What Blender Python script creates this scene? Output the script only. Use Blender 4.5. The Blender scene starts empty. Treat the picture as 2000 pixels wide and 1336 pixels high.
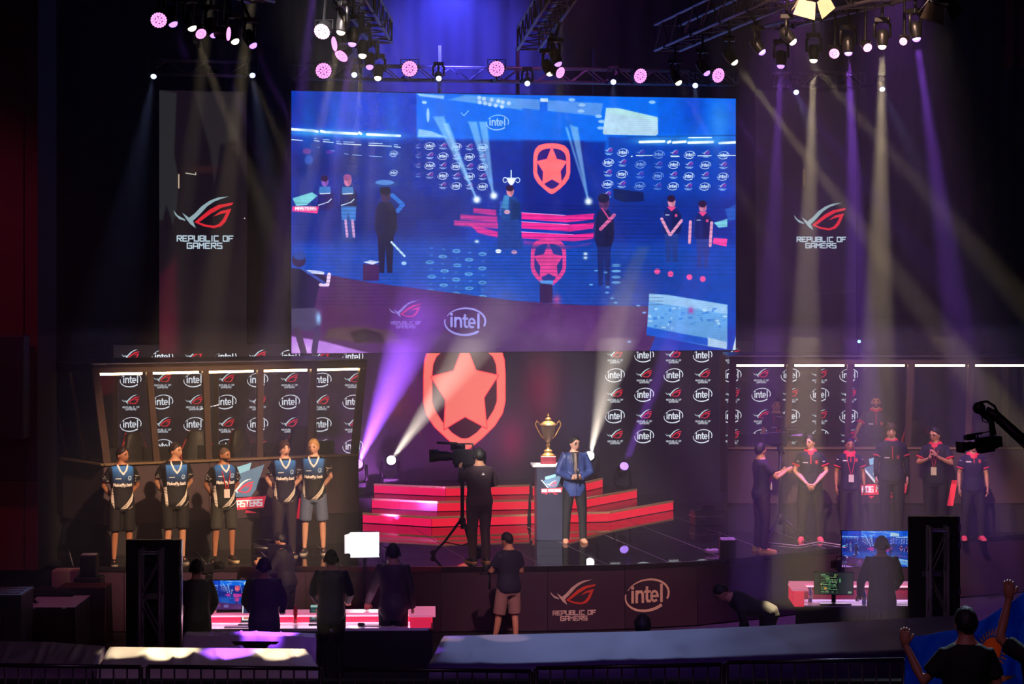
# Esports final on a hazy stage: LED screen, gaming booths, two teams, presenter, crew and lighting rig.
import bpy, bmesh, math, random
import numpy as np
from mathutils import Vector, Matrix
random.seed(7)
RNG = np.random.default_rng(7)
SC = bpy.context.scene
COL = SC.collection
PI = math.pi
R = math.radians
F = 4500.0          # focal length in pixels of the 2000 px wide frame
CZ = 5.45           # camera height above the hall floor
# ------------------------------------------------------------------ camera
cam = bpy.data.cameras.new('camera')
cam.sensor_width = 36.0
cam.lens = 36.0 * F / 2000.0
cam.shift_y = -(668 - 536) / 2000.0
cam.clip_end = 200
camo = bpy.data.objects.new('camera', cam)
COL.objects.link(camo)
camo.location = (0, 0, CZ)
camo.rotation_euler = (PI / 2, 0, 0)
SC.camera = camo
# ------------------------------------------------------------------ world: a dark hall
W = bpy.data.worlds.new('dark_hall')
SC.world = W
W.use_nodes = True
W.node_tree.nodes['Background'].inputs[0].default_value = (0.35, 0.2, 0.5, 1)
W.node_tree.nodes['Background'].inputs[1].default_value = 0.005
# ------------------------------------------------------------------ colour management / sampling
SC.view_settings.view_transform = 'Standard'
SC.view_settings.look = 'None'
SC.view_settings.exposure = 0.0
SC.view_settings.gamma = 1.0
SC.view_settings.use_curve_mapping = False
try:
    SC.cycles.max_bounces = 3
    SC.cycles.diffuse_bounces = 1
    SC.cycles.glossy_bounces = 2
    SC.cycles.transmission_bounces = 3
    SC.cycles.transparent_max_bounces = 12
    SC.cycles.volume_bounces = 0
    SC.cycles.sample_clamp_indirect = 6.0
    SC.cycles.use_light_tree = True
    SC.cycles.adaptive_threshold = 0.07
    SC.cycles.adaptive_min_samples = 16
    SC.cycles.caustics_reflective = False
    SC.cycles.caustics_refractive = False
except Exception:
    pass


# ------------------------------------------------------------------ places: pixel + scale (pixels per metre) -> point
def P(px, py, s):
    return Vector(((px - 1000) / s, F / s, CZ - (py - 536) / s))


def G(px, py, z=1.0):
    """point of the level z that is seen at a pixel"""
    return P(px, py, (py - 536) / (CZ - z))


YAW = R(12.7)
CS, SN = math.cos(YAW), math.sin(YAW)
U0 = 8.85


def S(a, v, z):
    """stage frame: a to the right from the stage axis, v away from the audience"""
    u = a + U0
    return Vector((u * CS - v * SN, u * SN + v * CS, z))


def on_plane(px, py, v):
    """point on the upright stage-parallel plane v that is seen at a pixel -> (a, z)"""
    t = (px - 1000) / F
    Y = v / (CS - t * SN)
    X = t * Y
    return (X * CS + Y * SN - U0, CZ - (py - 536) * Y / F)


def spot(name, loc, target, energy, color, deg, blend=0.3, soft=0.08, parent=None):
    l = bpy.data.lights.new(name, 'SPOT')
    l.energy = energy
    l.color = color
    l.spot_size = R(deg)
    l.spot_blend = blend
    l.shadow_soft_size = soft
    o = bpy.data.objects.new(name, l)
    COL.objects.link(o)
    o.location = loc
    o.rotation_euler = (Vector(target) - Vector(loc)).to_track_quat('-Z', 'Y').to_euler()
    return o


# front-of-house lamps, hung over the audience above and beside the camera; the last ones are added spots
WARM = (1.0, 0.62, 0.36)
spot('front_or_added_lamp', (5.0, 16.0, 16.0), P(430, 950, 125), 50000, WARM, 12, 0.6, 0.25)
spot('front_or_added_lamp', (1.0, 16.0, 16.0), P(1720, 930, 117), 34000, (1.0, 0.6, 0.42), 12, 0.6, 0.25)
spot('front_or_added_lamp', (-5.0, 16.0, 15.0), P(1105, 930, 118), 100000, (1.0, 0.86, 0.8), 7, 0.6, 0.25)
spot('front_or_added_lamp', (2.5, 15.0, 16.0), P(1150, 1150, 130), 14000, (1.0, 0.5, 0.42), 12, 0.8, 0.3)
spot('front_or_added_lamp', (-2.0, 12.0, 16.0), P(1150, 1240, 160), 3600, (0.42, 0.2, 1.0), 24, 0.9, 0.3)


spot('front_or_added_lamp', (5.5, 26.5, 9.5), P(1900, 1290, 258), 2600, (.6, .75, 1.0), 18, .8, .3)  # unseen spot added on the stage side to shine through the flag
spot('front_or_added_lamp', (-1.0, 5.0, 13.0), P(850, 1310, 241), 900, (.85, .4, .8), 56, .8, .3)  # unseen spot added to bring out the barriers in the foreground


# ------------------------------------------------------------------ geometry helpers
WM = {}


class MB:
    def __init__(self):
        self.v = []
        self.f = []
        self.m = []

    def add(self, vs, fs, m=0):
        b = len(self.v)
        self.v.extend(Vector(p) for p in vs)
        self.f.extend([tuple(i + b for i in f) for f in fs])
        self.m.extend([m] * len(fs))
        return self

    def box(self, lo, hi, m=0, rot=None, about=None):
        x0, y0, z0 = lo
        x1, y1, z1 = hi
        vs = [Vector(p) for p in ((x0, y0, z0), (x1, y0, z0), (x1, y1, z0), (x0, y1, z0), (x0, y0, z1), (x1, y0, z1), (x1, y1, z1), (x0, y1, z1))]
        if rot is not None:
            c = Vector(about) if about is not None else Vector(((x0 + x1) / 2, (y0 + y1) / 2, (z0 + z1) / 2))
            vs = [c + rot @ (p - c) for p in vs]
        return self.add(vs, [(0, 3, 2, 1), (4, 5, 6, 7), (0, 1, 5, 4), (1, 2, 6, 5), (2, 3, 7, 6), (3, 0, 4, 7)], m)

    def cbox(self, c, s, m=0, rot=None):
        return self.box([c[i] - s[i] / 2 for i in range(3)], [c[i] + s[i] / 2 for i in range(3)], m, rot)

    def slab(self, pts, z0, z1, m=0):
        """prism over a ground polygon; pts (x, y)"""
        n = len(pts)
        vs = [(p[0], p[1], z0) for p in pts] + [(p[0], p[1], z1) for p in pts]
        fs = [tuple(range(n - 1, -1, -1)), tuple(range(n, 2 * n))]
        fs += [(i, (i + 1) % n, (i + 1) % n + n, i + n) for i in range(n)]
        return self.add(vs, fs, m)

    def hexa(self, b, t, m=0):
        """b: 4 bottom points, t: 4 top points"""
        return self.add(list(b) + list(t), [(3, 2, 1, 0), (4, 5, 6, 7), (0, 1, 5, 4), (1, 2, 6, 5), (2, 3, 7, 6), (3, 0, 4, 7)], m)

    def rings(self, rings, m=0, cap=True):
        n = len(rings[0])
        vs = [p for r in rings for p in r]
        fs = []
        for k in range(len(rings) - 1):
            for i in range(n):
                j = (i + 1) % n
                fs.append((k * n + i, k * n + j, (k + 1) * n + j, (k + 1) * n + i))
        if cap:
            fs.append(tuple(range(n - 1, -1, -1)))
            fs.append(tuple(range((len(rings) - 1) * n, len(rings) * n)))
        return self.add(vs, fs, m)

    def tube(self, pts, rad, n=8, m=0, flat=None):
        """swept tube; rad a number or list; flat=(axis vector, factor) squashes along an axis"""
        pts = [Vector(p) for p in pts]
        if not hasattr(rad, '__len__'):
            rad = [rad] * len(pts)
        rings = []
        d0 = (pts[1] - pts[0]).normalized()
        ref = Vector((0, 0, 1)) if abs(d0.z) < 0.9 else Vector((1, 0, 0))
        nx = d0.cross(ref).normalized()
        for i, p in enumerate(pts):
            if i == 0:
                d = pts[1] - pts[0]
            elif i == len(pts) - 1:
                d = pts[-1] - pts[-2]
            else:
                d = (pts[i + 1] - pts[i]).normalized() + (pts[i] - pts[i - 1]).normalized()
            d.normalize()
            nx = (nx - d * nx.dot(d))
            if nx.length < 1e-6:
                nx = d.orthogonal()
            nx.normalize()
            ny = d.cross(nx)
            ring = []
            for k in range(n):
                a = 2 * PI * k / n
                o = (nx * math.cos(a) + ny * math.sin(a)) * rad[i]
                if flat:
                    ax = flat[0]
                    o = o - ax * (o.dot(ax) * (1 - flat[1]))
                ring.append(p + o)
            rings.append(ring)
        return self.rings(rings, m)

    def lathe(self, prof, n=20, m=0, org=(0, 0, 0), axis=None):
        """prof: list of (radius, height) along the axis"""
        org = Vector(org)
        q = Vector((0, 0, 1)).rotation_difference(Vector(axis).normalized()) if axis is not None else None
        rings = []
        for r, h in prof:
            ring = [Vector((r * math.cos(2 * PI * k / n), r * math.sin(2 * PI * k / n), h)) for k in range(n)]
            if q is not None:
                ring = [q @ p for p in ring]
            rings.append([org + p for p in ring])
        return self.rings(rings, m)

    def ball(self, c, r, n=10, m=0, k=6, rot=None):
        if not hasattr(r, '__len__'):
            r = (r, r, r)
        c = Vector(c)
        rings = []
        for i in range(k + 1):
            t = PI * (i + 0.12 * (1 if i == 0 else -1 if i == k else 0)) / k
            ring = [Vector((r[0] * math.sin(t) * math.cos(2 * PI * j / n), r[1] * math.sin(t) * math.sin(2 * PI * j / n), -r[2] * math.cos(t))) for j in range(n)]
            if rot is not None:
                ring = [rot @ p for p in ring]
            rings.append([c + p for p in ring])
        return self.rings(rings, m)

    def build(self, name, mats, parent=None, smooth=False, world=False, bevel=0.0, label=None):
        me = bpy.data.meshes.new(name)
        vs = self.v
        M = WM.get(parent.name) if parent is not None else None
        if world and M is not None:
            inv = M.inverted()
            vs = [inv @ p for p in vs]
        me.from_pydata([tuple(p) for p in vs], [], self.f)
        if not isinstance(mats, (list, tuple)):
            mats = [mats]
        for m in mats:
            me.materials.append(m)
        if len(mats) > 1:
            me.polygons.foreach_set('material_index', self.m)
        bm = bmesh.new()
        bm.from_mesh(me)
        bmesh.ops.recalc_face_normals(bm, faces=bm.faces)
        if bevel:
            bmesh.ops.bevel(bm, geom=[e for e in bm.edges if len(e.link_faces) == 2 and e.calc_face_angle(0) > 0.6], offset=bevel, segments=1, affect='EDGES', clamp_overlap=True)
        bm.to_mesh(me)
        bm.free()
        if smooth:
            me.polygons.foreach_set('use_smooth', [True] * len(me.polygons))
        return link(name, me, parent, label)


def link(name, me, parent=None, label=None):
    o = bpy.data.objects.new(name, me)
    COL.objects.link(o)
    if parent is not None:
        o.parent = parent
        WM[o.name] = WM[parent.name]
    else:
        WM[o.name] = Matrix.Identity(4)
    if label:
        o['label'] = label
    return o


def tag(o, label=None, cat=None, group=None, kind=None):
    if label:
        o['label'] = label
    if cat:
        o['category'] = cat
    if group:
        o['group'] = group
    if kind:
        o['kind'] = kind
    return o


def thing(name, label, cat, loc=(0, 0, 0), rz=0.0, group=None, kind=None):
    o = bpy.data.objects.new(name, None)
    COL.objects.link(o)
    o.empty_display_size = 0.1
    o.location = loc
    o.rotation_euler = (0, 0, rz)
    WM[o.name] = Matrix.Translation(Vector(loc)) @ Matrix.Rotation(rz, 4, 'Z')
    return tag(o, label, cat, group, kind)


def same(name, src, parent, offset):
    """another piece that shares the mesh of src, shifted inside the same parent"""
    o = bpy.data.objects.new(name, src.data)
    COL.objects.link(o)
    o.parent = parent
    o.location = offset
    WM[o.name] = WM[parent.name] @ Matrix.Translation(Vector(offset))
    return o


def copy_thing(root, loc, rz, label):
    r = root.copy()
    COL.objects.link(r)
    r.location = loc
    r.rotation_euler = (0, 0, rz)
    r['label'] = label
    WM[r.name] = Matrix.Translation(Vector(loc)) @ Matrix.Rotation(rz, 4, 'Z')

    def rec(src, dst):
        for ch in list(src.children):
            c = ch.copy()
            COL.objects.link(c)
            c.parent = dst
            rec(ch, c)
    rec(root, r)
    return r


# ------------------------------------------------------------------ materials
def srgb(r, g, b):
    def c(x):
        x /= 255.0
        return x / 12.92 if x <= 0.04045 else ((x + 0.055) / 1.055) ** 2.4
    return (c(r), c(g), c(b), 1.0)


MATS = {}


def mat(name, col, rough=0.6, metal=0.0, var=0.25, scale=8.0, bump=0.0, emit=None, power=0.0, spec=0.5, glow=False):
    """principled surface with noise in its colour (grain, wear) and optional bump / own light"""
    if name in MATS:
        return MATS[name]
    m = bpy.data.materials.new(name)
    m.use_nodes = True
    nt = m.node_tree
    b = nt.nodes['Principled BSDF']
    tc = nt.nodes.new('ShaderNodeTexCoord')
    nz = nt.nodes.new('ShaderNodeTexNoise')
    nz.inputs['Scale'].default_value = scale
    nz.inputs['Detail'].default_value = 4
    nt.links.new(tc.outputs['Object'], nz.inputs['Vector'])
    mx = nt.nodes.new('ShaderNodeMix')
    mx.data_type = 'RGBA'
    c = srgb(*col)
    mx.inputs['A'].default_value = tuple(x * (1 - var) for x in c[:3]) + (1,)
    mx.inputs['B'].default_value = tuple(min(1, x * (1 + var)) for x in c[:3]) + (1,)
    nt.links.new(nz.outputs['Fac'], mx.inputs['Factor'])
    nt.links.new(mx.outputs['Result'], b.inputs['Base Color'])
    b.inputs['Roughness'].default_value = rough
    b.inputs['Metallic'].default_value = metal
    b.inputs['Specular IOR Level'].default_value = spec
    if bump:
        bp = nt.nodes.new('ShaderNodeBump')
        bp.inputs['Strength'].default_value = bump
        bp.inputs['Distance'].default_value = 0.02
        nt.links.new(nz.outputs['Fac'], bp.inputs['Height'])
        nt.links.new(bp.outputs['Normal'], b.inputs['Normal'])
    if emit:
        if not glow:
            m.cycles.emission_sampling = 'NONE'
        b.inputs['Emission Color'].default_value = srgb(*emit)
        b.inputs['Emission Strength'].default_value = power
    MATS[name] = m
    return m


def glass(name, tint, gloss=0.07, dust=0.0):
    """thin pane: mostly clear, mirror-like at grazing angles, a little dust"""
    if name in MATS:
        return MATS[name]
    m = bpy.data.materials.new(name)
    m.use_nodes = True
    nt = m.node_tree
    nt.nodes.clear()
    out = nt.nodes.new('ShaderNodeOutputMaterial')
    tr = nt.nodes.new('ShaderNodeBsdfTransparent')
    tr.inputs[0].default_value = tint
    gl = nt.nodes.new('ShaderNodeBsdfGlossy')
    gl.inputs['Roughness'].default_value = 0.02
    fr = nt.nodes.new('ShaderNodeFresnel')
    fr.inputs[0].default_value = 1.45
    mx = nt.nodes.new('ShaderNodeMixShader')
    nt.links.new(fr.outputs[0], mx.inputs[0])
    nt.links.new(tr.outputs[0], mx.inputs[1])
    nt.links.new(gl.outputs[0], mx.inputs[2])
    last = mx
    if dust:
        df = nt.nodes.new('ShaderNodeBsdfDiffuse')
        df.inputs[0].default_value = (0.6, 0.6, 0.6, 1)
        nz = nt.nodes.new('ShaderNodeTexNoise')
        nz.inputs['Scale'].default_value = 2.5
        mm = nt.nodes.new('ShaderNodeMath')
        mm.operation = 'MULTIPLY'
        mm.inputs[1].default_value = dust
        nt.links.new(nz.outputs['Fac'], mm.inputs[0])
        m2 = nt.nodes.new('ShaderNodeMixShader')
        nt.links.new(mm.outputs[0], m2.inputs[0])
        nt.links.new(mx.outputs[0], m2.inputs[1])
        nt.links.new(df.outputs[0], m2.inputs[2])
        last = m2
    nt.links.new(last.outputs[0], out.inputs['Surface'])
    MATS[name] = m
    return m


BLACK = mat('matt_black', (20, 19, 22), 0.55)
DEEP = mat('deep_black', (9, 9, 11), 0.8)
DARKMET = mat('dark_metal', (38, 37, 42), 0.4, 0.7)
STEEL = mat('steel', (150, 150, 158), 0.32, 0.9)
ALU = mat('aluminium', (165, 165, 175), 0.35, 0.85)
RUBBER = mat('rubber', (16, 16, 17), 0.75)
PLASTIC = mat('black_plastic', (26, 26, 29), 0.38)
WHITE = mat('white_paint', (225, 225, 228), 0.5)
GOLD = mat('gold', (245, 190, 112), 0.35, 0.65, 0.08)
# ------------------------------------------------------------------ painted pictures for displays and prints
class Canvas:
    """small antialiased painter; coordinates are (x, y) with y down, scaled by k and shifted"""
    def __init__(self, x0, y0, x1, y1, k, col=(0, 0, 0)):
        self.x0, self.y0, self.k = x0, y0, k
        self.w = int(round((x1 - x0) * k))
        self.h = int(round((y1 - y0) * k))
        self.a = np.zeros((self.h, self.w, 3), np.float32)
        self.a[:] = np.array(col, np.float32) / 255.0

    def _grid(self, pts, pad):
        q = (np.array(pts, np.float32) - (self.x0, self.y0)) * self.k
        x0 = max(0, int(q[:, 0].min() - pad)); x1 = min(self.w, int(q[:, 0].max() + pad) + 2)
        y0 = max(0, int(q[:, 1].min() - pad)); y1 = min(self.h, int(q[:, 1].max() + pad) + 2)
        if x1 <= x0 or y1 <= y0:
            return None
        Y, X = np.mgrid[y0:y1, x0:x1].astype(np.float32) + 0.5
        return q, X, Y, (slice(y0, y1), slice(x0, x1))

    def _blend(self, sl, cov, col, a):
        c = np.array(col, np.float32) / 255.0
        cov = (np.clip(cov, 0, 1) * a)[..., None]
        self.a[sl] = self.a[sl] * (1 - cov) + c * cov

    def poly(self, pts, col, a=1.0, soft=1.0):
        g = self._grid(pts, soft + 1)
        if g is None:
            return
        q, X, Y, sl = g
        d = np.full(X.shape, 1e9, np.float32)
        ins = np.zeros(X.shape, bool)
        n = len(q)
        for i in range(n):
            ax, ay = q[i]; bx, by = q[(i + 1) % n]
            ex, ey = bx - ax, by - ay
            L = ex * ex + ey * ey + 1e-9
            t = np.clip(((X - ax) * ex + (Y - ay) * ey) / L, 0, 1)
            d = np.minimum(d, (X - ax - t * ex) ** 2 + (Y - ay - t * ey) ** 2)
            if ay != by:
                c = ((ay > Y) != (by > Y)) & (X < ex * (Y - ay) / (by - ay) + ax)
                ins ^= c
        sd = np.sqrt(d) * np.where(ins, -1, 1)
        self._blend(sl, 0.5 - sd / soft, col, a)

    def stroke(self, pts, w, col, a=1.0, soft=1.0):
        if not hasattr(w, '__len__'):
            w = [w] * len(pts)
        g = self._grid(pts, max(w) * self.k + soft + 1)
        if g is None:
            return
        q, X, Y, sl = g
        d = np.full(X.shape, 1e9, np.float32)
        for i in range(len(q) - 1):
            ax, ay = q[i]; bx, by = q[i + 1]
            ex, ey = bx - ax, by - ay
            L = ex * ex + ey * ey + 1e-9
            t = np.clip(((X - ax) * ex + (Y - ay) * ey) / L, 0, 1)
            r = (w[i] + (w[i + 1] - w[i]) * t) * self.k / 2
            d = np.minimum(d, np.sqrt((X - ax - t * ex) ** 2 + (Y - ay - t * ey) ** 2) - r)
        self._blend(sl, 0.5 - d / soft, col, a)

    def ell(self, x, y, rx, ry, col, a=1.0, soft=1.0):
        self.poly([(x + rx * math.cos(t * PI / 10), y + ry * math.sin(t * PI / 10)) for t in range(20)], col, a, soft)

    def glow(self, x, y, rx, ry, col, a=1.0):
        g = self._grid([(x - 2.2 * rx, y - 2.2 * ry), (x + 2.2 * rx, y + 2.2 * ry)], 0)
        if g is None:
            return
        q, X, Y, sl = g
        cx, cy = (x - self.x0) * self.k, (y - self.y0) * self.k
        d = ((X - cx) / (rx * self.k)) ** 2 + ((Y - cy) / (ry * self.k)) ** 2
        self._blend(sl, np.exp(-d), col, a)

    def rect(self, x0, y0, x1, y1, col, a=1.0, soft=1.0):
        self.poly([(x0, y0), (x1, y0), (x1, y1), (x0, y1)], col, a, soft)

    def prims(self, pr, cx, cy, w, a=1.0, soft=1.0, skew=0.0):
        for p in pr:
            pts = [(cx + x * w, cy + y * w + skew * x * w) for x, y in p[1]]
            if p[0] == 'poly':
                self.poly(pts, p[-1], a, soft)
            else:
                ww = p[2]
                ww = [q * w for q in ww] if hasattr(ww, '__len__') else ww * w
                self.stroke(pts, ww, p[-1], a, soft)

    def noise(self, n, amt, cell):
        hh, ww = max(2, int(self.h / cell)), max(2, int(self.w / cell))
        z = RNG.random((hh + 1, ww + 1)).astype(np.float32) - 0.5
        yi = np.linspace(0, hh - 1e-3, self.h); xi = np.linspace(0, ww - 1e-3, self.w)
        y0 = yi.astype(int); x0 = xi.astype(int)
        fy = (yi - y0)[:, None]; fx = (xi - x0)[None, :]
        zz = (z[y0][:, x0] * (1 - fy) * (1 - fx) + z[y0 + 1][:, x0] * fy * (1 - fx) + z[y0][:, x0 + 1] * (1 - fy) * fx + z[y0 + 1][:, x0 + 1] * fy * fx)
        self.a *= (1 + amt * zz)[..., None]

    def image(self, name):
        im = bpy.data.images.new(name, self.w, self.h)
        px = np.ones((self.h, self.w, 4), np.float32)
        px[..., :3] = np.clip(self.a[::-1], 0, 1)
        im.pixels.foreach_set(px.ravel())
        im.update()
        im.pack()
        return im


FONT = {
    'R': [[(0, 1), (0, 0), (1, 0), (1, .5), (0, .5)], [(.4, .5), (1, 1)]], 'E': [[(1, 0), (0, 0), (0, 1), (1, 1)], [(0, .5), (.8, .5)]],
    'P': [[(0, 1), (0, 0), (1, 0), (1, .55), (0, .55)]], 'U': [[(0, 0), (0, 1), (1, 1), (1, 0)]],
    'B': [[(0, 0), (1, 0), (1, 1), (0, 1), (0, 0)], [(0, .5), (1, .5)]], 'L': [[(0, 0), (0, 1), (1, 1)]], 'I': [[(.5, 0), (.5, 1)]],
    'C': [[(1, 0), (0, 0), (0, 1), (1, 1)]], 'O': [[(0, 0), (1, 0), (1, 1), (0, 1), (0, 0)]], 'F': [[(1, 0), (0, 0), (0, 1)], [(0, .5), (.8, .5)]],
    'G': [[(1, 0), (0, 0), (0, 1), (1, 1), (1, .5), (.5, .5)]], 'A': [[(0, 1), (0, 0), (1, 0), (1, 1)], [(0, .6), (1, .6)]],
    'M': [[(0, 1), (0, 0), (.5, .5), (1, 0), (1, 1)]], 'S': [[(1, 0), (0, 0), (0, .5), (1, .5), (1, 1), (0, 1)]], 'T': [[(0, 0), (1, 0)], [(.5, 0), (.5, 1)]],
    'a': [[(0, .4), (1, .4), (1, 1), (0, 1), (0, .7), (1, .7)]], 'k': [[(0, 0), (0, 1)], [(1, .4), (0, .7), (1, 1)]],
    'e': [[(1, 1), (0, 1), (0, .4), (1, .4), (1, .7), (0, .7)]], 'y': [[(0, .4), (.5, 1)], [(1, .4), (.3, 1.3)]],
    'b': [[(0, 0), (0, 1), (1, 1), (1, .4), (0, .4)]], 't': [[(.4, .1), (.4, 1), (.9, 1)], [(0, .4), (.9, .4)]], '.': [[(.2, .95), (.2, 1)]], ' ': []}


def text_prims(s, cx, cy, width, height, col, weight=0.2):
    n = sum(0.5 if c in 'I.' else 0.6 if c == ' ' else 1 for c in s)
    adv = width / n
    lw = adv * 0.72
    x = cx - width / 2
    out = []
    for c in s:
        k = 0.5 if c in 'I.' else 0.6 if c == ' ' else 1
        for st in FONT[c]:
            out.append(('stroke', [(x + adv * k * 0.14 + px * lw * k, cy - height / 2 + py * height) for px, py in st], height * weight, col))
        x += adv * k
    return out


def arc(cx, cy, rx, ry, a0, a1, n=24, tilt=0.0):
    o = []
    for i in range(n + 1):
        t = R(a0 + (a1 - a0) * i / n)
        x, y = rx * math.cos(t), -ry * math.sin(t)
        o.append((cx + x * math.cos(tilt) + y * math.sin(tilt), cy - x * math.sin(tilt) + y * math.cos(tilt)))
    return o


def oval_prims(col=(235, 245, 255)):
    """the word inside a swooshing oval ring"""
    o = []
    n = 24
    o.append(('stroke', arc(0.01, 0, .475, .315, 150, -24, n, R(7)), [.014 + .03 * math.sin(min(1, i / 14) * PI / 2) for i in range(n + 1)], col))
    o.append(('stroke', arc(0.0, 0.005, .475, .315, 166, 305, n, R(7)), [.03 + .035 * i / n for i in range(n + 1)], col))
    w = .058
    o.append(('stroke', [(-.315, -.07), (-.315, .13)], w, col))
    o.append(('stroke', [(-.315, -.155), (-.315, -.15)], w * 1.1, col))
    o.append(('stroke', [(-.225, .13), (-.225, -.075)], w, col))
    o.append(('stroke', [(-.225, -.02), (-.185, -.07), (-.13, -.075), (-.095, -.03), (-.09, .13)], w, col))
    o.append(('stroke', [(.0, -.15), (.0, .085), (.02, .125), (.06, .125)], w, col))
    o.append(('stroke', [(-.04, -.07), (.06, -.07)], w * .9, col))
    o.append(('stroke', [(.095, .03), (.235, .03)] + arc(.165, .028, .07, .102, 10, 300, 14), w * .86, col))
    o.append(('stroke', [(.32, -.19), (.32, .13)], w, col))
    return o


_Z = lambda l: [((x - 1358) / 407, (y - 220) / 407) for x, y in l]


def eye_prims(white=(205, 228, 235), red=(240, 40, 60), text=(225, 238, 245), words=True):
    """the slanted eye emblem with its two lines of lettering"""
    o = [('poly', _Z([(1215, 222), (1262, 256), (1300, 226), (1345, 178), (1400, 140), (1455, 118), (1535, 109), (1480, 127), (1430, 147), (1385, 178), (1330, 238), (1288, 278), (1308, 328), (1270, 300), (1240, 262)]), white),
         ('poly', _Z([(1156, 205), (1185, 240), (1232, 266), (1238, 279), (1195, 266), (1168, 238)]), white),
         ('poly', _Z([(1297, 287), (1345, 245), (1400, 200), (1460, 168), (1562, 150), (1553, 168), (1480, 188), (1410, 228), (1350, 272), (1325, 287)]), red),
         ('poly', _Z([(1297, 287), (1325, 285), (1370, 301), (1430, 310), (1462, 297), (1488, 268), (1512, 222), (1470, 232), (1420, 250), (1475, 210), (1548, 192), (1530, 237), (1508, 284), (1478, 314), (1430, 327), (1360, 315)]), red)]
    if words:
        o += text_prims('REPUBLIC OF', 0.03, .435, .95, .085, text, 0.26)
        o += text_prims('GAMERS', 0.02, .555, .6, .085, text, 0.26)
    return o


def shield_prims(col, hole, rim=None):
    """star on a rounded shield; width 1, centre at mid height"""
    s = 1 / 760.0
    T = lambda l: [((x - 991) * s, (y - 440) * s) for x, y in l]
    outer = [(612, 500), (612, 250), (620, 120), (650, 20), (720, -60), (850, -100), (991, -108), (1132, -100), (1262, -60), (1332, 20), (1362, 120), (1370, 250), (1370, 500), (1345, 610), (1270, 725), (1150, 838), (1040, 925), (991, 942), (942, 925), (832, 838), (712, 725), (637, 610)]
    inner = [(692, 500), (692, 260), (700, 160), (730, 90), (790, 35), (880, 5), (991, -2), (1102, 5), (1192, 35), (1252, 90), (1282, 160), (1290, 260), (1290, 500), (1262, 575), (1195, 680), (1105, 780), (1030, 828), (991, 836), (952, 828), (877, 780), (787, 680), (720, 575)]
    star = [(991, -40), (1095, 215), (1305, 262), (1170, 465), (1197, 745), (995, 635), (800, 748), (815, 480), (680, 268), (890, 218)]
    o = []
    if rim:
        o.append(('stroke', T(outer + outer[:1]), 0.022, rim))
    o.append(('poly', T(outer), col))
    if rim:
        o.append(('stroke', T(inner + inner[:1]), 0.016, rim))
    o.append(('poly', T(inner), hole))
    if rim:
        o.append(('stroke', T(star + star[:1]), 0.024, rim))
    o.append(('poly', T(star), col))
    return o


def display(name, im, power=1.0, rough=0.35, glow=False):
    """light-emitting display surface showing a painted picture"""
    m = bpy.data.materials.new(name)
    m.use_nodes = True
    nt = m.node_tree
    b = nt.nodes['Principled BSDF']
    t = nt.nodes.new('ShaderNodeTexImage')
    t.image = im
    t.extension = 'EXTEND'
    b.inputs['Base Color'].default_value = (0.008, 0.008, 0.01, 1)
    b.inputs['Roughness'].default_value = rough
    nt.links.new(t.outputs['Color'], b.inputs['Emission Color'])
    b.inputs['Emission Strength'].default_value = power
    m.cycles.emission_sampling = 'AUTO' if glow else 'NONE'
    MATS[name] = m
    return m


def uv_quad(name, tl, tr, br, bl, m, parent=None, world=True, label=None):
    pts = [Vector(p) for p in (bl, br, tr, tl)]
    if world and parent is not None:
        inv = WM[parent.name].inverted()
        pts = [inv @ p for p in pts]
    me = bpy.data.meshes.new(name)
    me.from_pydata([tuple(p) for p in pts], [], [(0, 1, 2, 3)])
    uv = me.uv_layers.new(name='UVMap')
    for i, c in enumerate(((0, 0), (1, 0), (1, 1), (0, 1))):
        uv.data[i].uv = c
    me.materials.append(m)
    return link(name, me, parent, label)


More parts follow.
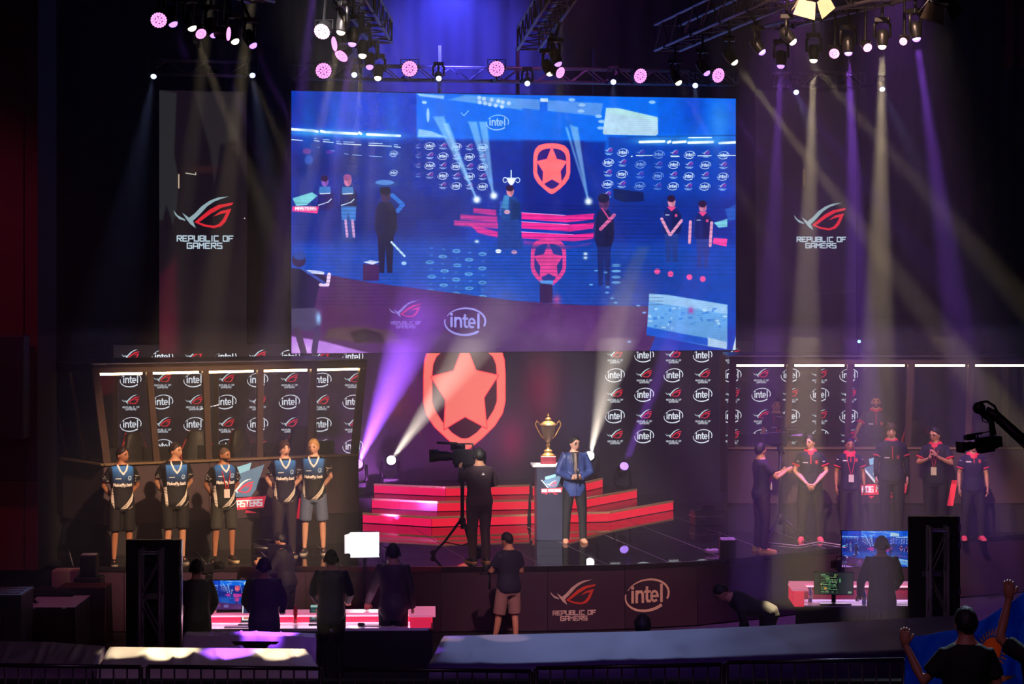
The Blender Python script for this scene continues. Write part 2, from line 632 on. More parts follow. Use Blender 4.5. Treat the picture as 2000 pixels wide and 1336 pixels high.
def decal(name, prims, org, ax, ay, width, thick, parent, matf, label=None, world=True):
    """flat print / cut-out built as a thin mesh: prims laid out from org along ax (right) and ay (down)"""
    mb = MB()
    cols = []
    mats = []
    ax = Vector(ax).normalized(); ay = Vector(ay).normalized()
    nrm = ay.cross(ax).normalized()
    org = Vector(org)
    lay = 0
    for p in prims:
        c = p[-1]
        if c not in cols:
            cols.append(c)
            mats.append(matf(c))
        mi = cols.index(c)
        lay += 1
        off = nrm * (thick + 0.0004 * lay)
        T = lambda q: org + ax * (q[0] * width) + ay * (q[1] * width) + off
        if p[0] == 'poly':
            from mathutils.geometry import tessellate_polygon
            pts = [Vector((x, y, 0)) for x, y in p[1]]
            mb.add([T(q) for q in p[1]], [tuple(t) for t in tessellate_polygon([pts])], mi)
        else:
            w = p[2] if hasattr(p[2], '__len__') else [p[2]] * len(p[1])
            pts = [Vector(q) for q in p[1]]
            if len(pts) == 2 and (pts[0] - pts[1]).length < 0.02:
                d = w[0] / 2
                c0 = pts[0]
                mb.add([T(c0 + Vector(q)) for q in ((-d, -d), (d, -d), (d, d), (-d, d))], [(0, 1, 2, 3)], mi)
                continue
            L, Rr = [], []
            for i, q in enumerate(pts):
                a = (pts[i] - pts[i - 1]).normalized() if i else None
                b = (pts[i + 1] - pts[i]).normalized() if i < len(pts) - 1 else None
                if a is None:
                    a = b
                if b is None:
                    b = a
                t = (a + b)
                t = a if t.length < 1e-5 else t.normalized()
                n = Vector((-t.y, t.x))
                k = min(1.5, 1 / max(0.4, abs(n.dot(Vector((-b.y, b.x))))))
                e = Vector((0, 0))
                if i == 0:
                    e = -b * (w[i] / 2)
                if i == len(pts) - 1:
                    e = a * (w[i] / 2)
                L.append(q + e + n * (w[i] / 2 * k))
                Rr.append(q + e - n * (w[i] / 2 * k))
            nn = len(pts)
            mb.add([T(q) for q in L] + [T(q) for q in Rr], [(i, i + 1, nn + i + 1, nn + i) for i in range(nn - 1)], mi)
    return mb.build(name, mats, parent, world=world, label=label)


def printc(c):
    return mat('print_%d_%d_%d' % c, c, 0.55, 0, 0.05)
# ------------------------------------------------------------------ the hall (setting)
M_FLOOR = mat('hall_floor', (34, 26, 34), 0.7, 0, 0.3, 3.0, 0.1)
M_CURT = mat('black_curtain', (11, 10, 14), 0.9, 0, 0.3, 5.0)
M_REDWALL = mat('dark_red_wall', (82, 22, 38), 0.6, 0, 0.2, 1.5)
M_REDWALL2 = mat('rust_red_wall', (112, 36, 28), 0.6, 0, 0.2, 1.5)
VW, VS, VB = 43.25, 42.3, 42.95        # planes: backdrop wall, big screen, side banners

mb = MB().slab([(-16, 19.5), (16, 19.5), (16, 50), (-16, 50)], -0.2, 0.0)
tag(mb.build('floor', M_FLOOR), kind='structure')
mb = MB().slab([(-16, -2), (16, -2), (16, 19.5), (-16, 19.5)], 1.0, 1.2)
tag(mb.build('floor_tier', M_FLOOR), kind='structure')


def folds(p0, p1, z0, z1, amp, wave, nz=2):
    """hanging cloth with folds between two ground points"""
    mb = MB()
    p0 = Vector(p0); p1 = Vector(p1)
    d = p1 - p0
    L = d.length
    n = max(8, int(L / wave * 6))
    nn = Vector((-d.y, d.x)).normalized()
    vs, fs = [], []
    for i in range(n + 1):
        t = i / n
        w = amp * (math.sin(t * L / wave * 2 * PI) + 0.5 * math.sin(t * L / wave * 2 * PI * 0.37 + 1.3))
        for z in (z0, z1):
            q = p0 + d * t + nn * w
            vs.append((q.x, q.y, z))
    for i in range(n):
        fs.append((2 * i, 2 * i + 2, 2 * i + 3, 2 * i + 1))
    return mb.add(vs, fs)


a0, a1 = S(-15, 45.2, 0), S(15, 45.2, 0)
tag(folds((a0.x, a0.y), (a1.x, a1.y), 0, 15, 0.08, 0.6).build('wall_back', M_CURT, smooth=True), kind='structure')
mb = MB().slab([(-16, 20), (16, 20), (16, 50), (-16, 50)], 15, 15.2)
tag(mb.build('ceiling', DEEP), kind='structure')
mb = MB().box((12.2, 20, 0), (12.5, 50, 15))
tag(mb.build('wall_right', M_CURT), kind='structure')

# proscenium wall on the left, panelled
xr = P(76, 0, 130).x
wl = thing('wall_left', None, None, (xr, F / 130, 1.0), kind='structure')
zj = P(0, 938, 130).z - 1.0
w = MB().box((-7, 0.03, 0), (-0.012, 1.4, 13.5)).build('wall_core', DEEP, wl)
xs = [P(q, 0, 130).x - xr for q in (-140, 47, 75)]
for i in range(2):
    MB().box((xs[i] + 0.008, 0, 0.0), (xs[i + 1] - 0.008, 0.05, zj - 0.008)).build('wall_panel', M_REDWALL2, wl, bevel=0.006)
    MB().box((xs[i] + 0.008, 0, zj + 0.008), (xs[i + 1] - 0.008, 0.05 if i == 0 else 0.06, 13.4)).build('wall_panel', M_REDWALL, wl, bevel=0.006)
# dark acoustic panel fixed to the wall
q0, q1 = P(-140, 655, 132), P(47, 858, 132)
tag(MB().box((q0.x, q0.y - 0.03, q1.z), (q1.x, q0.y + 0.42, q0.z)).build('wall_speaker', BLACK, bevel=0.02), 'tall dark loudspeaker box on the red wall at far left', 'speaker')

# ------------------------------------------------------------------ stage deck
FRONT = [(-13.5, 37.4), (-9.5, 36.4), (-6.9, 35.5), (-4.2, 34.95), (-2.2, 34.45), (-.6, 34.17), (.6, 34.1), (1.8, 34.22), (3.2, 34.75), (4.7, 35.5), (7, 36.2), (10.5, 37.2)]


def front_v(a):
    for (x0, y0), (x1, y1) in zip(FRONT, FRONT[1:]):
        if x0 <= a <= x1:
            return y0 + (y1 - y0) * (a - x0) / (x1 - x0)
    return FRONT[0][1] if a < FRONT[0][0] else FRONT[-1][1]


M_TILE = mat('gloss_black_tile', (20, 19, 23), 0.07, 0, 0.2, 2.0, spec=0.9)
M_SEAM = mat('tile_seam', (150, 145, 158), 0.35, 0.4)
M_FASCIA = mat('stage_fascia', (54, 28, 54), 0.6, 0, 0.15, 2.0)
M_TILE.node_tree.nodes['Principled BSDF'].inputs['IOR'].default_value = 2.3
M_TILE.node_tree.nodes['Principled BSDF'].inputs['Roughness'].default_value = 0.02
M_TILE.node_tree.nodes['Principled BSDF'].inputs['Metallic'].default_value = 0.25
deck = thing('floor_stage', None, None, S(0, 39, 0), kind='structure')
pts = [S(a, v, 0) for a, v in FRONT] + [S(10.5, 44.4, 0), S(-13.5, 44.4, 0)]
MB().slab([(p.x, p.y) for p in pts], 0.0, 0.975).build('deck_body', [BLACK], deck, world=True)
inner = [S(a, v + 0.03, 0) for a, v in FRONT] + [S(10.5, 44.3, 0), S(-13.5, 44.3, 0)]
MB().slab([(p.x, p.y) for p in inner], 0.975, 0.997).build('deck_seam_sheet', M_SEAM, deck, world=True)
TS, GAP = 1.0, 0.009
proto = None
for i in range(-11, 10):
    lo = i * TS + 0.35
    hi = lo + TS
    vf = max(front_v(lo), front_v(hi))
    v1 = 43.4
    while v1 - TS > vf:
        c = S((lo + hi) / 2, v1 - TS / 2, 0)
        if proto is None:
            h = TS / 2 - GAP
            q = [S((lo + hi) / 2 + x, v1 - TS / 2 + y, 0) - c for x, y in ((-h, -h), (h, -h), (h, h), (-h, h))]
            proto = MB().slab([(p.x, p.y) for p in q], 0.985, 1.0).build('deck_tile', M_TILE)
            proto.parent = deck
            base = deck.location.copy()
            proto.location = (c.x - base.x, c.y - base.y, 0)
        else:
            o = bpy.data.objects.new('deck_tile', proto.data)
            COL.objects.link(o)
            o.parent = deck
            o.location = (c.x - base.x, c.y - base.y, 0)
        v1 -= TS
    q = [S(lo + GAP, front_v(lo) + 0.02, 0), S(hi - GAP, front_v(hi) + 0.02, 0), S(hi - GAP, v1 - GAP, 0), S(lo + GAP, v1 - GAP, 0)]
    MB().slab([(p.x, p.y) for p in q], 0.985, 1.0).build('deck_tile', M_TILE, deck, world=True)
for (x0, y0), (x1, y1) in zip(FRONT, FRONT[1:]):
    q = [S(x0 + 0.004, y0 - 0.03, 0), S(x1 - 0.004, y1 - 0.03, 0), S(x1 - 0.004, y1, 0), S(x0 + 0.004, y0, 0)]
    MB().slab([(p.x, p.y) for p in q], 0.02, 0.93).build('fascia_panel', M_FASCIA, deck, world=True)
    q = [S(x0 + 0.002, y0 - 0.05, 0), S(x1 - 0.002, y1 - 0.05, 0), S(x1 - 0.002, y1 + 0.02, 0), S(x0 + 0.002, y0 + 0.02, 0)]
    MB().slab([(p.x, p.y) for p in q], 0.932, 1.004).build('edge_strip', mat('edge_strip', (52, 48, 58), 0.22, 0.6), deck, world=True)


def fascia_at(px, py, s0=128.0):
    """point on the stage fascia seen at a pixel and its direction"""
    best = None
    for (x0, y0), (x1, y1) in zip(FRONT, FRONT[1:]):
        for k in range(40):
            t = k / 40
            p = S(x0 + (x1 - x0) * t, y0 + (y1 - y0) * t - 0.03, 0)
            e = abs(1000 + p.x / p.y * F - px)
            if best is None or e < best[0]:
                best = (e, p, (S(x1, y1, 0) - S(x0, y0, 0)).normalized())
    p, d = best[1], best[2]
    return Vector((p.x, p.y, CZ - (py - 536) * p.y / F)), d


for nm, pr, px, py, wd in (('printed_emblem', eye_prims((222, 200, 190), (225, 70, 55), (228, 205, 195)), 1118, 1157, 91), ('printed_emblem', oval_prims((235, 200, 175)), 1263, 1162, 95)):
    p, d = fascia_at(px, py)
    decal(nm, pr, p, d, (0, 0, -1), wd * p.y / F, 0.006, deck, printc)

# ------------------------------------------------------------------ LED backdrop wall
aL, _ = on_plane(222, 0, VW)
aR, _ = on_plane(1712, 0, VW)
ZT = 4.14
cv = Canvas(aL, -ZT, aR, -1.0, 190, (20, 14, 26))  # base colour lifted to imitate the haze in front of the wall
for px, py, rx, ry, col, al in ((800, 760, 70, 60, (96, 26, 90), .8), (1060, 760, 45, 75, (125, 20, 58), .8), (770, 800, 40, 25, (110, 45, 50), .6), (905, 860, 120, 70, (90, 26, 80), .8), (1000, 860, 30, 50, (140, 24, 70), .7), (1130, 800, 40, 90, (50, 40, 72), .8)):
    a, z = on_plane(px, py, VW)
    cv.glow(a, -z, rx / 100, ry / 100, col, al)
for k in range(26):     # the dim picture behind the shield
    px, py = random.uniform(735, 830), random.uniform(700, 850)
    a, z = on_plane(px, py, VW)
    cv.stroke([(a, -z), (a + random.uniform(-.25, .25), -z + random.uniform(-.2, .2))], random.uniform(.01, .05), random.choice([(90, 60, 110), (30, 12, 34), (120, 60, 60)]), .5, 3)
a, z = on_plane(907.5, 772, VW)
cv.prims(shield_prims((255, 122, 108), (62, 14, 26), (255, 52, 70)), a, -z, 1.59)
for k in range(30):
    aa = a + random.uniform(-.6, .6); zz = z + random.uniform(-.75, .7)
OV, EY = oval_prims(), eye_prims()
cols = [(255 + 62 * i, 'L') for i in range(8)] + [(1201 + 57.1 * i, 'R') for i in range(9)]
for ci, (px, sd) in enumerate(cols):
    i = ci if sd == 'L' else ci - 8
    rows = (697, 742, 785, 829, 872) if sd == 'L' else (694, 733, 771, 813, 852)
    for j, py in enumerate(rows):
        a, z = on_plane(px, py, VW)
        if (i + j) % 2:
            cv.prims(OV, a, -z, .40)
        else:
            cv.prims(EY, a, -z - .045, .335)
cv.a *= (1 - 0.05 * (np.arange(cv.h) % 4 == 0))[:, None, None]
led = thing('led_backdrop', 'wide black LED backdrop wall with rows of small logos and a red star shield', 'led wall', S((aL + aR) / 2, VW, 1.0), YAW)
uv_quad('led_face', S(aL, VW, ZT), S(aR, VW, ZT), S(aR, VW, 1.0), S(aL, VW, 1.0), display('led_backdrop_picture', cv.image('led_backdrop_picture'), 1.2, glow=True), led)
MB().box((-(aR - aL) / 2, 0.01, 0), ((aR - aL) / 2, 0.2, ZT - 1.0)).build('cabinet', BLACK, led)

# ------------------------------------------------------------------ big LED screen with the live camera picture
sL, zt1 = on_plane(569, 178, VS)
sR, zt2 = on_plane(1437, 192, VS)
_, zb1 = on_plane(569, 690, VS)
_, zb2 = on_plane(1437, 684, VS)
zt, zb = (zt1 + zt2) / 2, (zb1 + zb2) / 2


def feed(k=1.5):
    """the live picture: the same stage from a camera on the other side, in blue light (photo pixel coordinates)"""
    c = Canvas(569, 182, 1437, 688, k, (4, 58, 182))
    c.poly([(569, 182), (806, 182), (806, 300), (569, 300)], (2, 56, 190), 1, 20)
    c.poly([(806, 182), (1437, 182), (1437, 300), (806, 290)], (2, 104, 232), 1, 4)
    c.glow(600, 215, 40, 50, (6, 36, 130), .7); c.glow(690, 205, 40, 60, (2, 66, 205), .8)
    c.poly([(1280, 182), (1437, 182), (1437, 258), (1280, 256)], (2, 92, 222), 1, 10)
    c.glow(1350, 205, 25, 40, (2, 62, 190), .8); c.glow(1405, 230, 20, 40, (60, 150, 240), .6)
    c.rect(569, 275, 806, 480, (6, 40, 136), .9, 30)
    c.rect(800, 272, 1175, 430, (3, 42, 150), .95, 12)
    c.rect(1180, 262, 1437, 400, (6, 58, 172), .9, 10)
    c.rect(569, 300, 700, 345, (4, 26, 104), .6, 30)
    c.rect(640, 380, 900, 480, (4, 30, 116), .6, 40)
    c.rect(1100, 380, 1437, 470, (6, 34, 122), .6, 40)
    c.poly([(569, 480), (900, 470), (1437, 490), (1437, 640), (569, 560)], (8, 74, 186), .9, 40)
    c.glow(900, 560, 110, 40, (6, 100, 214), .8)
    c.glow(1250, 560, 120, 50, (28, 40, 130), .7)
    # pale ceiling pictures at the top
    c.poly([(806, 183), (860, 186), (858, 193), (812, 188)], (150, 195, 245), .9, 3)
    c.poly([(868, 194), (1010, 212), (1012, 190), (900, 184)], (95, 160, 238), .9, 5)
    c.poly([(1000, 189), (1170, 196), (1165, 222), (1005, 208)], (92, 150, 232), .85, 4)
    for i in range(11):
        c.ell(925 + (i % 6) * 12 + random.uniform(-3, 3), 189 + (i // 6) * 9 + (i % 6) * 2, 4, 4, (190, 215, 248), .9, 3)
    c.rect(1045, 193, 1060, 216, (2, 96, 226), 1, 2)
    c.rect(1046, 188, 1061, 195, (205, 228, 248), .95, 2)
    for x, y in ((1108, 190), (1128, 200), (1126, 212), (1161, 222), (1167, 232), (1165, 245), (1268, 192)):
        c.ell(x, y, 7, 3.4, (150, 195, 245), .9, 3)
    c.poly([(1176, 205), (1200, 205), (1279, 222), (1280, 255), (1275, 259), (1172, 258), (1169, 255)], (172, 208, 232), 1, 2)
    c.poly([(1176, 205), (1200, 205), (1279, 222), (1280, 230), (1176, 214)], (170, 225, 222), .6, 6)
    c.ell(828, 225, 3, 14, (170, 205, 245), .9, 4); c.ell(821, 200, 5, 3, (180, 215, 250), .9, 3)
    c.poly([(810, 252), (835, 256), (865, 268), (808, 268)], (150, 200, 245), .9, 4)
    c.prims(oval_prims((150, 190, 240)), 962, 237, 45)
    c.stroke([(892, 219), (897, 225), (906, 215)], 1.6, (140, 190, 245))
    # booth lights, left and right
    c.glow(620, 262, 60, 7, (60, 190, 255), .8); c.glow(720, 266, 60, 7, (60, 190, 255), .8)
    for x0, x1, y in ((569, 606, 257), (608, 618, 259), (625, 634, 260), (638, 692, 262), (697, 700, 262), (712, 774, 265)):
        c.stroke([(x0, y - 1), (x1, y + 1)], 5, (240, 252, 250))
    for x0, x1, y in ((569, 590, 276), (612, 621, 277), (629, 648, 279), (654, 664, 282), (667, 700, 283), (715, 758, 285), (763, 775, 287)):
        c.stroke([(x0, y), (x1, y + 1.5)], 1.8, (225, 240, 245))
        if x0 > 600:
            c.stroke([(x0, y - 4), (x0 + (x1 - x0) * .6, y - 3.4)], 1.4, (190, 220, 240))
    for x0, x1, y in ((618, 622, 290), (642, 650, 296), (668, 676, 302), (684, 702, 304), (716, 740, 306)):
        c.stroke([(x0, y), (x1, y + 1)], 1.2, (150, 195, 235))
    c.ell(598, 298, 8, 6, (140, 50, 130), .8, 4); c.ell(641, 299, 7, 4, (120, 40, 160), .7, 4)
    c.ell(602, 315, 8, 9, (40, 90, 190), .8, 5)
    c.stroke([(1217, 262), (1437, 256)], 2, (10, 60, 150))
    c.glow(1270, 270, 40, 7, (90, 200, 255), .7); c.glow(1370, 268, 60, 8, (90, 200, 255), .7)
    for x0, x1 in ((1243, 1292), (1300, 1304), (1310, 1335), (1341, 1390), (1404, 1437)):
        c.stroke([(x0, 272), (x1, 270)], 5, (240, 252, 252))
    c.stroke([(1342, 262), (1388, 261)], 2.4, (220, 240, 250))
    for x0, x1, y in ((1226, 1228, 301), (1236, 1268, 299), (1306, 1322, 300), (1360, 1387, 298), (1400, 1437, 297)):
        c.stroke([(x0, y), (x1, y - .5)], 2, (220, 238, 248))
    # little logo walls
    ov, ey = oval_prims((240, 250, 255)), eye_prims((215, 235, 252), (215, 60, 165), (205, 228, 250))
    for i in range(5):
        for j in range(5):
            x = 831 + i * 25.5; y = 285 + j * 19.2 + i * .4
            if i < 1 and j == 4:
                continue
            c.prims(ov if (i + j) % 2 == 0 else ey, x, y - (0 if (i + j) % 2 == 0 else 3), 21 if (i + j) % 2 == 0 else 15)
    for x, y in ((762, 301), (762, 338)):
        c.prims(ov, x, y, 17)
    for i in range(4):
        c.prims(ey, 809, 283 + i * 19, 11, .6)
    for i, x in enumerate((1181, 1209, 1245, 1281, 1312, 1343, 1376, 1412)):
        for j in range(5 if i < 2 else 4):
            y = 292 + j * 21.5 + (i % 2) * 1.2 + (3 if i > 1 else 0)
            al = .55 if 1 < i < 4 else 1
            c.prims(ov if (i + j) % 2 else ey, x - j * .8, y - (0 if (i + j) % 2 else 4), 23 if (i + j) % 2 else 17, al)
    # shield on its dark panel
    c.rect(1012, 272, 1132, 420, (10, 30, 128), .75, 10)
    c.prims(shield_prims((255, 112, 120), (48, 30, 120), (255, 70, 130)), 1068.5, 329, 72)
    # beams
    for x0, y0, pts in ((922, 389, [(838, 228), (858, 226)]), (922, 389, [(856, 240), (868, 240)]), (955, 381, [(905, 236), (922, 236)]), (955, 381, [(926, 236), (942, 236)]), (1141, 391, [(1095, 245), (1100, 245)]), (1141, 391, [(1104, 240), (1120, 244)])):
        c.poly([(x0 - 1, y0), (x0 + 1, y0)] + pts[::-1], (150, 205, 250), .62, 6)
        c.glow(x0, y0, 6, 6, (240, 250, 255), 1)
    # red stairs
    for i, (xl, xr2, y) in enumerate(((915, 960, 405), (890, 962, 418), (878, 964, 430))):
        c.poly([(xl, y), (xr2, y + 4), (xr2, y + 16), (xl, y + 10)], (215, 50, 150), .9, 5)
    for i, y in enumerate((414, 432, 452)):
        c.poly([(1009, y), (1095 + i * 8, y + 5), (1153, y + 1), (1150, y + 13), (1097 + i * 8, y + 19), (1009, y + 13)], (250, 42, 150), .97, 2)
        c.stroke([(1009, y), (1095 + i * 8, y + 5)], 1.4, (225, 160, 230))
    c.poly([(1012, 468), (1110, 480), (1148, 472), (1140, 478), (1090, 486), (1014, 478)], (200, 50, 160), .7, 5)
    c.poly([(905, 436), (964, 452), (964, 464), (925, 455)], (240, 45, 150), .9, 5)
    c.poly([(645, 455), (970, 470), (1437, 470), (1437, 600), (1000, 592), (645, 540)], (14, 66, 166), .45, 30)
    # reflections of the logos and of the shield in the floor
    for i in range(5):
        for j in range(7):
            x = 833 + i * 25 + random.uniform(-2, 2); y = 484 + j * 14 + i * 3
            if (i + j) % 2 == 0 and not (i == 0 and j < 2):
                c.ell(x, y, 8, 3.6, (120, 190, 235), .75, 3)
                c.ell(x, y, 5, 1.6, (20, 80, 170), .7, 2)
            else:
                c.ell(x, y, 3, 2, (90, 160, 225), .5, 3)
    c.prims(shield_prims((235, 66, 150), (30, 50, 140)), 1062, 516, 70, .95)
    c.rect(1028, 478, 1096, 486, (22, 60, 150), .6, 6)
    for y in (518, 529, 541, 552):
        c.ell(1196, y, 9, 3, (130, 195, 235), .7, 3)
    # purple stage front
    c.poly([(560, 528), (645, 538), (720, 552), (1000, 588), (1130, 597), (1300, 600), (1262, 690), (560, 695)], (74, 36, 96), 1, 2)
    c.glow(1100, 650, 120, 40, (100, 58, 122), .8); c.glow(640, 620, 60, 40, (72, 26, 70), .6)
    c.poly([(640, 640), (690, 636), (760, 645), (780, 670), (700, 668), (630, 660)], (84, 66, 62), .7, 8)
    c.poly([(680, 650), (705, 640), (735, 650), (745, 668), (690, 668)], (30, 18, 34), .7, 8)
    c.poly([(569, 655), (630, 665), (720, 690), (569, 692)], (190, 130, 235), .95, 6)
    c.glow(590, 680, 20, 10, (235, 190, 255), .8)
    c.prims(eye_prims((140, 130, 205), (190, 50, 100), (130, 110, 190)), 784, 603, 62, .9)
    c.prims(oval_prims((150, 150, 232)), 899, 628, 82, .95, skew=.06)
    # screen within the screen, lower right
    c.poly([(1262, 574), (1300, 577), (1420, 597), (1420, 680), (1380, 680), (1257, 655)], (96, 160, 225), 1, 2)
    c.poly([(1262, 574), (1300, 577), (1420, 597), (1420, 616), (1262, 590)], (150, 195, 238), .9, 5)
    c.poly([(1257, 640), (1330, 655), (1380, 664), (1420, 674), (1400, 682), (1257, 657)], (10, 84, 205), 1, 4)
    c.poly([(1380, 662), (1419, 672), (1419, 686), (1380, 680)], (170, 205, 240), 1, 3)
    for k2 in range(60):
        c.ell(random.uniform(1262, 1416), random.uniform(602, 645), random.uniform(1, 5), random.uniform(1, 3), random.choice([(190, 222, 248), (40, 110, 205), (60, 130, 215)]), .7, 3)
    c.glow(1346, 608, 5, 6, (180, 60, 160), .9)
    c.poly([(1430, 690), (1437, 660), (1437, 690)], (220, 240, 250), 1, 2)
    # people in the picture
    def man(x, top, h, shirt, legs, skin=(205, 130, 150), wide=.26, hair=(40, 20, 60), coll=None):
        w2 = h * wide / 2
        c.poly([(x - w2, top + h * .27), (x - w2 * .5, top + h * .17), (x + w2 * .5, top + h * .17), (x + w2, top + h * .27), (x + w2 * 1.05, top + h * .45), (x + w2 * .72, top + h * .56), (x - w2 * .72, top + h * .56), (x - w2 * 1.05, top + h * .45)], shirt, 1, 3)
        c.poly([(x - w2 * .72, top + h * .55), (x + w2 * .72, top + h * .55), (x + w2 * .6, top + h * .96), (x + w2 * .15, top + h * .96), (x, top + h * .66), (x - w2 * .15, top + h * .96), (x - w2 * .6, top + h * .96)], legs, 1, 2)
        c.ell(x, top + h * .09, h * .056, h * .088, skin, 1, 3)
        c.ell(x + h * .02, top + h * .1, h * .02, h * .05, tuple(int(q * .7) for q in skin), .7, 4)
        c.ell(x - h * .005, top + h * .045, h * .06, h * .05, hair, 1, 3)
        c.stroke([(x - w2 * .9, top + h * .25), (x - w2, top + h * .45)], 2.5, tuple(min(255, int(q * 1.6 + 20)) for q in shirt), .6, 4)
        c.poly([(x, top + h * .2), (x + w2, top + h * .27), (x + w2, top + h * .5), (x + 1, top + h * .55)], (2, 8, 40), .35, 6)
        if coll:
            c.poly([(x - w2 * .5, top + h * .16), (x + w2 * .5, top + h * .16), (x, top + h * .23)], coll, 1, 2)
    man(632, 345, 120, (24, 30, 110), (16, 46, 130), (140, 90, 190))
    man(675, 342, 132, (22, 30, 105), (30, 66, 150), (210, 120, 170), hair=(150, 70, 140))
    for x in (632, 675):
        c.poly([(x - 10, 366), (x + 10, 366), (x + 12, 379), (x - 12, 379)], (60, 130, 205), .9, 3)
        c.stroke([(x - 9, 380), (x + 9, 379)], 2, (220, 235, 250))
        c.stroke([(x - 12, 402), (x + 6, 396), (x + 12, 390)], 2, (200, 225, 245))
    c.poly([(662, 404), (691, 404), (690, 432), (679, 430), (676, 414), (673, 431), (664, 430)], (50, 120, 205), 1, 2)
    for x in (671, 684):
        c.stroke([(x, 432), (x + 3, 462)], 5, (200, 150, 205))
        c.stroke([(x, 470), (x + 12, 469)], 3.4, (20, 50, 130))
    c.poly([(571, 389), (608, 377), (618, 384), (598, 402), (578, 404)], (110, 200, 215), 1, 2)
    c.poly([(571, 404), (621, 404), (618, 418), (570, 414)], (255, 60, 150), 1, 2)
    c.prims(text_prims('MASTERS', 596, 409, 40, 6, (255, 235, 245), .3), 0, 0, 1)
    man(747, 365, 175, (22, 24, 70), (18, 20, 62), (60, 40, 90), .24, (14, 16, 50))
    c.stroke([(722, 363), (768, 360)], 9, (20, 60, 140)); c.ell(745, 357, 18, 5, (90, 150, 225), .8, 3); c.stroke([(760, 382), (780, 400), (770, 412)], 8, (30, 110, 210))
    man(987, 360, 130, (20, 70, 150), (14, 40, 120), (215, 130, 150), .3)
    c.poly([(964, 430), (1006, 430), (1012, 486), (962, 486)], (20, 62, 150), .95, 3)
    c.poly([(975, 380), (985, 380), (983, 410), (970, 405)], (70, 150, 205), .8, 3); c.ell(981, 413, 6, 4, (225, 160, 190), 1, 2)
    c.poly([(979, 346), (1000, 346), (996, 352), (992, 360), (987, 360), (982, 352)], (210, 225, 245), .95, 2); c.stroke([(989, 331), (989, 346)], 2.4, (220, 235, 250)); c.stroke([(975, 346), (1003, 346)], 1.6, (200, 220, 245))
    man(1172, 376, 190, (20, 26, 76), (22, 40, 110), (90, 50, 110), .2, (20, 20, 60))
    c.stroke([(1165, 446), (1192, 418)], 7, (215, 100, 160)); c.stroke([(1168, 405), (1185, 430)], 3, (225, 70, 140)); c.poly([(1190, 365), (1250, 372), (1252, 390), (1210, 392), (1192, 385)], (8, 26, 84), .95, 4)
    man(1307, 378, 140, (20, 34, 108), (30, 58, 140), (220, 140, 170), .28, coll=(235, 70, 140))
    man(1370, 388, 140, (20, 34, 108), (40, 60, 145), (205, 120, 165), .26, coll=(235, 70, 140))
    for x, y in ((1307, 378), (1370, 388)):
        c.ell(x + 9, y + 40, 3, 3, (235, 80, 130), 1, 2); c.stroke([(x - 12, y + 39), (x - 5, y + 39)], 1.5, (220, 225, 245))
    c.stroke([(1287, 425), (1303, 456)], 6, (225, 150, 190)); c.stroke([(1327, 428), (1305, 456)], 6, (225, 150, 190))
    c.stroke([(1345, 430), (1343, 472)], 6, (225, 150, 190)); c.stroke([(1388, 432), (1385, 478)], 6, (225, 150, 190))
    c.poly([(1392, 432), (1420, 424), (1420, 440), (1402, 442)], (120, 205, 225), 1, 3)
    c.poly([(1392, 462), (1420, 464), (1418, 480), (1390, 474)], (255, 70, 160), 1, 2)
    c.poly([(1415, 405), (1437, 396), (1437, 425), (1422, 430)], (30, 90, 190), .9, 5)
    for x, y in ((1278, 530), (1305, 535), (1343, 541), (1370, 545)):
        c.ell(x, y, 6, 6, (240, 84, 160), 1, 3)
    c.rect(704, 516, 734, 548, (62, 24, 84), 1, 2); c.poly([(704, 512), (718, 508), (736, 511), (722, 517)], (205, 215, 250), 1, 2)
    c.rect(1045, 552, 1070, 592, (50, 24, 80), 1, 2); c.poly([(1045, 548), (1071, 548), (1071, 556), (1047, 554)], (80, 150, 230), 1, 2)
    c.glow(1078, 586, 8, 10, (190, 70, 150), .9)
    c.stroke([(758, 473), (783, 500)], 4, (190, 225, 250)); c.ell(782, 514, 5, 4, (170, 210, 245), .9, 3)
    c.ell(964, 490, 6, 4, (235, 240, 250), 1, 2); c.ell(995, 492, 6, 4, (190, 140, 190), 1, 2)
    for x, y in ((1135, 495), (1135, 503), (922, 471)):
        c.glow(x, y, 4, 3, (240, 250, 255), 1)
    for x, y in ((1156, 528), (1175, 532), (1146, 556), (1179, 561), (1178, 572), (1188, 583), (1195, 592), (1240, 598), (1252, 612), (1222, 670)):
        c.ell(x, y, 4, 2, (110, 180, 235), .8, 3)
    # photographer in the corner
    c.poly([(571, 523), (612, 530), (640, 545), (644, 555), (620, 562), (612, 602), (569, 602), (569, 525)], (26, 22, 62), 1, 2)
    c.ell(583, 508, 13, 14, (50, 30, 80), 1, 2); c.ell(585, 500, 12, 8, (30, 70, 160), 1, 3)
    c.stroke([(600, 530), (628, 533)], 6, (200, 210, 245)); c.stroke([(640, 536), (637, 556), (624, 556)], 7, (225, 200, 235)); c.stroke([(590, 525), (630, 552)], 5, (50, 90, 190), .8)
    c.poly([(569, 602), (614, 600), (626, 620), (622, 640), (600, 645), (569, 642)], (66, 60, 96), 1, 3); c.glow(620, 620, 5, 12, (140, 190, 240), .9)
    c.stroke([(580, 642), (592, 686)], 12, (70, 50, 80)); c.stroke([(618, 640), (612, 684)], 11, (60, 45, 90))
    # banding of the panel and soft beams crossing the picture
    for y in range(398, 600, 7):
        c.stroke([(569, y), (1290, y + 2)], 1.6, (2, 12, 60), .28, 2)
    for y in range(400, 540, 9):
        c.stroke([(1100, y), (1437, y + 1)], 1.6, (4, 12, 60), .25, 2)
    for x in (600, 652, 760, 1398):
        c.glow(x, 250, 16, 70, (50, 130, 235), .35)
    c.poly([(1240, 480), (1262, 480), (1190, 690), (1130, 690)], (150, 120, 110), .22, 16)
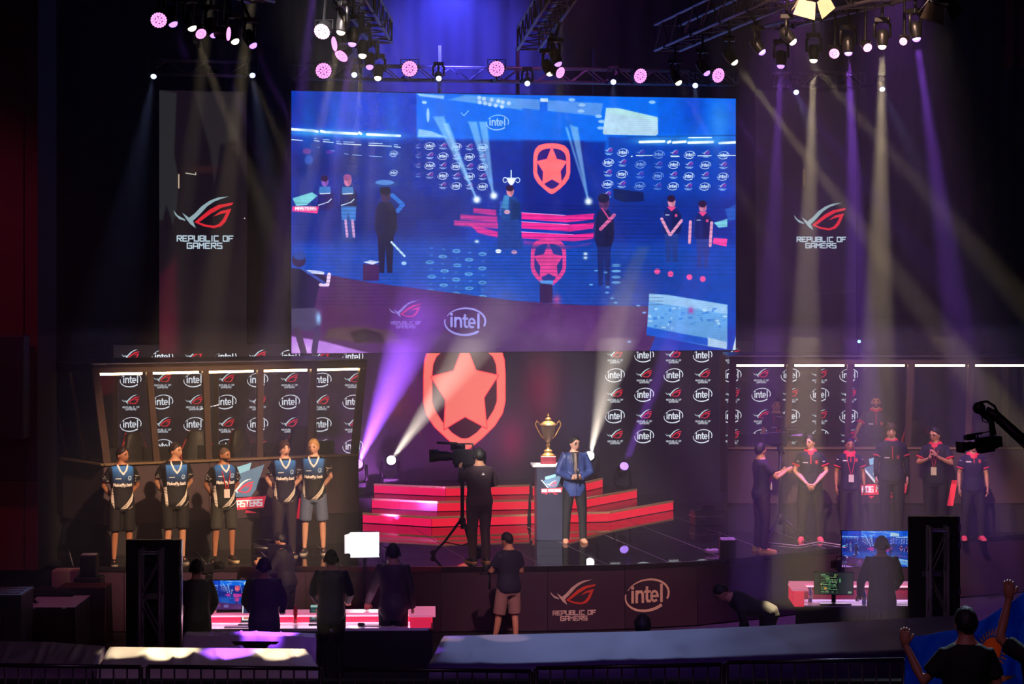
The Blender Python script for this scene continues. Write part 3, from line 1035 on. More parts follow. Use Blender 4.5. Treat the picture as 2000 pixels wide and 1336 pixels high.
    # trophy shapes
    c.poly([(981, 347), (998, 347), (995, 355), (990, 360), (988, 360), (983, 355)], (235, 240, 250), 1, 2)
    c.stroke(arc(977, 350, 4, 5, 60, 330, 8), 1.6, (225, 235, 250)); c.stroke(arc(1002, 350, 4, 5, 120, -150, 8), 1.6, (225, 235, 250))
    # random mottling, scan lines
    c.noise(0, .10, 14 * k)
    c.noise(0, .08, 5 * k)
    c.a *= (1 - 0.07 * ((np.arange(c.h) // 2) % 3 == 0))[:, None, None]
    return c


FEED = feed().image('live_camera_picture')
scr = thing('led_screen', 'huge LED screen showing the live blue stage picture above the stage', 'led screen', S((sL + sR) / 2, VS, zb), YAW)
uv_quad('screen_face', S(sL, VS, zt), S(sR, VS, zt), S(sR, VS, zb), S(sL, VS, zb), display('live_screen', FEED, 1.3, glow=True), scr)
hw = (sR - sL) / 2
MB().box((-hw - .015, 0.004, -.015), (hw + .015, 0.16, zt - zb + .015)).build('housing', BLACK, scr)
for i in (-3, -1.5, 0, 1.5, 3):
    MB().box((i - .03, .03, zt - zb), (i + .03, .1, zt - zb + .9)).build('hanging_bar', DARKMET, scr)

# ------------------------------------------------------------------ side banners (upright LED columns)


def banner(px0, px1, lx, ly, lw, label, paint):
    c = Canvas(px0, 175, px1, 692, 1.6, (22, 15, 24))
    paint(c)
    c.prims(eye_prims((150, 176, 184), (225, 40, 55), (190, 212, 226)), lx, ly, lw)
    bl, z1 = on_plane(px0, 176, VB)
    br, _ = on_plane(px1, 176, VB)
    _, z0 = on_plane((px0 + px1) / 2, 691, VB)
    t = thing('led_banner', label, 'led banner', S((bl + br) / 2, VB, z0), YAW)
    uv_quad('banner_face', S(bl, VB, z1), S(br, VB, z1), S(br, VB, z0), S(bl, VB, z0), display('banner_picture_%d' % px0, c.image('banner_picture')), t)
    MB().box((-(br - bl) / 2, 0.005, 0), ((br - bl) / 2, 0.12, z1 - z0)).build('housing', BLACK, t)


def paint_l(c):
    c.poly([(310, 175), (345, 180), (340, 300), (349, 350), (345, 405), (338, 440), (325, 400), (318, 430), (310, 430)], (44, 46, 48), .8, 6)
    c.poly([(380, 178), (476, 175), (466, 270), (430, 280), (424, 330), (418, 360), (410, 290), (395, 240)], (46, 42, 44), .7, 8)
    c.glow(400, 330, 30, 8, (52, 26, 28), .8)
    c.stroke([(349, 340), (349, 366)], 2.6, (235, 205, 170), .9, 2)
    c.stroke([(363, 337), (382, 340), (382, 336)], 2, (225, 222, 200), .9, 2)
    c.poly([(311, 540), (345, 500), (350, 692), (311, 692)], (66, 12, 34), .8, 24)
    c.glow(325, 670, 20, 60, (96, 14, 40), .7)
    c.ell(478, 425, 1.5, 1.5, (200, 180, 190))


banner(311, 482, 397, 414, 118, 'tall dark LED banner with eye logo left of the big screen', paint_l)


def paint_r(c):
    c.glow(1560, 520, 90, 160, (34, 18, 52), .8)
    c.stroke([(1570, 330), (1570, 360)], 3, (150, 120, 70), .7, 3)
    c.stroke([(1590, 575), (1670, 568)], 3, (70, 56, 72), .6, 4)


banner(1476, 1672, 1601, 422, 103, 'tall dark LED banner with eye logo right of the big screen', paint_r)
# dark drapes hanging beside the banners
for px0, px1, lab in ((80, 309, 'black stage drape between red wall and left LED banner'), (484, 566, 'narrow black drape between left LED banner and big screen'), (1676, 2060, 'wide black stage drape right of the right LED banner')):
    b0, _ = on_plane(px0, 0, 43.1)
    b1, _ = on_plane(px1, 0, 43.1)
    p, q = S(b0, 43.1, 0), S(b1, 43.1, 0)
    tag(folds((p.x, p.y), (q.x, q.y), 1.0 if px0 > 1000 else 4.2, 13.6, 0.035, 0.42).build('stage_drape', mat('drape', (11, 10, 17), 0.85, 0, 0.3, 4), smooth=True), lab, 'curtain')
p = P(1958, 0, 118)
tag(folds((p.x, p.y), (p.x + 2.2, p.y + .1), P(0, 132, 118).z, 13.4, 0.05, 0.22).build('side_curtain', mat('red_velvet', (86, 18, 32), 0.85, 0, 0.25, 6), smooth=True), 'dark red curtain hanging at the top right corner', 'curtain')
# ------------------------------------------------------------------ red LED stairs
def led_panel(name, col, power):
    return mat(name, (40, 6, 12), 0.3, 0, 0.1, 3, emit=col, power=power, glow=True)


M_PINK = led_panel('led_riser_pink', (255, 26, 92), 0.95)
M_RED = led_panel('led_riser_red', (255, 34, 62), 0.95)
M_NOSE = mat('brass_nosing', (214, 160, 120), 0.35, 0.7, 0.1, emit=(215, 150, 110), power=0.25)  # faint emission added to the brass to imitate light caught on it
M_TREAD = mat('gloss_tread', (44, 14, 24), 0.22, 0, 0.15, 3)


def podium(label, tiers, cols, back):
    t = thing('led_stairs', label, 'stairs', G(tiers[0][1][0], 1030))
    z0 = 1.0
    for k, pts in enumerate(tiers):
        z1 = 1.0 + 0.18 * (k + 1)
        q = [P(px, py, (py - 536) / (CZ - z1)) for px, py in pts]
        b1 = q[-1] + Vector((0.02, 0, 0)); b0 = q[0]
        bb = [Vector((b1.x - SN * 0.0, 0, 0)), Vector((b0.x, 0, 0))]
        for b in bb:
            b.y = (back + b.x * SN) / CS
        poly = [(p.x, p.y) for p in q] + [(b.x, b.y) for b in bb]
        MB().slab(poly, z0 - (0.001 if k else 0), z1 - 0.02).build('step_body', BLACK, t, world=True)
        MB().slab(poly, z1 - 0.02, z1).build('tread', M_TREAD, t, world=True)
        for i in range(len(q) - 1):
            d = (q[i + 1] - q[i]); d.z = 0; d.normalize()
            n = Vector((d.y, -d.x, 0))
            a, b = q[i] + n * 0.012, q[i + 1] + n * 0.012
            L = (b - a).length
            m = max(1, round(L / 0.9))
            for j in range(m):
                e0 = a + (b - a) * (j / m) + d * 0.004; e1 = a + (b - a) * ((j + 1) / m) - d * 0.004
                MB().hexa([(e0.x, e0.y, z0 + .012), (e1.x, e1.y, z0 + .012), (e1.x - n.x * .012, e1.y - n.y * .012, z0 + .012), (e0.x - n.x * .012, e0.y - n.y * .012, z0 + .012)],
                          [(e0.x, e0.y, z1 - .03), (e1.x, e1.y, z1 - .03), (e1.x - n.x * .012, e1.y - n.y * .012, z1 - .03), (e0.x - n.x * .012, e0.y - n.y * .012, z1 - .03)]).build('riser_panel', cols[i], t, world=True)
            a2, b2 = q[i] + n * 0.02, q[i + 1] + n * 0.02
            MB().slab([(a2.x, a2.y), (b2.x, b2.y), (b2.x - n.x * .05, b2.y - n.y * .05), (a2.x - n.x * .05, a2.y - n.y * .05)], z1 - .028, z1 + .006).build('nosing', M_NOSE, t, world=True)
        z0 = z1
    return t


podium('red LED stairs left of the trophy, in front of the star shield', [[(709, 1002), (843, 1010), (1030, 1005)], [(709, 973), (855, 980), (1032, 976)], [(731, 945), (870, 951), (1034, 947)]], [M_PINK, M_RED], 42.95)
podium('red LED stairs right of the trophy, behind the presenter', [[(1037, 1004), (1189, 1000), (1314, 978)], [(1037, 977), (1132, 975), (1243, 955)], [(1040, 950), (1110, 949), (1176, 934)]], [M_RED, M_RED], 43.0)

# ------------------------------------------------------------------ gaming booths
M_BFRAME = mat('booth_frame', (86, 68, 62), 0.45, 0.2, 0.15)
M_BDARK = mat('booth_dark_panel', (66, 48, 56), 0.6, 0, 0.12, 2)
M_SKIRT = mat('black_skirt_cloth', (30, 26, 32), 0.8, 0, 0.3, 6)
M_ROOF = mat('booth_roof', (30, 26, 36), 0.3, 0.2)
M_TUBE = mat('warm_light_tube', (255, 235, 205), 0.4, emit=(255, 214, 150), power=24.0, glow=True)
GLASS = glass('booth_glass', (0.93, 0.92, 0.92, 1), dust=0.012)
ZR, ZSILL, ZPAN = CZ - 1.41, 2.47, 1.5


def offset_poly(pts, d):
    """open polyline moved d to its left-hand (back) side"""
    out = []
    for i, p in enumerate(pts):
        ns = []
        for j in (i - 1, i):
            if 0 <= j < len(pts) - 1:
                e = (pts[j + 1] - pts[j]).normalized()
                ns.append(Vector((-e.y, e.x)))
        n = sum(ns, Vector((0, 0))).normalized()
        out.append(p + n * (d / max(0.5, n.dot(ns[0]))))
    return out


def lerp(a, b, t):
    return a + (b - a) * t


def booth(label, front, bays, back, tubes):
    front = [Vector(p) for p in front]
    c = sum(front, Vector((0, 0))) / len(front)
    t = thing('gaming_booth', label, 'gaming booth', (c.x, c.y, 1.0))
    low = offset_poly(front, 0.34)
    dn = lambda p, z: Vector((p.x, p.y, z))
    poly = [(p.x, p.y) for p in front] + [tuple(b) for b in back]
    MB().slab(poly, ZR - .05, ZR).build('roof', M_ROOF, t, world=True)
    lpoly = [(p.x, p.y) for p in offset_poly(front, 0.40)] + [tuple(b) for b in back]
    MB().slab(lpoly, 1.0, ZPAN).build('platform', DEEP, t, world=True)
    for i in range(len(front) - 1):
        a, b, la, lb = front[i], front[i + 1], low[i], low[i + 1]
        e = (b - a).normalized()
        n = Vector((e.y, -e.x))                      # outward
        ib = lambda p, d: p - n * d
        # roof fascia, sill, skirt
        MB().hexa([dn(a, ZR - .13), dn(b, ZR - .13), dn(ib(b, .05), ZR - .13), dn(ib(a, .05), ZR - .13)], [dn(a, ZR + .015), dn(b, ZR + .015), dn(ib(b, .05), ZR + .015), dn(ib(a, .05), ZR + .015)]).build('roof_edge', M_BFRAME, t, world=True)
        MB().hexa([dn(a + n * .012, ZR + .002), dn(b + n * .012, ZR + .002), dn(ib(b, .02), ZR + .002), dn(ib(a, .02), ZR + .002)], [dn(a + n * .012, ZR + .022), dn(b + n * .012, ZR + .022), dn(ib(b, .02), ZR + .022), dn(ib(a, .02), ZR + .022)]).build('roof_trim', mat('bright_trim', (200, 195, 205), 0.2, 0.95), t, world=True)
        MB().hexa([dn(la + n * .05, ZSILL - .03), dn(lb + n * .05, ZSILL - .03), dn(ib(lb, .12), ZSILL - .03), dn(ib(la, .12), ZSILL - .03)], [dn(la + n * .05, ZSILL), dn(lb + n * .05, ZSILL), dn(ib(lb, .12), ZSILL), dn(ib(la, .12), ZSILL)]).build('sill', mat('booth_sill', (150, 125, 95), 0.35, 0.5), t, world=True)
        sk = MB()
        L = (lb - la).length
        nn = int(L / .07)
        vs, fs = [], []
        for k in range(nn + 1):
            p = lerp(la, lb, k / nn) - n * (.03 + .018 * math.sin(k * 1.9) + .012 * math.sin(k * .7 + 1))
            p2 = lerp(la, lb, k / nn) + n * (.02 + .03 * math.sin(k * 1.3 + .5))
            vs += [(p2.x, p2.y, 1.003), (p.x, p.y, ZPAN)]
        sk.add(vs, [(2 * k, 2 * k + 2, 2 * k + 3, 2 * k + 1) for k in range(nn)])
        sk.build('skirt', M_SKIRT, t, smooth=True, world=True)
        m = bays[i]
        for k in range(m + 1):
            if k == m and i < len(front) - 2:
                continue
            tp, bp = lerp(a, b, k / m), lerp(la, lb, k / m)
            w = .05 if k not in (0, m) else .06
            sh = e * (w if k == 0 else -w if k == m else 0)
            bp, tp = bp + sh, tp + sh
            MB().hexa([dn(bp - e * w, ZSILL), dn(bp + e * w, ZSILL), dn(ib(bp + e * w, .08), ZSILL), dn(ib(bp - e * w, .08), ZSILL)], [dn(tp - e * w, ZR - .1), dn(tp + e * w, ZR - .1), dn(ib(tp + e * w, .08), ZR - .1), dn(ib(tp - e * w, .08), ZR - .1)]).build('post', M_BFRAME, t, world=True)
        for k in range(m):
            t0, t1, b0, b1 = lerp(a, b, k / m), lerp(a, b, (k + 1) / m), lerp(la, lb, k / m), lerp(la, lb, (k + 1) / m)
            MB().hexa([dn(ib(b0, .03), ZSILL), dn(ib(b1, .03), ZSILL), dn(ib(b1, .038), ZSILL), dn(ib(b0, .038), ZSILL)], [dn(ib(t0, .03), ZR - .08), dn(ib(t1, .03), ZR - .08), dn(ib(t1, .038), ZR - .08), dn(ib(t0, .038), ZR - .08)]).build('glass_pane', GLASS, t, world=True)
            g0, g1 = b0 + e * .004, b1 - e * .004
            MB().hexa([dn(g0, ZPAN), dn(g1, ZPAN), dn(ib(g1, .04), ZPAN), dn(ib(g0, .04), ZPAN)], [dn(g0, ZSILL - .032), dn(g1, ZSILL - .032), dn(ib(g1, .04), ZSILL - .032), dn(ib(g0, .04), ZSILL - .032)]).build('front_panel', M_BDARK, t, world=True)
            if k / m < tubes[i]:
                q0, q1 = ib(lerp(t0, t1, .09), .13), ib(lerp(t0, t1, .91), .13)
                MB().tube([dn(q0, ZR - .15), dn(q1, ZR - .15)], .022, 8).build('light_tube', M_TUBE, t, world=True)
    for b in back:
        MB().box((b[0] - .05, b[1] - .05, ZPAN), (b[0] + .05, b[1] + .05, ZR - .05)).build('post', M_BFRAME, t, world=True)
    bk0, bk1 = Vector(back[0]), Vector(back[1])
    for f in (.33, .66):
        q = lerp(bk0, bk1, f)
        MB().box((q.x - .04, q.y - .04, ZPAN), (q.x + .04, q.y + .04, ZR - .05)).build('post', M_BFRAME, t, world=True)
    return t


def XY(px, s):
    return (px - 1000) / s, F / s


A_, B_, C_ = XY(180, 125.5), XY(717, 118.4), XY(85, 120.6)
lb_dir = (Vector(B_) - Vector(A_)).normalized()
lb_back = Vector((-lb_dir.y, lb_dir.x))
D_ = tuple(Vector(B_) + lb_back * 2.3)
E_ = tuple(Vector(C_) + lb_back * 1.3 + lb_dir * -.2)
left_booth = booth('left glass-fronted gaming booth with leaning frame behind the blue-shirted team', [C_, A_, B_], [2, 5], [D_, E_], [0.0, 1.0])
RA, RB = XY(1425, 114.2), XY(2016, 114.2)
right_booth = booth('right glass-fronted gaming booth behind the navy-shirted team', [RA, RB], [5], [(RB[0] + .05, RB[1] + 2.4), (RA[0] + .1, RA[1] + 2.4)], [1.0])


def hit(px, py, p0, n):
    """where the ray through a pixel meets a plane"""
    d = Vector(((px - 1000) / F, 1, -(py - 536) / F))
    o = Vector((0, 0, CZ))
    k = (Vector(p0) - o).dot(n) / d.dot(n)
    return o + d * k


def emblem_prims(ink=(250, 240, 245)):
    """event emblem: pale blue shards, eye mark and a red lettered bar; width about 1"""
    u = 1 / 92.0
    T = lambda l: [(x * u, y * u) for x, y in l]
    o = [('poly', T([(-30, -58), (19, -71), (15, -56), (-28, -46)]), (130, 190, 215)),
         ('poly', T([(-42, -40), (43, -67), (27, -24), (18, -12), (-20, -12)]), (88, 122, 152)),
         ('poly', T([(-46, -44), (-43, -46), (-14, -12), (-19, -12)]), (215, 230, 238))]
    for p in eye_prims((235, 240, 245), (240, 60, 80), words=False):
        o.append((p[0], [(x * .5 - .0, y * .5 - .33) for x, y in p[1]], p[-1]))
    o += [('poly', T([(-46, -8), (46, -12), (41, 8), (-44, 12)]), (245, 60, 82)),
          ('poly', T([(-30, 14), (-18, 13), (-25, 18)]), (245, 60, 82)), ('poly', T([(9, 11), (30, 17), (7, 16)]), (245, 60, 82))]
    o += text_prims('MASTERS', .12, -.005, .6, .105, ink, .27)
    o += text_prims('ROG', -.35, .005, .24, .105, ink, .27)
    return o


def glow_print(c):  # printed emblems get an added glow; they are no lamps
    return mat('print_with_glow_%d_%d_%d' % c, c, 0.4, 0, 0.05, emit=c, power=0.55)


low = offset_poly([Vector(C_), Vector(A_), Vector(B_)], 0.34)
ln = Vector((lb_dir.y, -lb_dir.x, 0))
pl = Vector((low[1].x, low[1].y, 2)) + ln * .004
decal('event_emblem', emblem_prims(), hit(471, 984, pl, ln), (lb_dir.x, lb_dir.y, 0), (0, 0, -1), .86, .004, left_booth, glow_print)
q = [hit(x, y, pl, ln) for x, y in ((584, 974), (593, 969), (592, 1012), (578, 1013))]
decal('red_slash', [('poly', [(0, 0), (.09, -.05), (.085, .32), (-.05, .33)], (245, 40, 60))], q[0], (lb_dir.x, lb_dir.y, 0), (0, 0, -1), 1.0, .004, left_booth, glow_print)
pr = Vector((0, RA[1] + .34, 0))
rn = Vector((0, -1, 0))
decal('event_emblem', emblem_prims(), hit(1727, 955, pr, rn), (1, 0, 0), (0, 0, -1), .82, .008, right_booth, glow_print)
decal('red_slash', [('poly', [(0, 0), (.095, 0), (.02, .44), (-.085, .44)], (250, 60, 78))], hit(1859, 938, pr, rn), (1, 0, 0), (0, 0, -1), 1.0, .008, right_booth, glow_print)

# desks, monitors and chairs inside the booths
M_CHAIR = mat('chair_leather', (24, 22, 25), 0.5)
M_CHRED = mat('chair_red', (190, 30, 38), 0.5)


def gaming_chair(label, loc, rz):
    t = thing('gaming_chair', label, 'chair', loc, rz, 'gaming chairs in the booths')
    MB().box((-.26, -.25, .42), (.26, .24, .52)).build('seat', M_CHAIR, t, bevel=.03)
    MB().rings([[Vector((sx * w, .26 + .1 * (z - .5) + dy, z)) for sx, dy in ((-1, 0), (-.6, .07), (.6, .07), (1, 0), (.6, -.05), (-.6, -.05))] for z, w in ((.5, .22), (.75, .26), (1.0, .27), (1.18, .2), (1.3, .17), (1.34, .1))]).build('backrest', M_CHAIR, t, smooth=True)
    for s in (-1, 1):
        MB().tube([(s * .25, .27, .55), (s * .28, .3, .8), (s * .27, .33, 1.0), (s * .18, .345, 1.2), (s * .14, .36, 1.32)], .022, 6).build('side_bolster', M_CHRED, t, smooth=True)
        MB().tube([(s * .3, -.15, .68), (s * .3, .15, .68), (s * .29, .2, .5)], .03, 6).build('armrest', M_CHAIR, t)
    MB().tube([(0, 0, .08), (0, 0, .43)], .03, 8).build('gas_lift', STEEL, t)
    for k in range(5):
        a = 2 * PI * k / 5
        MB().tube([(0, 0, .1), (.3 * math.cos(a), .3 * math.sin(a), .05)], [.03, .018], 6).build('base_leg', PLASTIC, t)
    return t


def monitor(name, label, loc, rz, w, h, lift, face, group=None, tilt=0.0):
    t = thing(name, label, 'monitor', loc, rz, group)
    MB().box((-w * .28, -.1, 0), (w * .28, .1, .015)).build('stand_base', PLASTIC, t, bevel=.004)
    MB().box((-.03, .01, .01), (.03, .04, lift + h * .5)).build('stand_neck', PLASTIC, t)
    b = MB().box((-w / 2, -.03, lift), (w / 2, .012, lift + h)).build('housing', PLASTIC, t, bevel=.006)
    uv_quad('screen', (-w / 2 + .012, -.0315, lift + h - .012), (w / 2 - .012, -.0315, lift + h - .012), (w / 2 - .012, -.0315, lift + .012), (-w / 2 + .012, -.0315, lift + .012), face, t, world=False)
    return t


c = Canvas(0, 0, 64, 36, 2, (30, 60, 70))
for k in range(30):
    c.ell(random.uniform(0, 64), random.uniform(0, 36), random.uniform(2, 8), random.uniform(1, 5), random.choice([(60, 110, 60), (40, 70, 110), (110, 120, 70), (20, 30, 40)]), .7, 3)
M_GAME = display('game_picture', c.image('game_picture'), 0.8)
order = ['first', 'second', 'third', 'fourth', 'fifth']
for side, (p0, p1, ax) in (('left', (Vector(A_), Vector(B_), lb_dir)), ('right', (Vector(RA), Vector(RB), Vector((1, 0))))):
    bk = Vector((-ax.y, ax.x))
    rz = math.atan2(ax.y, ax.x)
    mid = lerp(p0, p1, .5) + bk * .95
    L = (p1 - p0).length
    t = thing('booth_desk', 'long dark desk inside the %s gaming booth' % side, 'desk', (mid.x, mid.y, ZPAN), rz)
    MB().box((-L / 2 + .25, -.3, .7), (L / 2 - .25, .3, .74)).build('desk_top', mat('booth_desk_top', (40, 34, 38), 0.35), t, bevel=.006)
    for x in (-L / 2 + .3, -.6, .6, L / 2 - .3):
        MB().box((x - .03, -.27, 0), (x + .03, .27, .7)).build('leg', DARKMET, t)
    for k in range(5):
        q = lerp(p0, p1, (k + .5) / 5) + bk * .92
        monitor('player_monitor', 'black monitor seen from behind, %s from the left in the %s booth' % (order[k], side), (q.x, q.y, ZPAN + .74), rz + PI, .55, .32, .1, M_GAME, 'player monitors')
        if side == 'right' and k in (0, 1, 2):
            continue
        q = lerp(p0, p1, (k + .5) / 5) + bk * 1.6
        gaming_chair('black gaming chair with red sides, %s from the left in the %s booth' % (order[k], side), (q.x, q.y, ZPAN), rz + (.3 if k % 2 else -.25))

# bits seen on the stage: pedestal and trophy
pd = G(1073, 1053)
t = thing('trophy_pedestal', 'tall dark pedestal with a white top under the trophy', 'pedestal', pd, R(4))
MB().box((-.235, -.235, 0), (.235, .235, 1.23)).build('column', mat('pedestal_dark', (44, 46, 66), 0.35, 0, 0.1), t, bevel=.006)
MB().box((-.3, -.26, 1.23), (.3, .26, 1.27)).build('pedestal_top', mat('pedestal_white', (235, 238, 242), 0.35), t, bevel=.006)
decal('event_emblem', emblem_prims(), Vector((.02, -.237, .84)), (1, 0, 0), (0, 0, -1), .36, .003, t, glow_print, world=False)
M_MAROON = mat('maroon_wood', (110, 30, 48), 0.35)
tr = thing('trophy', 'golden two-handled trophy cup with lid on the pedestal', 'trophy', (pd.x - .02, pd.y, pd.z + 1.27), 0)
MB().cbox((0, 0, .065), (.26, .26, .13)).build('plinth', M_MAROON, tr, bevel=.008)
MB().lathe([(.105, .13), (.11, .145), (.075, .165), (.06, .2), (.075, .215), (.05, .235), (.032, .255), (.028, .29), (.045, .30), (.03, .315), (.026, .35)], 20).build('foot', GOLD, tr, smooth=True)
MB().lathe([(.026, .35), (.04, .37), (.065, .42), (.092, .48), (.108, .54), (.118, .60), (.122, .64), (.135, .648), (.132, .662), (.115, .665)], 24).build('cup', mat('trophy_cup', (240, 205, 170), 0.33, 0.65, 0.05), tr, smooth=True)
lid = MB().lathe([(.128, .663), (.13, .672), (.11, .685), (.075, .71), (.05, .72), (.048, .735), (.058, .742), (.045, .76), (.028, .775), (.012, .785)], 24).build('lid', GOLD, tr, smooth=True)
MB().lathe([(.006, .783), (.02, .795), (.022, .81), (.008, .825), (.012, .835), (.002, .853)], 12).build('finial', GOLD, lid, smooth=True)
for s in (-1, 1):
    MB().tube([(s * .07, 0, .42), (s * .12, 0, .47), (s * .165, 0, .55), (s * .205, 0, .63), (s * .212, 0, .68), (s * .185, 0, .705), (s * .155, 0, .69), (s * .15, 0, .66), (s * .118, 0, .64)], .011, 8).build('handle', GOLD, tr, smooth=True)
    MB().ball((s * .186, 0, .712), .016, 8).build('handle_scroll', GOLD, tr, smooth=True)
# ------------------------------------------------------------------ people
PENDING = []


def blob(name, mb, voxel, mats, parent, it=4, extra=None, label=None):
    """several closed shapes melted into one continuous surface (finished in finish_blobs)"""
    me = bpy.data.meshes.new(name)
    me.from_pydata([tuple(p) for p in mb.v], [], mb.f)
    for m in (mats if isinstance(mats, (list, tuple)) else [mats]):
        me.materials.append(m)
    o = link(name, me, parent, label)
    r = o.modifiers.new('melt', 'REMESH')
    r.mode = 'VOXEL'
    r.voxel_size = voxel
    sm = o.modifiers.new('smooth', 'SMOOTH')
    sm.factor = 0.5
    sm.iterations = it
    PENDING.append((o, extra))
    return o


def finish_blobs():
    dg = bpy.context.evaluated_depsgraph_get()
    dg.update()
    done = []
    for o, extra in PENDING:
        done.append((o, bpy.data.meshes.new_from_object(o.evaluated_get(dg), preserve_all_data_layers=False, depsgraph=dg), extra))
    for o, me, extra in done:
        o.modifiers.clear()
        old = o.data
        mats = [m for m in old.materials]
        me.materials.clear()
        for m in mats:
            me.materials.append(m)
        if extra is not None:
            bm = bmesh.new()
            bm.from_mesh(me)
            vs = [bm.verts.new(p) for p in extra.v]
            for f, mi in zip(extra.f, extra.m):
                try:
                    fc = bm.faces.new([vs[i] for i in f])
                    fc.material_index = mi
                except ValueError:
                    pass
            bmesh.ops.recalc_face_normals(bm, faces=bm.faces)
            bm.to_mesh(me)
            bm.free()
        me.polygons.foreach_set('use_smooth', [True] * len(me.polygons))
        o.data = me
        bpy.data.meshes.remove(old)
    PENDING.clear()


def print_mat(name, im, plain, back=False, rough=0.75, x0=-.3, x1=.3, z0=.75, z1=1.55):
    """cloth whose front (or back) carries a painted print, laid on by the wearer's own coordinates"""
    m = bpy.data.materials.new(name)
    m.use_nodes = True
    nt = m.node_tree
    b = nt.nodes['Principled BSDF']
    b.inputs['Roughness'].default_value = rough
    tc = nt.nodes.new('ShaderNodeTexCoord')
    mp = nt.nodes.new('ShaderNodeSeparateXYZ')
    nt.links.new(tc.outputs['Object'], mp.inputs[0])

    def lin(sock, lo, hi):
        r = nt.nodes.new('ShaderNodeMapRange')
        r.inputs['From Min'].default_value = lo
        r.inputs['From Max'].default_value = hi
        nt.links.new(sock, r.inputs['Value'])
        return r.outputs['Result']
    cx = nt.nodes.new('ShaderNodeCombineXYZ')
    nt.links.new(lin(mp.outputs['X'], x1 if back else x0, x0 if back else x1), cx.inputs['X'])
    nt.links.new(lin(mp.outputs['Z'], z0, z1), cx.inputs['Y'])
    ti = nt.nodes.new('ShaderNodeTexImage')
    ti.image = im
    ti.extension = 'EXTEND'
    nt.links.new(cx.outputs[0], ti.inputs['Vector'])
    sn = nt.nodes.new('ShaderNodeSeparateXYZ')
    nt.links.new(tc.outputs['Normal'], sn.inputs[0])
    fr = lin(sn.outputs['Y'], -0.05 if back else 0.05, 0.05 if back else -0.05)
    mx = nt.nodes.new('ShaderNodeMix')
    mx.data_type = 'RGBA'
    mx.inputs['A'].default_value = srgb(*plain)
    nt.links.new(fr, mx.inputs['Factor'])
    nt.links.new(ti.outputs['Color'], mx.inputs['B'])
    nz = nt.nodes.new('ShaderNodeTexNoise')
    nz.inputs['Scale'].default_value = 14
    nt.links.new(tc.outputs['Object'], nz.inputs['Vector'])
    bp = nt.nodes.new('ShaderNodeBump')
    bp.inputs['Strength'].default_value = 0.35
    bp.inputs['Distance'].default_value = 0.02
    nt.links.new(nz.outputs['Fac'], bp.inputs['Height'])
    nt.links.new(bp.outputs['Normal'], b.inputs['Normal'])
    nt.links.new(mx.outputs['Result'], b.inputs['Base Color'])
    MATS[name] = m
    return m


def jersey_image():
    c = Canvas(-.3, -1.55, .3, -.75, 520, (13, 13, 22))
    for i in range(12):
        z = 1.52 - i * .024
        f = i / 11
        c.rect(-.165 + .01 * f, -z, .165 - .01 * f, -z + .03, (54 - 36 * f, 132 - 92 * f, 225 - 150 * f), 1, 8)
    c.stroke([(-.08, -1.54), (-.045, -1.45), (0, -1.395), (.045, -1.45), (.08, -1.54)], .026, (238, 238, 240))
    c.prims(text_prims('MakeMy.bet', 0, -1.235, .29, .042, (242, 240, 236), .3), 0, 0, 1)
    c.stroke([(-.03, -1.195), (.04, -1.197)], .006, (160, 160, 165))
    c.stroke([(-.115, -1.328), (-.04, -1.33)], .016, (215, 220, 225))
    c.stroke(arc(.1, -1.335, .026, .03, 20, 330, 10), .012, (170, 205, 240)); c.stroke([(.09, -1.30), (.12, -1.35)], .01, (170, 205, 240))
    c.poly([(-.19, -1.17), (-.15, -1.19), (-.135, -.98), (-.125, -.83), (-.165, -.83), (-.175, -1.0)], (232, 226, 214))
    for z in (.9, .94, 1.08, 1.12):
        c.stroke([(-.19, -z - .02), (-.12, -z)], .006, (13, 13, 22))
    for i, w in enumerate((.02, .012, .016)):
        c.stroke([(-.06 + i * .02, -.85 - i * .018), (.05, -.88 - i * .03), (.13, -.98 - i * .03), (.175, -1.10 - i * .03)], [w * .5, w, w, w * .4], (226, 220, 208))
    c.stroke([(.03, -.83), (.15, -.90), (.19, -.95)], .01, (226, 220, 208))
    for s in (-1, 1):
        c.stroke([(s * .19, -1.21), (s * .3, -1.21)], .012, (226, 220, 210))
        c.stroke([(s * .19, -1.185), (s * .3, -1.185)], .008, (226, 220, 210))
        for k in range(9):
            x = s * random.uniform(.2, .28); z = random.uniform(1.23, 1.36)
            c.stroke([(x, -z), (x + random.uniform(-.03, .03), -z + random.uniform(-.02, .02))], .009, (190, 188, 184))
    return c.image('jersey_print')


def polo_image():
    c = Canvas(-.3, -1.55, .3, -.75, 520, (20, 22, 46))
    c.stroke([(0, -1.5), (0, -1.3)], .018, (215, 44, 60))
    c.stroke([(-.125, -1.315), (-.055, -1.315)], .02, (232, 230, 232))
    c.prims(shield_prims((236, 84, 84), (30, 24, 50)), .095, -1.32, .05)
    for s in (-1, 1):
        c.stroke([(s * .2, -1.33), (s * .23, -1.335)], .012, (215, 215, 220))
    return c.image('polo_print')


def suit_image(base, shirt, tie, dark):
    c = Canvas(-.3, -1.55, .3, -.75, 520, base)
    c.poly([(-.07, -1.55), (.07, -1.55), (.055, -1.4), (.008, -1.14), (-.02, -1.14), (-.055, -1.4)], shirt)
    if tie:
        c.poly([(-.022, -1.49), (.022, -1.49), (.014, -1.45), (.03, -1.2), (.0, -1.14), (-.03, -1.2), (-.014, -1.45)], tie)
    for s in (-1, 1):
        c.stroke([(s * .075, -1.53), (s * .1, -1.4), (s * .075, -1.37), (s * .01, -1.14)], .012, dark)
        c.stroke([(s * .09, -.98), (s * .16, -.99)], .008, dark)
    c.stroke([(0, -1.14), (.02, -.76)], .01, dark)
    return c.image('suit_print')


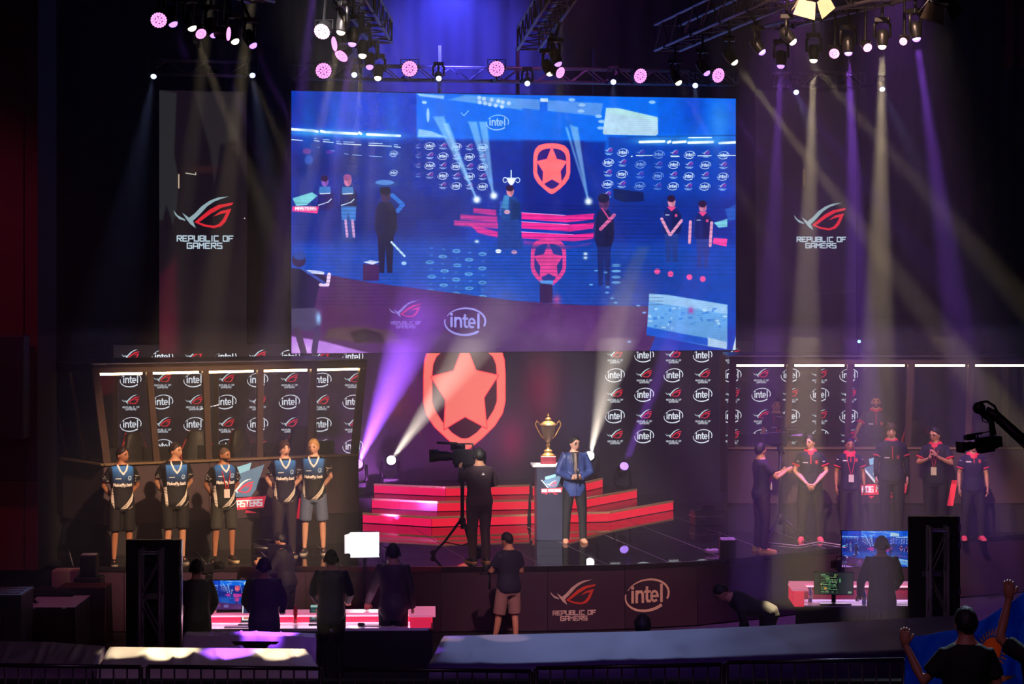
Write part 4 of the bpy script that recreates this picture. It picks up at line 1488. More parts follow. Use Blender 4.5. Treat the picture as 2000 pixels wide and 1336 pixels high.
M_JERSEY = print_mat('team_jersey', jersey_image(), (14, 14, 22))
M_POLO = print_mat('team_polo', polo_image(), (20, 22, 46))
M_SUITB = print_mat('blue_suit', suit_image((52, 72, 132), (22, 20, 26), (140, 122, 112), (24, 34, 68)), (48, 66, 122), rough=.45)
cc = Canvas(-.3, -1.55, .3, -.75, 520, (70, 55, 60))
cc.poly([(-.03, -1.36), (0, -1.40), (.03, -1.36)], (240, 240, 240))
M_TRACK = print_mat('track_top', cc.image('track_top_print'), (70, 55, 60), back=True)
SKIN = {'fair': mat('skin_fair', (226, 172, 148), 0.5, 0, 0.06), 'mid': mat('skin_mid', (200, 146, 116), 0.5, 0, 0.06), 'tan': mat('skin_tan', (172, 116, 88), 0.5, 0, 0.06)}
M_EYE = mat('eye_dark', (22, 16, 16), 0.6)
M_LIP = mat('lips', (150, 80, 76), 0.5)
HAIR = {n: mat('hair_' + n, c, 0.6, 0, 0.3, 30, 0.4) for n, c in dict(black=(20, 17, 18), brown=(58, 36, 28), dark=(36, 25, 24), blond=(205, 160, 100), buzz=(96, 74, 62)).items()}
M_RED = mat('red_trim', (225, 48, 66), 0.6)
M_CARD = mat('badge_card', (225, 215, 215), 0.4)
CLOTH = {}


def cloth(col, rough=.8):
    k = 'cloth_%d_%d_%d' % col
    return mat(k, col, rough, 0, 0.18, 12, 0.35)


TORSO = [(.80, .13, .10, .0), (.88, .168, .12, .005), (.95, .172, .122, .01), (1.03, .158, .11, .0), (1.12, .150, .102, -.005), (1.22, .163, .112, -.005), (1.32, .178, .12, 0), (1.40, .184, .113, .005), (1.448, .162, .098, .01), (1.487, .095, .08, .012), (1.525, .06, .062, .006), (1.60, .056, .06, -.004)]


def head_point(th, ph, grow=0.0):
    x, y, z = math.sin(th) * math.sin(ph), -math.sin(th) * math.cos(ph), math.cos(th)
    X, Y, Z = (.081 + grow) * x, (.099 + grow) * y, (.120 + grow) * z
    if z < 0:
        t = -z
        X *= 1 - .26 * t
        Y *= (1 - .10 * t) if y < 0 else (1 - .38 * t)
    if y < 0 and grow < .001:
        e = math.exp
        Y -= .020 * e(-(X / .013) ** 2 - ((Z + .012) / .022) ** 2) + .014 * e(-(X / .016) ** 2 - ((Z + .034) / .013) ** 2)
        Y -= .006 * e(-((Z - .03) / .012) ** 2 - (X / .05) ** 2)
        Y -= .009 * e(-((Z + .098) / .018) ** 2 - (X / .03) ** 2)
        Y -= .005 * e(-((Z + .066) / .010) ** 2 - (X / .026) ** 2)
        Y += .010 * e(-((abs(X) - .031) / .013) ** 2 - ((Z - .012) / .011) ** 2)
    return Vector((X, Y, Z + 1.624))


ARMS = {
    'down': lambda s: ((s * .235, .015, 1.16), (s * .245, -.05, .90), (0, -.12, -1), (-s, 0, 0), .5),
    'behind': lambda s: ((s * .255, .11, 1.17), (s * .11, .19, .98), (-s, .05, -.15), (0, 1, 0), .4),
    'clasp': lambda s: ((s * .265, -.03, 1.16), (s * .065, -.21, .96), (-s * .55, -.12, -.75), (-s * .5, .6, .2), .7),
    'hold': lambda s: ((s * .27, .0, 1.15), (s * .06, -.235, 1.075), (-s * .8, -.25, .15), (0, .6, .6), .9),
    'clap': lambda s: ((s * .27, -.06, 1.17), (s * .07, -.25, 1.26 if s < 0 else 1.3), (-s * .5, -.2, .75), (-s, 0, -.1), .25),
    'desk': lambda s: ((s * .25, -.06, 1.17), (s * .2, -.27, 1.02), (0, -1, -.25), (0, 0, -1), .3),
}


def add_hand(mb, w, d, pn, s, curl, k=1.0, m=0):
    d = Vector(d).normalized()
    pn = Vector(pn)
    pn = (pn - d * pn.dot(d)).normalized()
    wd = d.cross(pn).normalized()
    mb.tube([w - d * .02, w + d * .03, w + d * .07, w + d * .095], [.026, .038, .042, .036], 10, m, (pn, .5))
    for i, L in enumerate((.066, .076, .072, .056)):
        o = w + d * (.088 - .004 * abs(i - 1.5)) + wd * (.030 - .020 * i)
        a = 0.15 + curl * .35
        pts = [o]
        for j, f in enumerate((.45, .32, .23)):
            a2 = a + curl * .65 * j
            pts.append(pts[-1] + (d * math.cos(a2) + pn * math.sin(a2)) * L * f)
        mb.tube(pts, [.0100, .0095, .0085, .0068], 6, m)
    sg = 1 if wd.dot(Vector((0, -1, 0)) if abs(wd.y) > .5 else Vector((-s, 0, 0))) > 0 else -1
    b = w + d * .03 + wd * (sg * .034)
    t1 = b + (wd * sg * .55 + d * .7 + pn * .35) * .034
    t2 = t1 + (wd * sg * .2 + d * .9 + pn * .4) * .030
    mb.tube([b, t1, t2], [.0125, .011, .0085], 6, m)


def person(label, loc, rz, h, arms=('down', 'down'), top='tee', top_mat=None, legs='trousers', leg_mat=None, shoe=(24, 22, 24), sole=(150, 140, 130), skin='mid', hair='black', style='short', head=(0, 0), lean=0.0, wide=1.0, stance=1.0, drop=0.0, leg_pose=None, collar=None, cuffs=None, glasses=False, lanyard=False, headset=False, beard=None, group=None, sleeves=None, foot_yaw=0.12, under=None):
    k = h / 1.75
    t = thing('person', label, 'person', loc, rz, group)
    Rl = Matrix.Rotation
    piv = Vector((0, 0, .93))
    dz = Vector((0, 0, -drop))

    def U(p, full=False):
        p = Vector(p)
        f = 1.0 if full else max(0.0, min(1.0, (p.z - .84) / .24))
        return (piv + Rl(lean * f, 3, 'X') @ (p - piv) + dz) * k

    hp = Vector((0, .01, 1.51))
    HR = Rl(head[0], 3, 'Z') @ Rl(head[1], 3, 'X')

    def H(p):
        return U(hp + HR @ (Vector(p) - hp), True)

    def torso(mb, z0, z1, g, hem=0.0):
        rs = []
        zs = [z0] + [q[0] for q in TORSO if z0 < q[0] < z1] + [z1]
        for z in zs:
            for q, r in zip(TORSO, TORSO[1:]):
                if q[0] <= z <= r[0]:
                    f = (z - q[0]) / (r[0] - q[0])
                    rx, ry, yo = [q[i] + (r[i] - q[i]) * f for i in (1, 2, 3)]
                    break
            else:
                rx, ry, yo = (TORSO[0] if z < 1 else TORSO[-1])[1:]
            ww = wide if z < 1.43 else 1 + (wide - 1) * .4
            rx = (rx * ww + g) + hem * max(0, (1.05 - z)); ry = (ry * (1 + (wide - 1) * 1.3) + g) + hem * max(0, (1.05 - z))
            ring = []
            for i in range(16):
                a = 2 * PI * i / 16
                c, s_ = math.cos(a), math.sin(a)
                ring.append(U((rx * math.copysign(abs(c) ** .85, c), yo + ry * math.copysign(abs(s_) ** .85, s_), z)))
            rs.append(ring)
        mb.rings(rs)

    sh = {s: Vector((s * .168 * (1 + (wide - 1) * .6), .008, 1.402)) for s in (-1, 1)}
    AR = {}
    for s, a in ((-1, arms[0]), (1, arms[1])):
        AR[s] = ARMS[a](s) if isinstance(a, str) else a
    if leg_pose is None:
        leg_pose = {s: ((s * .095 * wide, 0, .88), (s * (.10 * stance + .005), -.02, .49), (s * .115 * stance, .015, .085)) for s in (-1, 1)}

    L3 = {s: [Vector(q) for q in leg_pose[s]] for s in (-1, 1)}
    # ---- body: one skin
    body = MB()
    torso(body, .80, 1.60, 0)
    ex = MB()
    for s in (-1, 1):
        el, wr, hd, pn, cu = AR[s]
        a, e, w = sh[s], Vector(el), Vector(wr)
        body.tube([U(a, True), U(a.lerp(e, .5), True), U(e, True), U(e.lerp(w, .35), True), U(w, True)], [x * k for x in (.056, .048, .039, .039, .027)], 10)
        hm = MB()
        add_hand(hm, w, hd, pn, s, cu)
        ex.add([U(p, True) for p in hm.v], hm.f, 0)
        hip, kn, an = L3[s]
        body.tube([hip * k, hip.lerp(kn, .5) * k, kn * k, kn.lerp(an, .35) * k + Vector((0, .012, 0)), an * k], [x * k for x in (.088, .076, .055, .052, .034)], 10)
        fy = Rl(s * foot_yaw, 3, 'Z')
        body.tube([(an + fy @ Vector((0, .04, -.045))) * k, (an + fy @ Vector((0, -.06, -.045))) * k, (an + fy @ Vector((0, -.14, -.055))) * k], [x * k for x in (.034, .034, .026)], 8)
        ex.ball(H((s * .077, .012, 1.619)), [x * k for x in (.010, .02, .032)], 8, 0, 5)
        ex.ball(H((s * .031, -.0845, 1.636)), [x * k for x in (.0145, .010, .0085)], 8, 1, 4)
        ex.tube([H((s * .014, -.094, 1.654)), H((s * .032, -.093, 1.659)), H((s * .048, -.083, 1.653))], [x * k for x in (.0055, .0065, .004)], 5, 3)
    n1, n2 = 28, 20
    rings = []
    for i in range(n2 + 1):
        th = PI * max(.02, min(.98, i / n2))
        rings.append([H(head_point(th, 2 * PI * j / n1)) for j in range(n1)])
    ex.rings(rings, 0)
    ex.tube([H((-.026, -.090, 1.559)), H((0, -.0975, 1.556)), H((.026, -.090, 1.559))], [x * k for x in (.004, .0062, .004)], 6, 2)
    blob('body', body, .016 * k, [SKIN[skin], M_EYE, M_LIP, HAIR[hair]], t, 4, ex)
    # ---- hair
    if style != 'none':
        lim = dict(short=(47, 84, 116), bangs=(64, 100, 128), buzz=(46, 82, 116), long=(62, 112, 140))[style]
        thick = dict(short=.014, bangs=.020, buzz=.004, long=.03)[style]
        rs = []
        nr = 9
        r2 = random.Random(len(label))
        ph0 = r2.random() * 6
        for i in range(nr + 1):
            ring = []
            for j in range(n1):
                ph = 2 * PI * j / n1
                c = math.cos(ph)
                mx = lim[1] + (lim[0] - lim[1]) * max(0, c) ** 1.5 + (lim[2] - lim[1]) * max(0, -c) ** .8
                if style in ('bangs', 'short'):
                    mx += 5 * math.sin(ph * 5 + ph0) * max(0, c)
                th = R(mx) * max(.03, i / (nr - 1) if i < nr else 1.0)
                g = thick * (1 + .25 * math.sin(ph * 7 + i * 1.7 + ph0)) * (1.25 - .95 * (i / nr) ** 2)
                if i == nr:
                    g = -.004
                ring.append(H(head_point(th, ph, g if g > 0 else 0) if g > 0 else hp + (head_point(th, ph) - hp) * .97))
            rs.append(ring)
        MB().rings(rs).build('hair', HAIR[hair], t, smooth=True)
    if beard:
        rs = []
        for i in range(6):
            th = R(100 + 62 * i / 5)
            rs.append([H(head_point(th, R(-100 + 200 * j / 13), .0)[:] if False else Vector((0, 0, 1.624)) + (head_point(th, R(-100 + 200 * j / 13)) - Vector((0, 0, 1.624))) * (1.045 if 0 < j < 13 and 0 < i else .98)) for j in range(14)])
        vs = [p for r_ in rs for p in r_]
        MB().add(vs, [(i * 14 + j, i * 14 + j + 1, (i + 1) * 14 + j + 1, (i + 1) * 14 + j) for i in range(5) for j in range(13) if not (i == 1 and 5 <= j <= 7)]).build('beard', HAIR[beard], t, smooth=True)
    # ---- upper garment
    g, hem, z0, sl = dict(tee=(.013, .05, .83, .66), polo=(.014, .05, .83, .62), jacket=(.020, .03, .77, 1.0), sweat=(.022, .02, .88, 1.0))[top]
    if sleeves is not None:
        sl = sleeves
    mb = MB()
    torso(mb, z0, 1.492, g, hem)
    for s in (-1, 1):
        el, wr = Vector(AR[s][0]), Vector(AR[s][1])
        a = sh[s] + (Vector((s * .008, 0, .022)) if top == 'jacket' else Vector((0, 0, 0)))
        if sl < 1:
            pts = [a + Vector((-s * .05, 0, -.01)), a + Vector((0, 0, .004)), a.lerp(el, .35), a.lerp(el, sl)]
            mb.tube([U(p, True) for p in pts], [x * k for x in (.055, .064, .068, .073)], 10)
        else:
            pts = [a + Vector((-s * .05, 0, -.01)), a + Vector((0, 0, .006)), a.lerp(el, .5), el, el.lerp(wr, .5), el.lerp(wr, .94)]
            b = 1.08 if top == 'jacket' else 1.0
            mb.tube([U(p, True) for p in pts], [x * k * b for x in (.058, .068, .066, .058, .05, .044)], 10)
    blob('jacket' if top in ('jacket', 'sweat') else 'shirt', mb, .014 * k, top_mat, t, 5)
    if under:
        for s in (-1, 1):
            a, el, wr = sh[s], Vector(AR[s][0]), Vector(AR[s][1])
            MB().tube([U(a.lerp(el, .5), True), U(el, True), U(el.lerp(wr, .4), True), U(el.lerp(wr, .95), True)], [x * k for x in (.054, .048, .047, .036)], 10).build('undersleeve', under, t, smooth=True)
    if cuffs:
        for s in (-1, 1):
            a, el = sh[s], Vector(AR[s][0])
            MB().tube([U(a.lerp(el, sl - .05), True), U(a.lerp(el, sl + .04), True)], .0765 * k, 12).build('cuff', cuffs, t, smooth=True)
    if collar:
        rs = []
        for z, r1, r3 in ((1.455, .128, .118), (1.492, .112, .108), (1.53, .086, .09), (1.528, .078, .082), (1.48, .084, .086)):
            rs.append([U((r1 * math.sin(a), .012 - r3 * math.cos(a) - .012 * (math.cos(a) > .8), z - .028 * max(0, math.cos(a)) ** 3), True) for a in [2 * PI * i / 18 for i in range(18)]])
        MB().rings(rs, cap=False).build('collar', collar, t, smooth=True)
    # ---- legs
    mb = MB()
    torso(mb, .79, 1.0, .012)
    for s in (-1, 1):
        hip, kn, an = L3[s]
        if legs == 'trousers':
            mb.tube([(hip + Vector((0, 0, .03))) * k, hip.lerp(kn, .5) * k, kn * k, kn.lerp(an, .5) * k, (an + Vector((0, 0, -.03))) * k], [x * k * (1 + (wide - 1) * .5) for x in (.105, .095, .076, .068, .064)], 12)
        else:
            mb.tube([(hip + Vector((0, 0, .03))) * k, hip.lerp(kn, .5) * k, hip.lerp(kn, .97) * k], [x * k for x in (.105, .102, .100)], 12)
    blob(legs, mb, .015 * k, leg_mat, t, 5)
    # ---- shoes
    ms, mo = cloth(shoe, .5), cloth(sole, .6)
    prof = [(.078, .024, .05), (.06, .036, .085), (.02, .041, .105), (-.03, .044, .092), (-.08, .047, .066), (-.14, .047, .050), (-.185, .036, .040), (-.205, .016, .028)]
    for s in (-1, 1):
        an = L3[s][2]
        fy = Rl(s * foot_yaw, 3, 'Z')
        base = Vector((an.x, an.y, an.z - .085))
        f = lambda x, y, z: (base + fy @ Vector((x, y, z))) * k
        o = MB().rings([[f(wd * q[0], y, .012 + (tp - .012) * q[1]) for q in ((-1, 0), (-1.02, .45), (-.7, .88), (0, 1), (.7, .88), (1.02, .45), (1, 0))] for y, wd, tp in prof]).build('shoe', ms, t, smooth=True)
        MB().rings([[f(wd * 1.1 * q[0], y * 1.03, q[1]) for q in ((-1, .0), (-1, .022), (1, .022), (1, 0))] for y, wd, tp in prof]).build('sole', mo, o)
    # ---- worn things
    if glasses:
        mb = MB()
        for s in (-1, 1):
            mb.tube([H((s * .032 + .021 * math.cos(a), -.104 + .008 * abs(math.cos(a)), 1.634 + .015 * math.sin(a))) for a in [2 * PI * i / 10 for i in range(11)]], .0028 * k, 5)
            mb.tube([H((s * .053, -.098, 1.638)), H((s * .079, 0, 1.634))], .0025 * k, 5)
        mb.tube([H((-.011, -.106, 1.638)), H((.011, -.106, 1.638))], .0028 * k, 5)
        MB.build(mb, 'glasses', PLASTIC, t)
    if lanyard:
        fr = .135 + .02 * wide
        mb = MB()
        for s in (-1, 1):
            mb.tube([U((s * .075, .03, 1.50), True), U((s * .072, -.085, 1.455), True), U((s * .055, -fr, 1.33), True), U((s * .012, -fr - .005, 1.13), True)], .006 * k, 5)
        ly = mb.build('lanyard', lanyard, t)
        MB().box(tuple(U((-.045, -fr - .012, .99), True)), tuple(U((.045, -fr - .004, 1.12), True))).build('badge', M_CARD, ly)
    if headset:
        mb = MB().tube([H((.088 * math.sin(a), .012, 1.627 + .118 * math.cos(a) + .004)) for a in [R(-95 + 190 * i / 12) for i in range(13)]], .009 * k, 6)
        hs = mb.build('headset', PLASTIC, t, smooth=True)
        for s in (-1, 1):
            MB().lathe([(.018, -.012), (.034, -.012), (.036, .01), (.02, .016)], 12, 0, H((s * .088, .012, 1.619)), (H((s, 0, 1.612)) - H((0, 0, 1.612)))).build('ear_cup', PLASTIC, hs, smooth=True)
        MB().tube([H((-.095, 0, 1.602)), H((-.085, -.08, 1.562)), H((-.03, -.125, 1.552))], .005 * k, 5).build('microphone_boom', PLASTIC, hs)
    return t


def stage_person(label, px, feet, crown, rz, **kw):
    p = G(px, feet)
    s = (feet - 536) / 4.45
    return person(label, p, rz, (feet - crown) / s, **kw)


def floor_person(label, px, crown, s, rz, z=0.0, h=None, **kw):
    p = P(px, crown, s)
    return person(label, (p.x, p.y, z), rz, h or (p.z - z), **kw)


BR, DK = cloth((40, 30, 32)), cloth((24, 22, 26))
TEAM_L, TEAM_R = 'blue-shirted players standing on the left', 'navy-shirted players standing on the right'
stage_person('player in blue and black jersey at far left, smiling to the right, dark shorts', 238, 1103, 873, .35, arms=('behind', 'behind'), top_mat=M_JERSEY, legs='shorts', leg_mat=cloth((14, 13, 16)), skin='tan', hair='dark', style='short', head=(.65, .05), group=TEAM_L)
stage_person('stocky dark-haired player in blue and black jersey, second from left, looking right', 342, 1099, 865, .35, arms=('behind', 'behind'), top_mat=M_JERSEY, legs='shorts', leg_mat=cloth((20, 19, 22)), skin='mid', hair='dark', style='short', head=(.75, 0), wide=1.1, group=TEAM_L)
stage_person('bald bearded player in blue and black jersey with lanyard and grey shorts', 437, 1096, 874, .42, arms=('behind', 'behind'), top_mat=M_JERSEY, legs='shorts', leg_mat=cloth((50, 52, 48)), skin='tan', hair='buzz', style='buzz', beard='dark', head=(.6, .05), lanyard=M_RED, wide=1.05, stance=1.2, sole=(225, 205, 160), group=TEAM_L)
stage_person('player with long brown fringe in blue jersey and dark trousers, left group', 556, 1086, 862, .25, arms=('behind', 'behind'), top_mat=M_JERSEY, legs='trousers', leg_mat=cloth((40, 31, 32)), skin='fair', hair='brown', style='bangs', head=(.25, -.1), wide=.95, group=TEAM_L)
stage_person('blond player in blue jersey and denim shorts at the right end of left group', 613, 1081, 858, .05, arms=('behind', 'behind'), top_mat=M_JERSEY, legs='shorts', leg_mat=cloth((92, 106, 138)), skin='fair', hair='blond', style='short', head=(-.25, .05), stance=1.25, shoe=(44, 46, 58), sole=(215, 205, 195), group=TEAM_L)
POLO = dict(top='polo', top_mat=M_POLO, collar=M_RED, cuffs=M_RED, group=TEAM_R)
PINK = (235, 80, 92)
stage_person('player in navy polo with clasped hands and red shoes beside the right camera', 1583, 1056, 850, -.08, arms=('clasp', 'clasp'), leg_mat=DK, skin='fair', hair='black', style='short', head=(-.55, .05), shoe=PINK, sole=(240, 110, 110), wide=1.06, stance=1.3, **POLO)
stage_person('young slim player in navy polo wearing a badge, arms hanging down', 1660, 1051, 855, .0, arms=('down', 'down'), leg_mat=DK, skin='tan', hair='black', style='short', head=(0, .05), lanyard=M_RED, wide=.95, **POLO)
stage_person('tall player in navy polo over black long sleeves, brown fringe, smiling', 1741, 1042, 828, -.05, arms=('down', 'down'), leg_mat=DK, skin='fair', hair='brown', style='bangs', head=(-.1, .05), wide=1.16, under=DK, **POLO)
stage_person('clapping player in navy polo with glasses and white badge', 1827, 1046, 835, -.35, arms=('clap', 'clap'), leg_mat=DK, skin='mid', hair='black', style='short', head=(-.35, .1), glasses=True, lanyard=M_RED, wide=1.06, **POLO)
stage_person('player in navy polo with red shoes behind the crane camera at far right', 1900, 1054, 858, .0, arms=('down', 'down'), leg_mat=DK, skin='mid', hair='black', style='short', shoe=PINK, sole=(240, 110, 110), stance=1.3, **POLO)
stage_person('presenter in blue suit jacket, grey tie and glasses holding a microphone', 1122, 1060, 852, .12, arms=('hold', 'hold'), top='jacket', top_mat=M_SUITB, leg_mat=cloth((14, 14, 18)), skin='fair', hair='black', style='short', head=(.35, .08), glasses=True, shoe=(190, 130, 104), sole=(120, 80, 60), stance=1.25, wide=.97)
stage_person('camera operator in dark track top and headphones, seen from behind at centre stage', 936, 1098, 876, -2.72, arms=(((-.30, -.05, 1.20), (-.12, -.28, 1.12), (.5, -.8, .1), (0, 0, -1), .6), ((.24, -.16, 1.25), (.12, -.42, 1.42), (-.1, -.9, .35), (-1, 0, 0), .8)), top='sweat', top_mat=M_TRACK, leg_mat=cloth((60, 47, 52)), skin='mid', hair='black', style='short', headset=True, wide=1.1, sole=(190, 150, 90))
stage_person('camera operator in black t-shirt standing beside the right booth, side view', 1487, 1077, 865, 1.85, arms=(((-.22, -.18, 1.2), (-.10, -.40, 1.30), (.1, -.9, .3), (1, 0, 0), .8), ((.21, -.15, 1.16), (.06, -.38, 1.27), (0, -.9, .3), (-1, 0, 0), .8)), top='tee', top_mat=cloth((34, 30, 38)), leg_mat=cloth((48, 38, 42)), skin='mid', hair='black', style='short', lanyard=M_RED, shoe=(190, 140, 80), sole=(215, 170, 110), head=(.25, -.1), stance=1.3)
# people in front of the stage
SUIT = cloth((46, 40, 50), .6)
floor_person('video operator with a camera on the hall floor behind the suited men', 561, 1040, 131, -1.95, arms=(((-.2, -.2, 1.2), (-.06, -.38, 1.33), (.2, -.9, .2), (1, 0, 0), .8), ((.22, -.15, 1.15), (.08, -.4, 1.3), (0, -.9, .2), (-1, 0, 0), .8)), top='sweat', top_mat=cloth((28, 24, 30)), leg_mat=DK, skin='mid', hair='black', style='short', head=(0, .2), lean=.15)
floor_person('camera operator in navy t-shirt and khaki shorts, seen from behind', 993, 1040, 133.5, -2.62, arms=(((-.25, -.02, 1.14), (-.2, -.28, 1.10), (.1, -1, .1), (1, 0, 0), .7), ((.24, -.1, 1.16), (.16, -.35, 1.16), (-.1, -1, .1), (-1, 0, 0), .7)), top='tee', top_mat=cloth((26, 26, 52)), legs='shorts', leg_mat=cloth((150, 116, 112)), skin='mid', hair='black', style='short', head=(.35, .2), wide=1.05, stance=1.4, leg_pose={-1: ((-.095, 0, .88), (-.11, .0, .49), (-.10, .06, .085)), 1: ((.095, 0, .88), (.15, -.03, .49), (.21, -.08, .085))})
DESK_M = 'suited men at the control desk'
floor_person('suited operator with headset beside the tall black panel, at far left of desk', 385, 1107, 149, PI + .25, h=1.70, arms=('desk', 'desk'), top='jacket', top_mat=SUIT, leg_mat=DK, hair='black', style='short', headset=True, lean=.12, group=DESK_M)
floor_person('broad suited operator with headset at the middle of the left desk', 516, 1090, 150, PI, h=1.76, arms=('desk', 'desk'), top='jacket', top_mat=SUIT, leg_mat=DK, hair='black', style='short', headset=True, wide=1.08, group=DESK_M)
floor_person('suited operator with headphones standing in front of the white panel lamp', 647, 1070, 146, PI, h=1.76, arms=('desk', 'desk'), top='jacket', top_mat=cloth((36, 34, 62), .6), leg_mat=DK, hair='black', style='short', headset=True, group=DESK_M)
floor_person('suited man leaning one hand on the desk at its right end', 768, 1063, 145, PI - .12, h=1.82, arms=('down', ((.30, -.14, 1.13), (.40, -.33, .93), (.15, -.7, -.5), (0, 0, -1), .25)), top='jacket', top_mat=cloth((62, 46, 58), .6), leg_mat=cloth((34, 26, 32)), hair='black', style='short', headset=True, head=(.25, .1), group=DESK_M)
floor_person('suited operator with headphones at the right control desk', 1722, 1045, 141, PI - .05, h=1.82, arms=('desk', ((.27, -.05, 1.13), (.26, -.28, .93), (.1, -.8, -.5), (0, 0, -1), .25)), top='jacket', top_mat=SUIT, leg_mat=DK, hair='black', style='short', headset=True, group=DESK_M)
bp = P(1500, 1300, 146)
person('man in black bending down in front of the stage', (bp.x, bp.y, 0), -1.5, 1.72, arms=(((-.22, -.16, 1.2), (-.2, -.34, 1.05), (0, -1, -.2), (1, 0, 0), .4), ((.22, -.2, 1.25), (.2, -.42, 1.2), (0, -1, 0), (-1, 0, 0), .4)), top='sweat', top_mat=DK, leg_mat=DK, hair='black', style='short', lean=1.18, head=(0, -.25))
hp_ = P(1255, 1203, 158)
person('head of a dark-haired person sitting behind the purple covered platform', (hp_.x, hp_.y, 0), PI, 1.78, arms=('down', 'down'), top='tee', top_mat=DK, leg_mat=DK, hair='black', style='long', drop=.53 + (1.25 - hp_.z) * 1.0, leg_pose={s: ((s * .1, 0, .30), (s * .18, -.38, .40), (s * .14, -.10, .085)) for s in (-1, 1)})
# inside the right booth
p = P(1711, 771, 110.5)
person('bearded player in navy polo standing inside the right booth', (p.x, p.y, ZPAN), -.15, p.z - ZPAN, arms=(((-.30, -.12, 1.2), (-.34, -.33, 1.08), (0, -.8, -.6), (1, 0, 0), .5), 'down'), leg_mat=DK, skin='mid', hair='black', style='short', beard='dark', wide=1.12, top='polo', top_mat=M_POLO, collar=M_RED, cuffs=M_RED)
p = P(1516, 778, 110)
person('man with a lanyard standing inside the right booth near its left corner', (p.x, p.y, ZPAN), .1, p.z - ZPAN, arms=('down', 'down'), leg_mat=DK, skin='mid', hair='black', style='short', top='tee', top_mat=cloth((22, 20, 24)), lanyard=M_RED)
# ------------------------------------------------------------------ cameras, stands and stage equipment
def tripod(label, loc, rz, hub, top, spread, pan=True, wheels=False, name='camera_tripod'):
    t = thing(name, label, 'tripod', loc, rz)
    MB().tube([(0, 0, hub - .12), (0, 0, top - .09)], .032, 10).build('column', DARKMET, t, smooth=True)
    MB().lathe([(.05, top - .09), (.06, top - .05), (.05, top - .02), (.07, top)], 14).build('pan_head', DARKMET, t, smooth=True)
    MB().lathe([(.05, hub - .05), (.06, hub), (.05, hub + .05)], 12).build('hub', DARKMET, t, smooth=True)
    for i in range(3):
        a = R(90 + 120 * i)
        d = Vector((math.cos(a), math.sin(a), 0))
        lg = MB().tube([d * .04 + Vector((0, 0, hub)), d * (spread * .6) + Vector((0, 0, hub * .42)), d * spread + Vector((0, 0, .035))], [.022, .019, .016], 8).build('leg', DARKMET, t, smooth=True)
        if wheels:
            MB().lathe([(.02, -.02), (.045, -.02), (.045, .02), (.02, .02)], 12, 0, d * spread + Vector((0, 0, .045)), (-d.y, d.x, 0)).build('wheel', RUBBER, lg)
        else:
            MB().ball(d * spread + Vector((0, 0, .025)), .025, 8).build('rubber_foot', RUBBER, lg)
        MB().tube([d * (spread * .62) + Vector((0, 0, hub * .4)), Vector((0, 0, hub * .3))], .009, 6).build('spreader', DARKMET, t)
    if pan:
        MB().tube([(.03, 0, top - .05), (.2, .22, top - .14), (.24, .42, top - .2)], .011, 8).build('pan_handle', DARKMET, t, smooth=True)
    return t


M_CAM = mat('camera_body', (30, 29, 33), 0.35)
M_LENS = mat('lens_glass', (16, 16, 28), 0.05)


def video_camera(label, loc, rz, k=1.0, pitch=0.0, prompter=False):
    t = thing('video_camera', label, 'camera', loc, rz)
    Rx = Matrix.Rotation(pitch, 3, 'X')

    def B(mb, name, m, par=t, **kw):
        mb.v = [Rx @ (p * k) for p in mb.v]
        return mb.build(name, m, par, **kw)
    B(MB().box((-.07, -.12, .04), (.07, .24, .25)), 'body', M_CAM, bevel=.012 * k)
    B(MB().box((-.06, .24, .06), (.06, .34, .23)), 'battery', PLASTIC, bevel=.008 * k)
    ln = B(MB().lathe([(.055, 0), (.055, .1), (.068, .11), (.068, .24), (.075, .25), (.08, .30), (.08, .33)], 18, 0, (0, -.12, .145), (0, -1, 0)), 'lens', M_CAM, smooth=True)
    B(MB().lathe([(.0, 0), (.068, 0), (.068, .004)], 18, 0, (0, -.449, .145), (0, -1, 0)), 'lens_glass', M_LENS, ln)
    B(MB().box((-.1, -.47, .06), (.1, -.43, .235)), 'matte_box', PLASTIC, bevel=.004 * k)
    B(MB().tube([(0, -.1, .25), (0, -.1, .32), (0, .16, .33), (0, .18, .25)], .014, 8), 'handle', PLASTIC, smooth=True)
    B(MB().box((-.2, -.24, .22), (-.09, -.06, .30)), 'viewfinder', PLASTIC, bevel=.008 * k)
    B(MB().tube([(.06, -.36, .33), (.06, -.05, .33)], .018, 8), 'microphone', RUBBER, smooth=True)
    B(MB().box((-.05, -.1, 0), (.05, .18, .04)), 'mount_plate', DARKMET)
    if prompter:
        B(MB().box((-.13, -.02, .34), (.13, .04, .52)), 'field_monitor', PLASTIC, bevel=.01)
        B(MB().tube([(0, .01, .3), (0, .01, .36)], .012, 6), 'monitor_arm', DARKMET)
    return t


# centre camera on its wheeled tripod
tp = G(903, 1086)
tripod('wheeled tripod under the centre stage camera', tp, -.6, .55, 1.40, .46, wheels=True)
video_camera('large broadcast camera pointing left at centre stage', (tp.x, tp.y, 2.40), -2.05, 1.15)
# right camera
tp = G(1524, 1060)
tripod('tall slim tripod under the right stage camera', tp, .4, .42, 1.60, .5)
video_camera('broadcast camera with field monitor beside the right booth', (tp.x, tp.y, 2.60), 1.95, .95, prompter=True)
# small camera on a tripod in front of the left group
tp = P(408, 1098, 133)
tripod('thin camera tripod in front of the bald player', (tp.x, tp.y, 0), .3, .8, 1.05, .4, pan=False)
video_camera('small video camera on a thin tripod in front of the bald player', (tp.x, tp.y, 1.05), 2.6, .62)
tp = P(1642, 1098, 131)
tripod('thin camera tripod left of the blue monitor', (tp.x, tp.y, 0), .3, .8, 1.05, .4, pan=False)
video_camera('small video camera on a thin tripod left of the blue monitor', (tp.x, tp.y, 1.05), 2.4, .62)
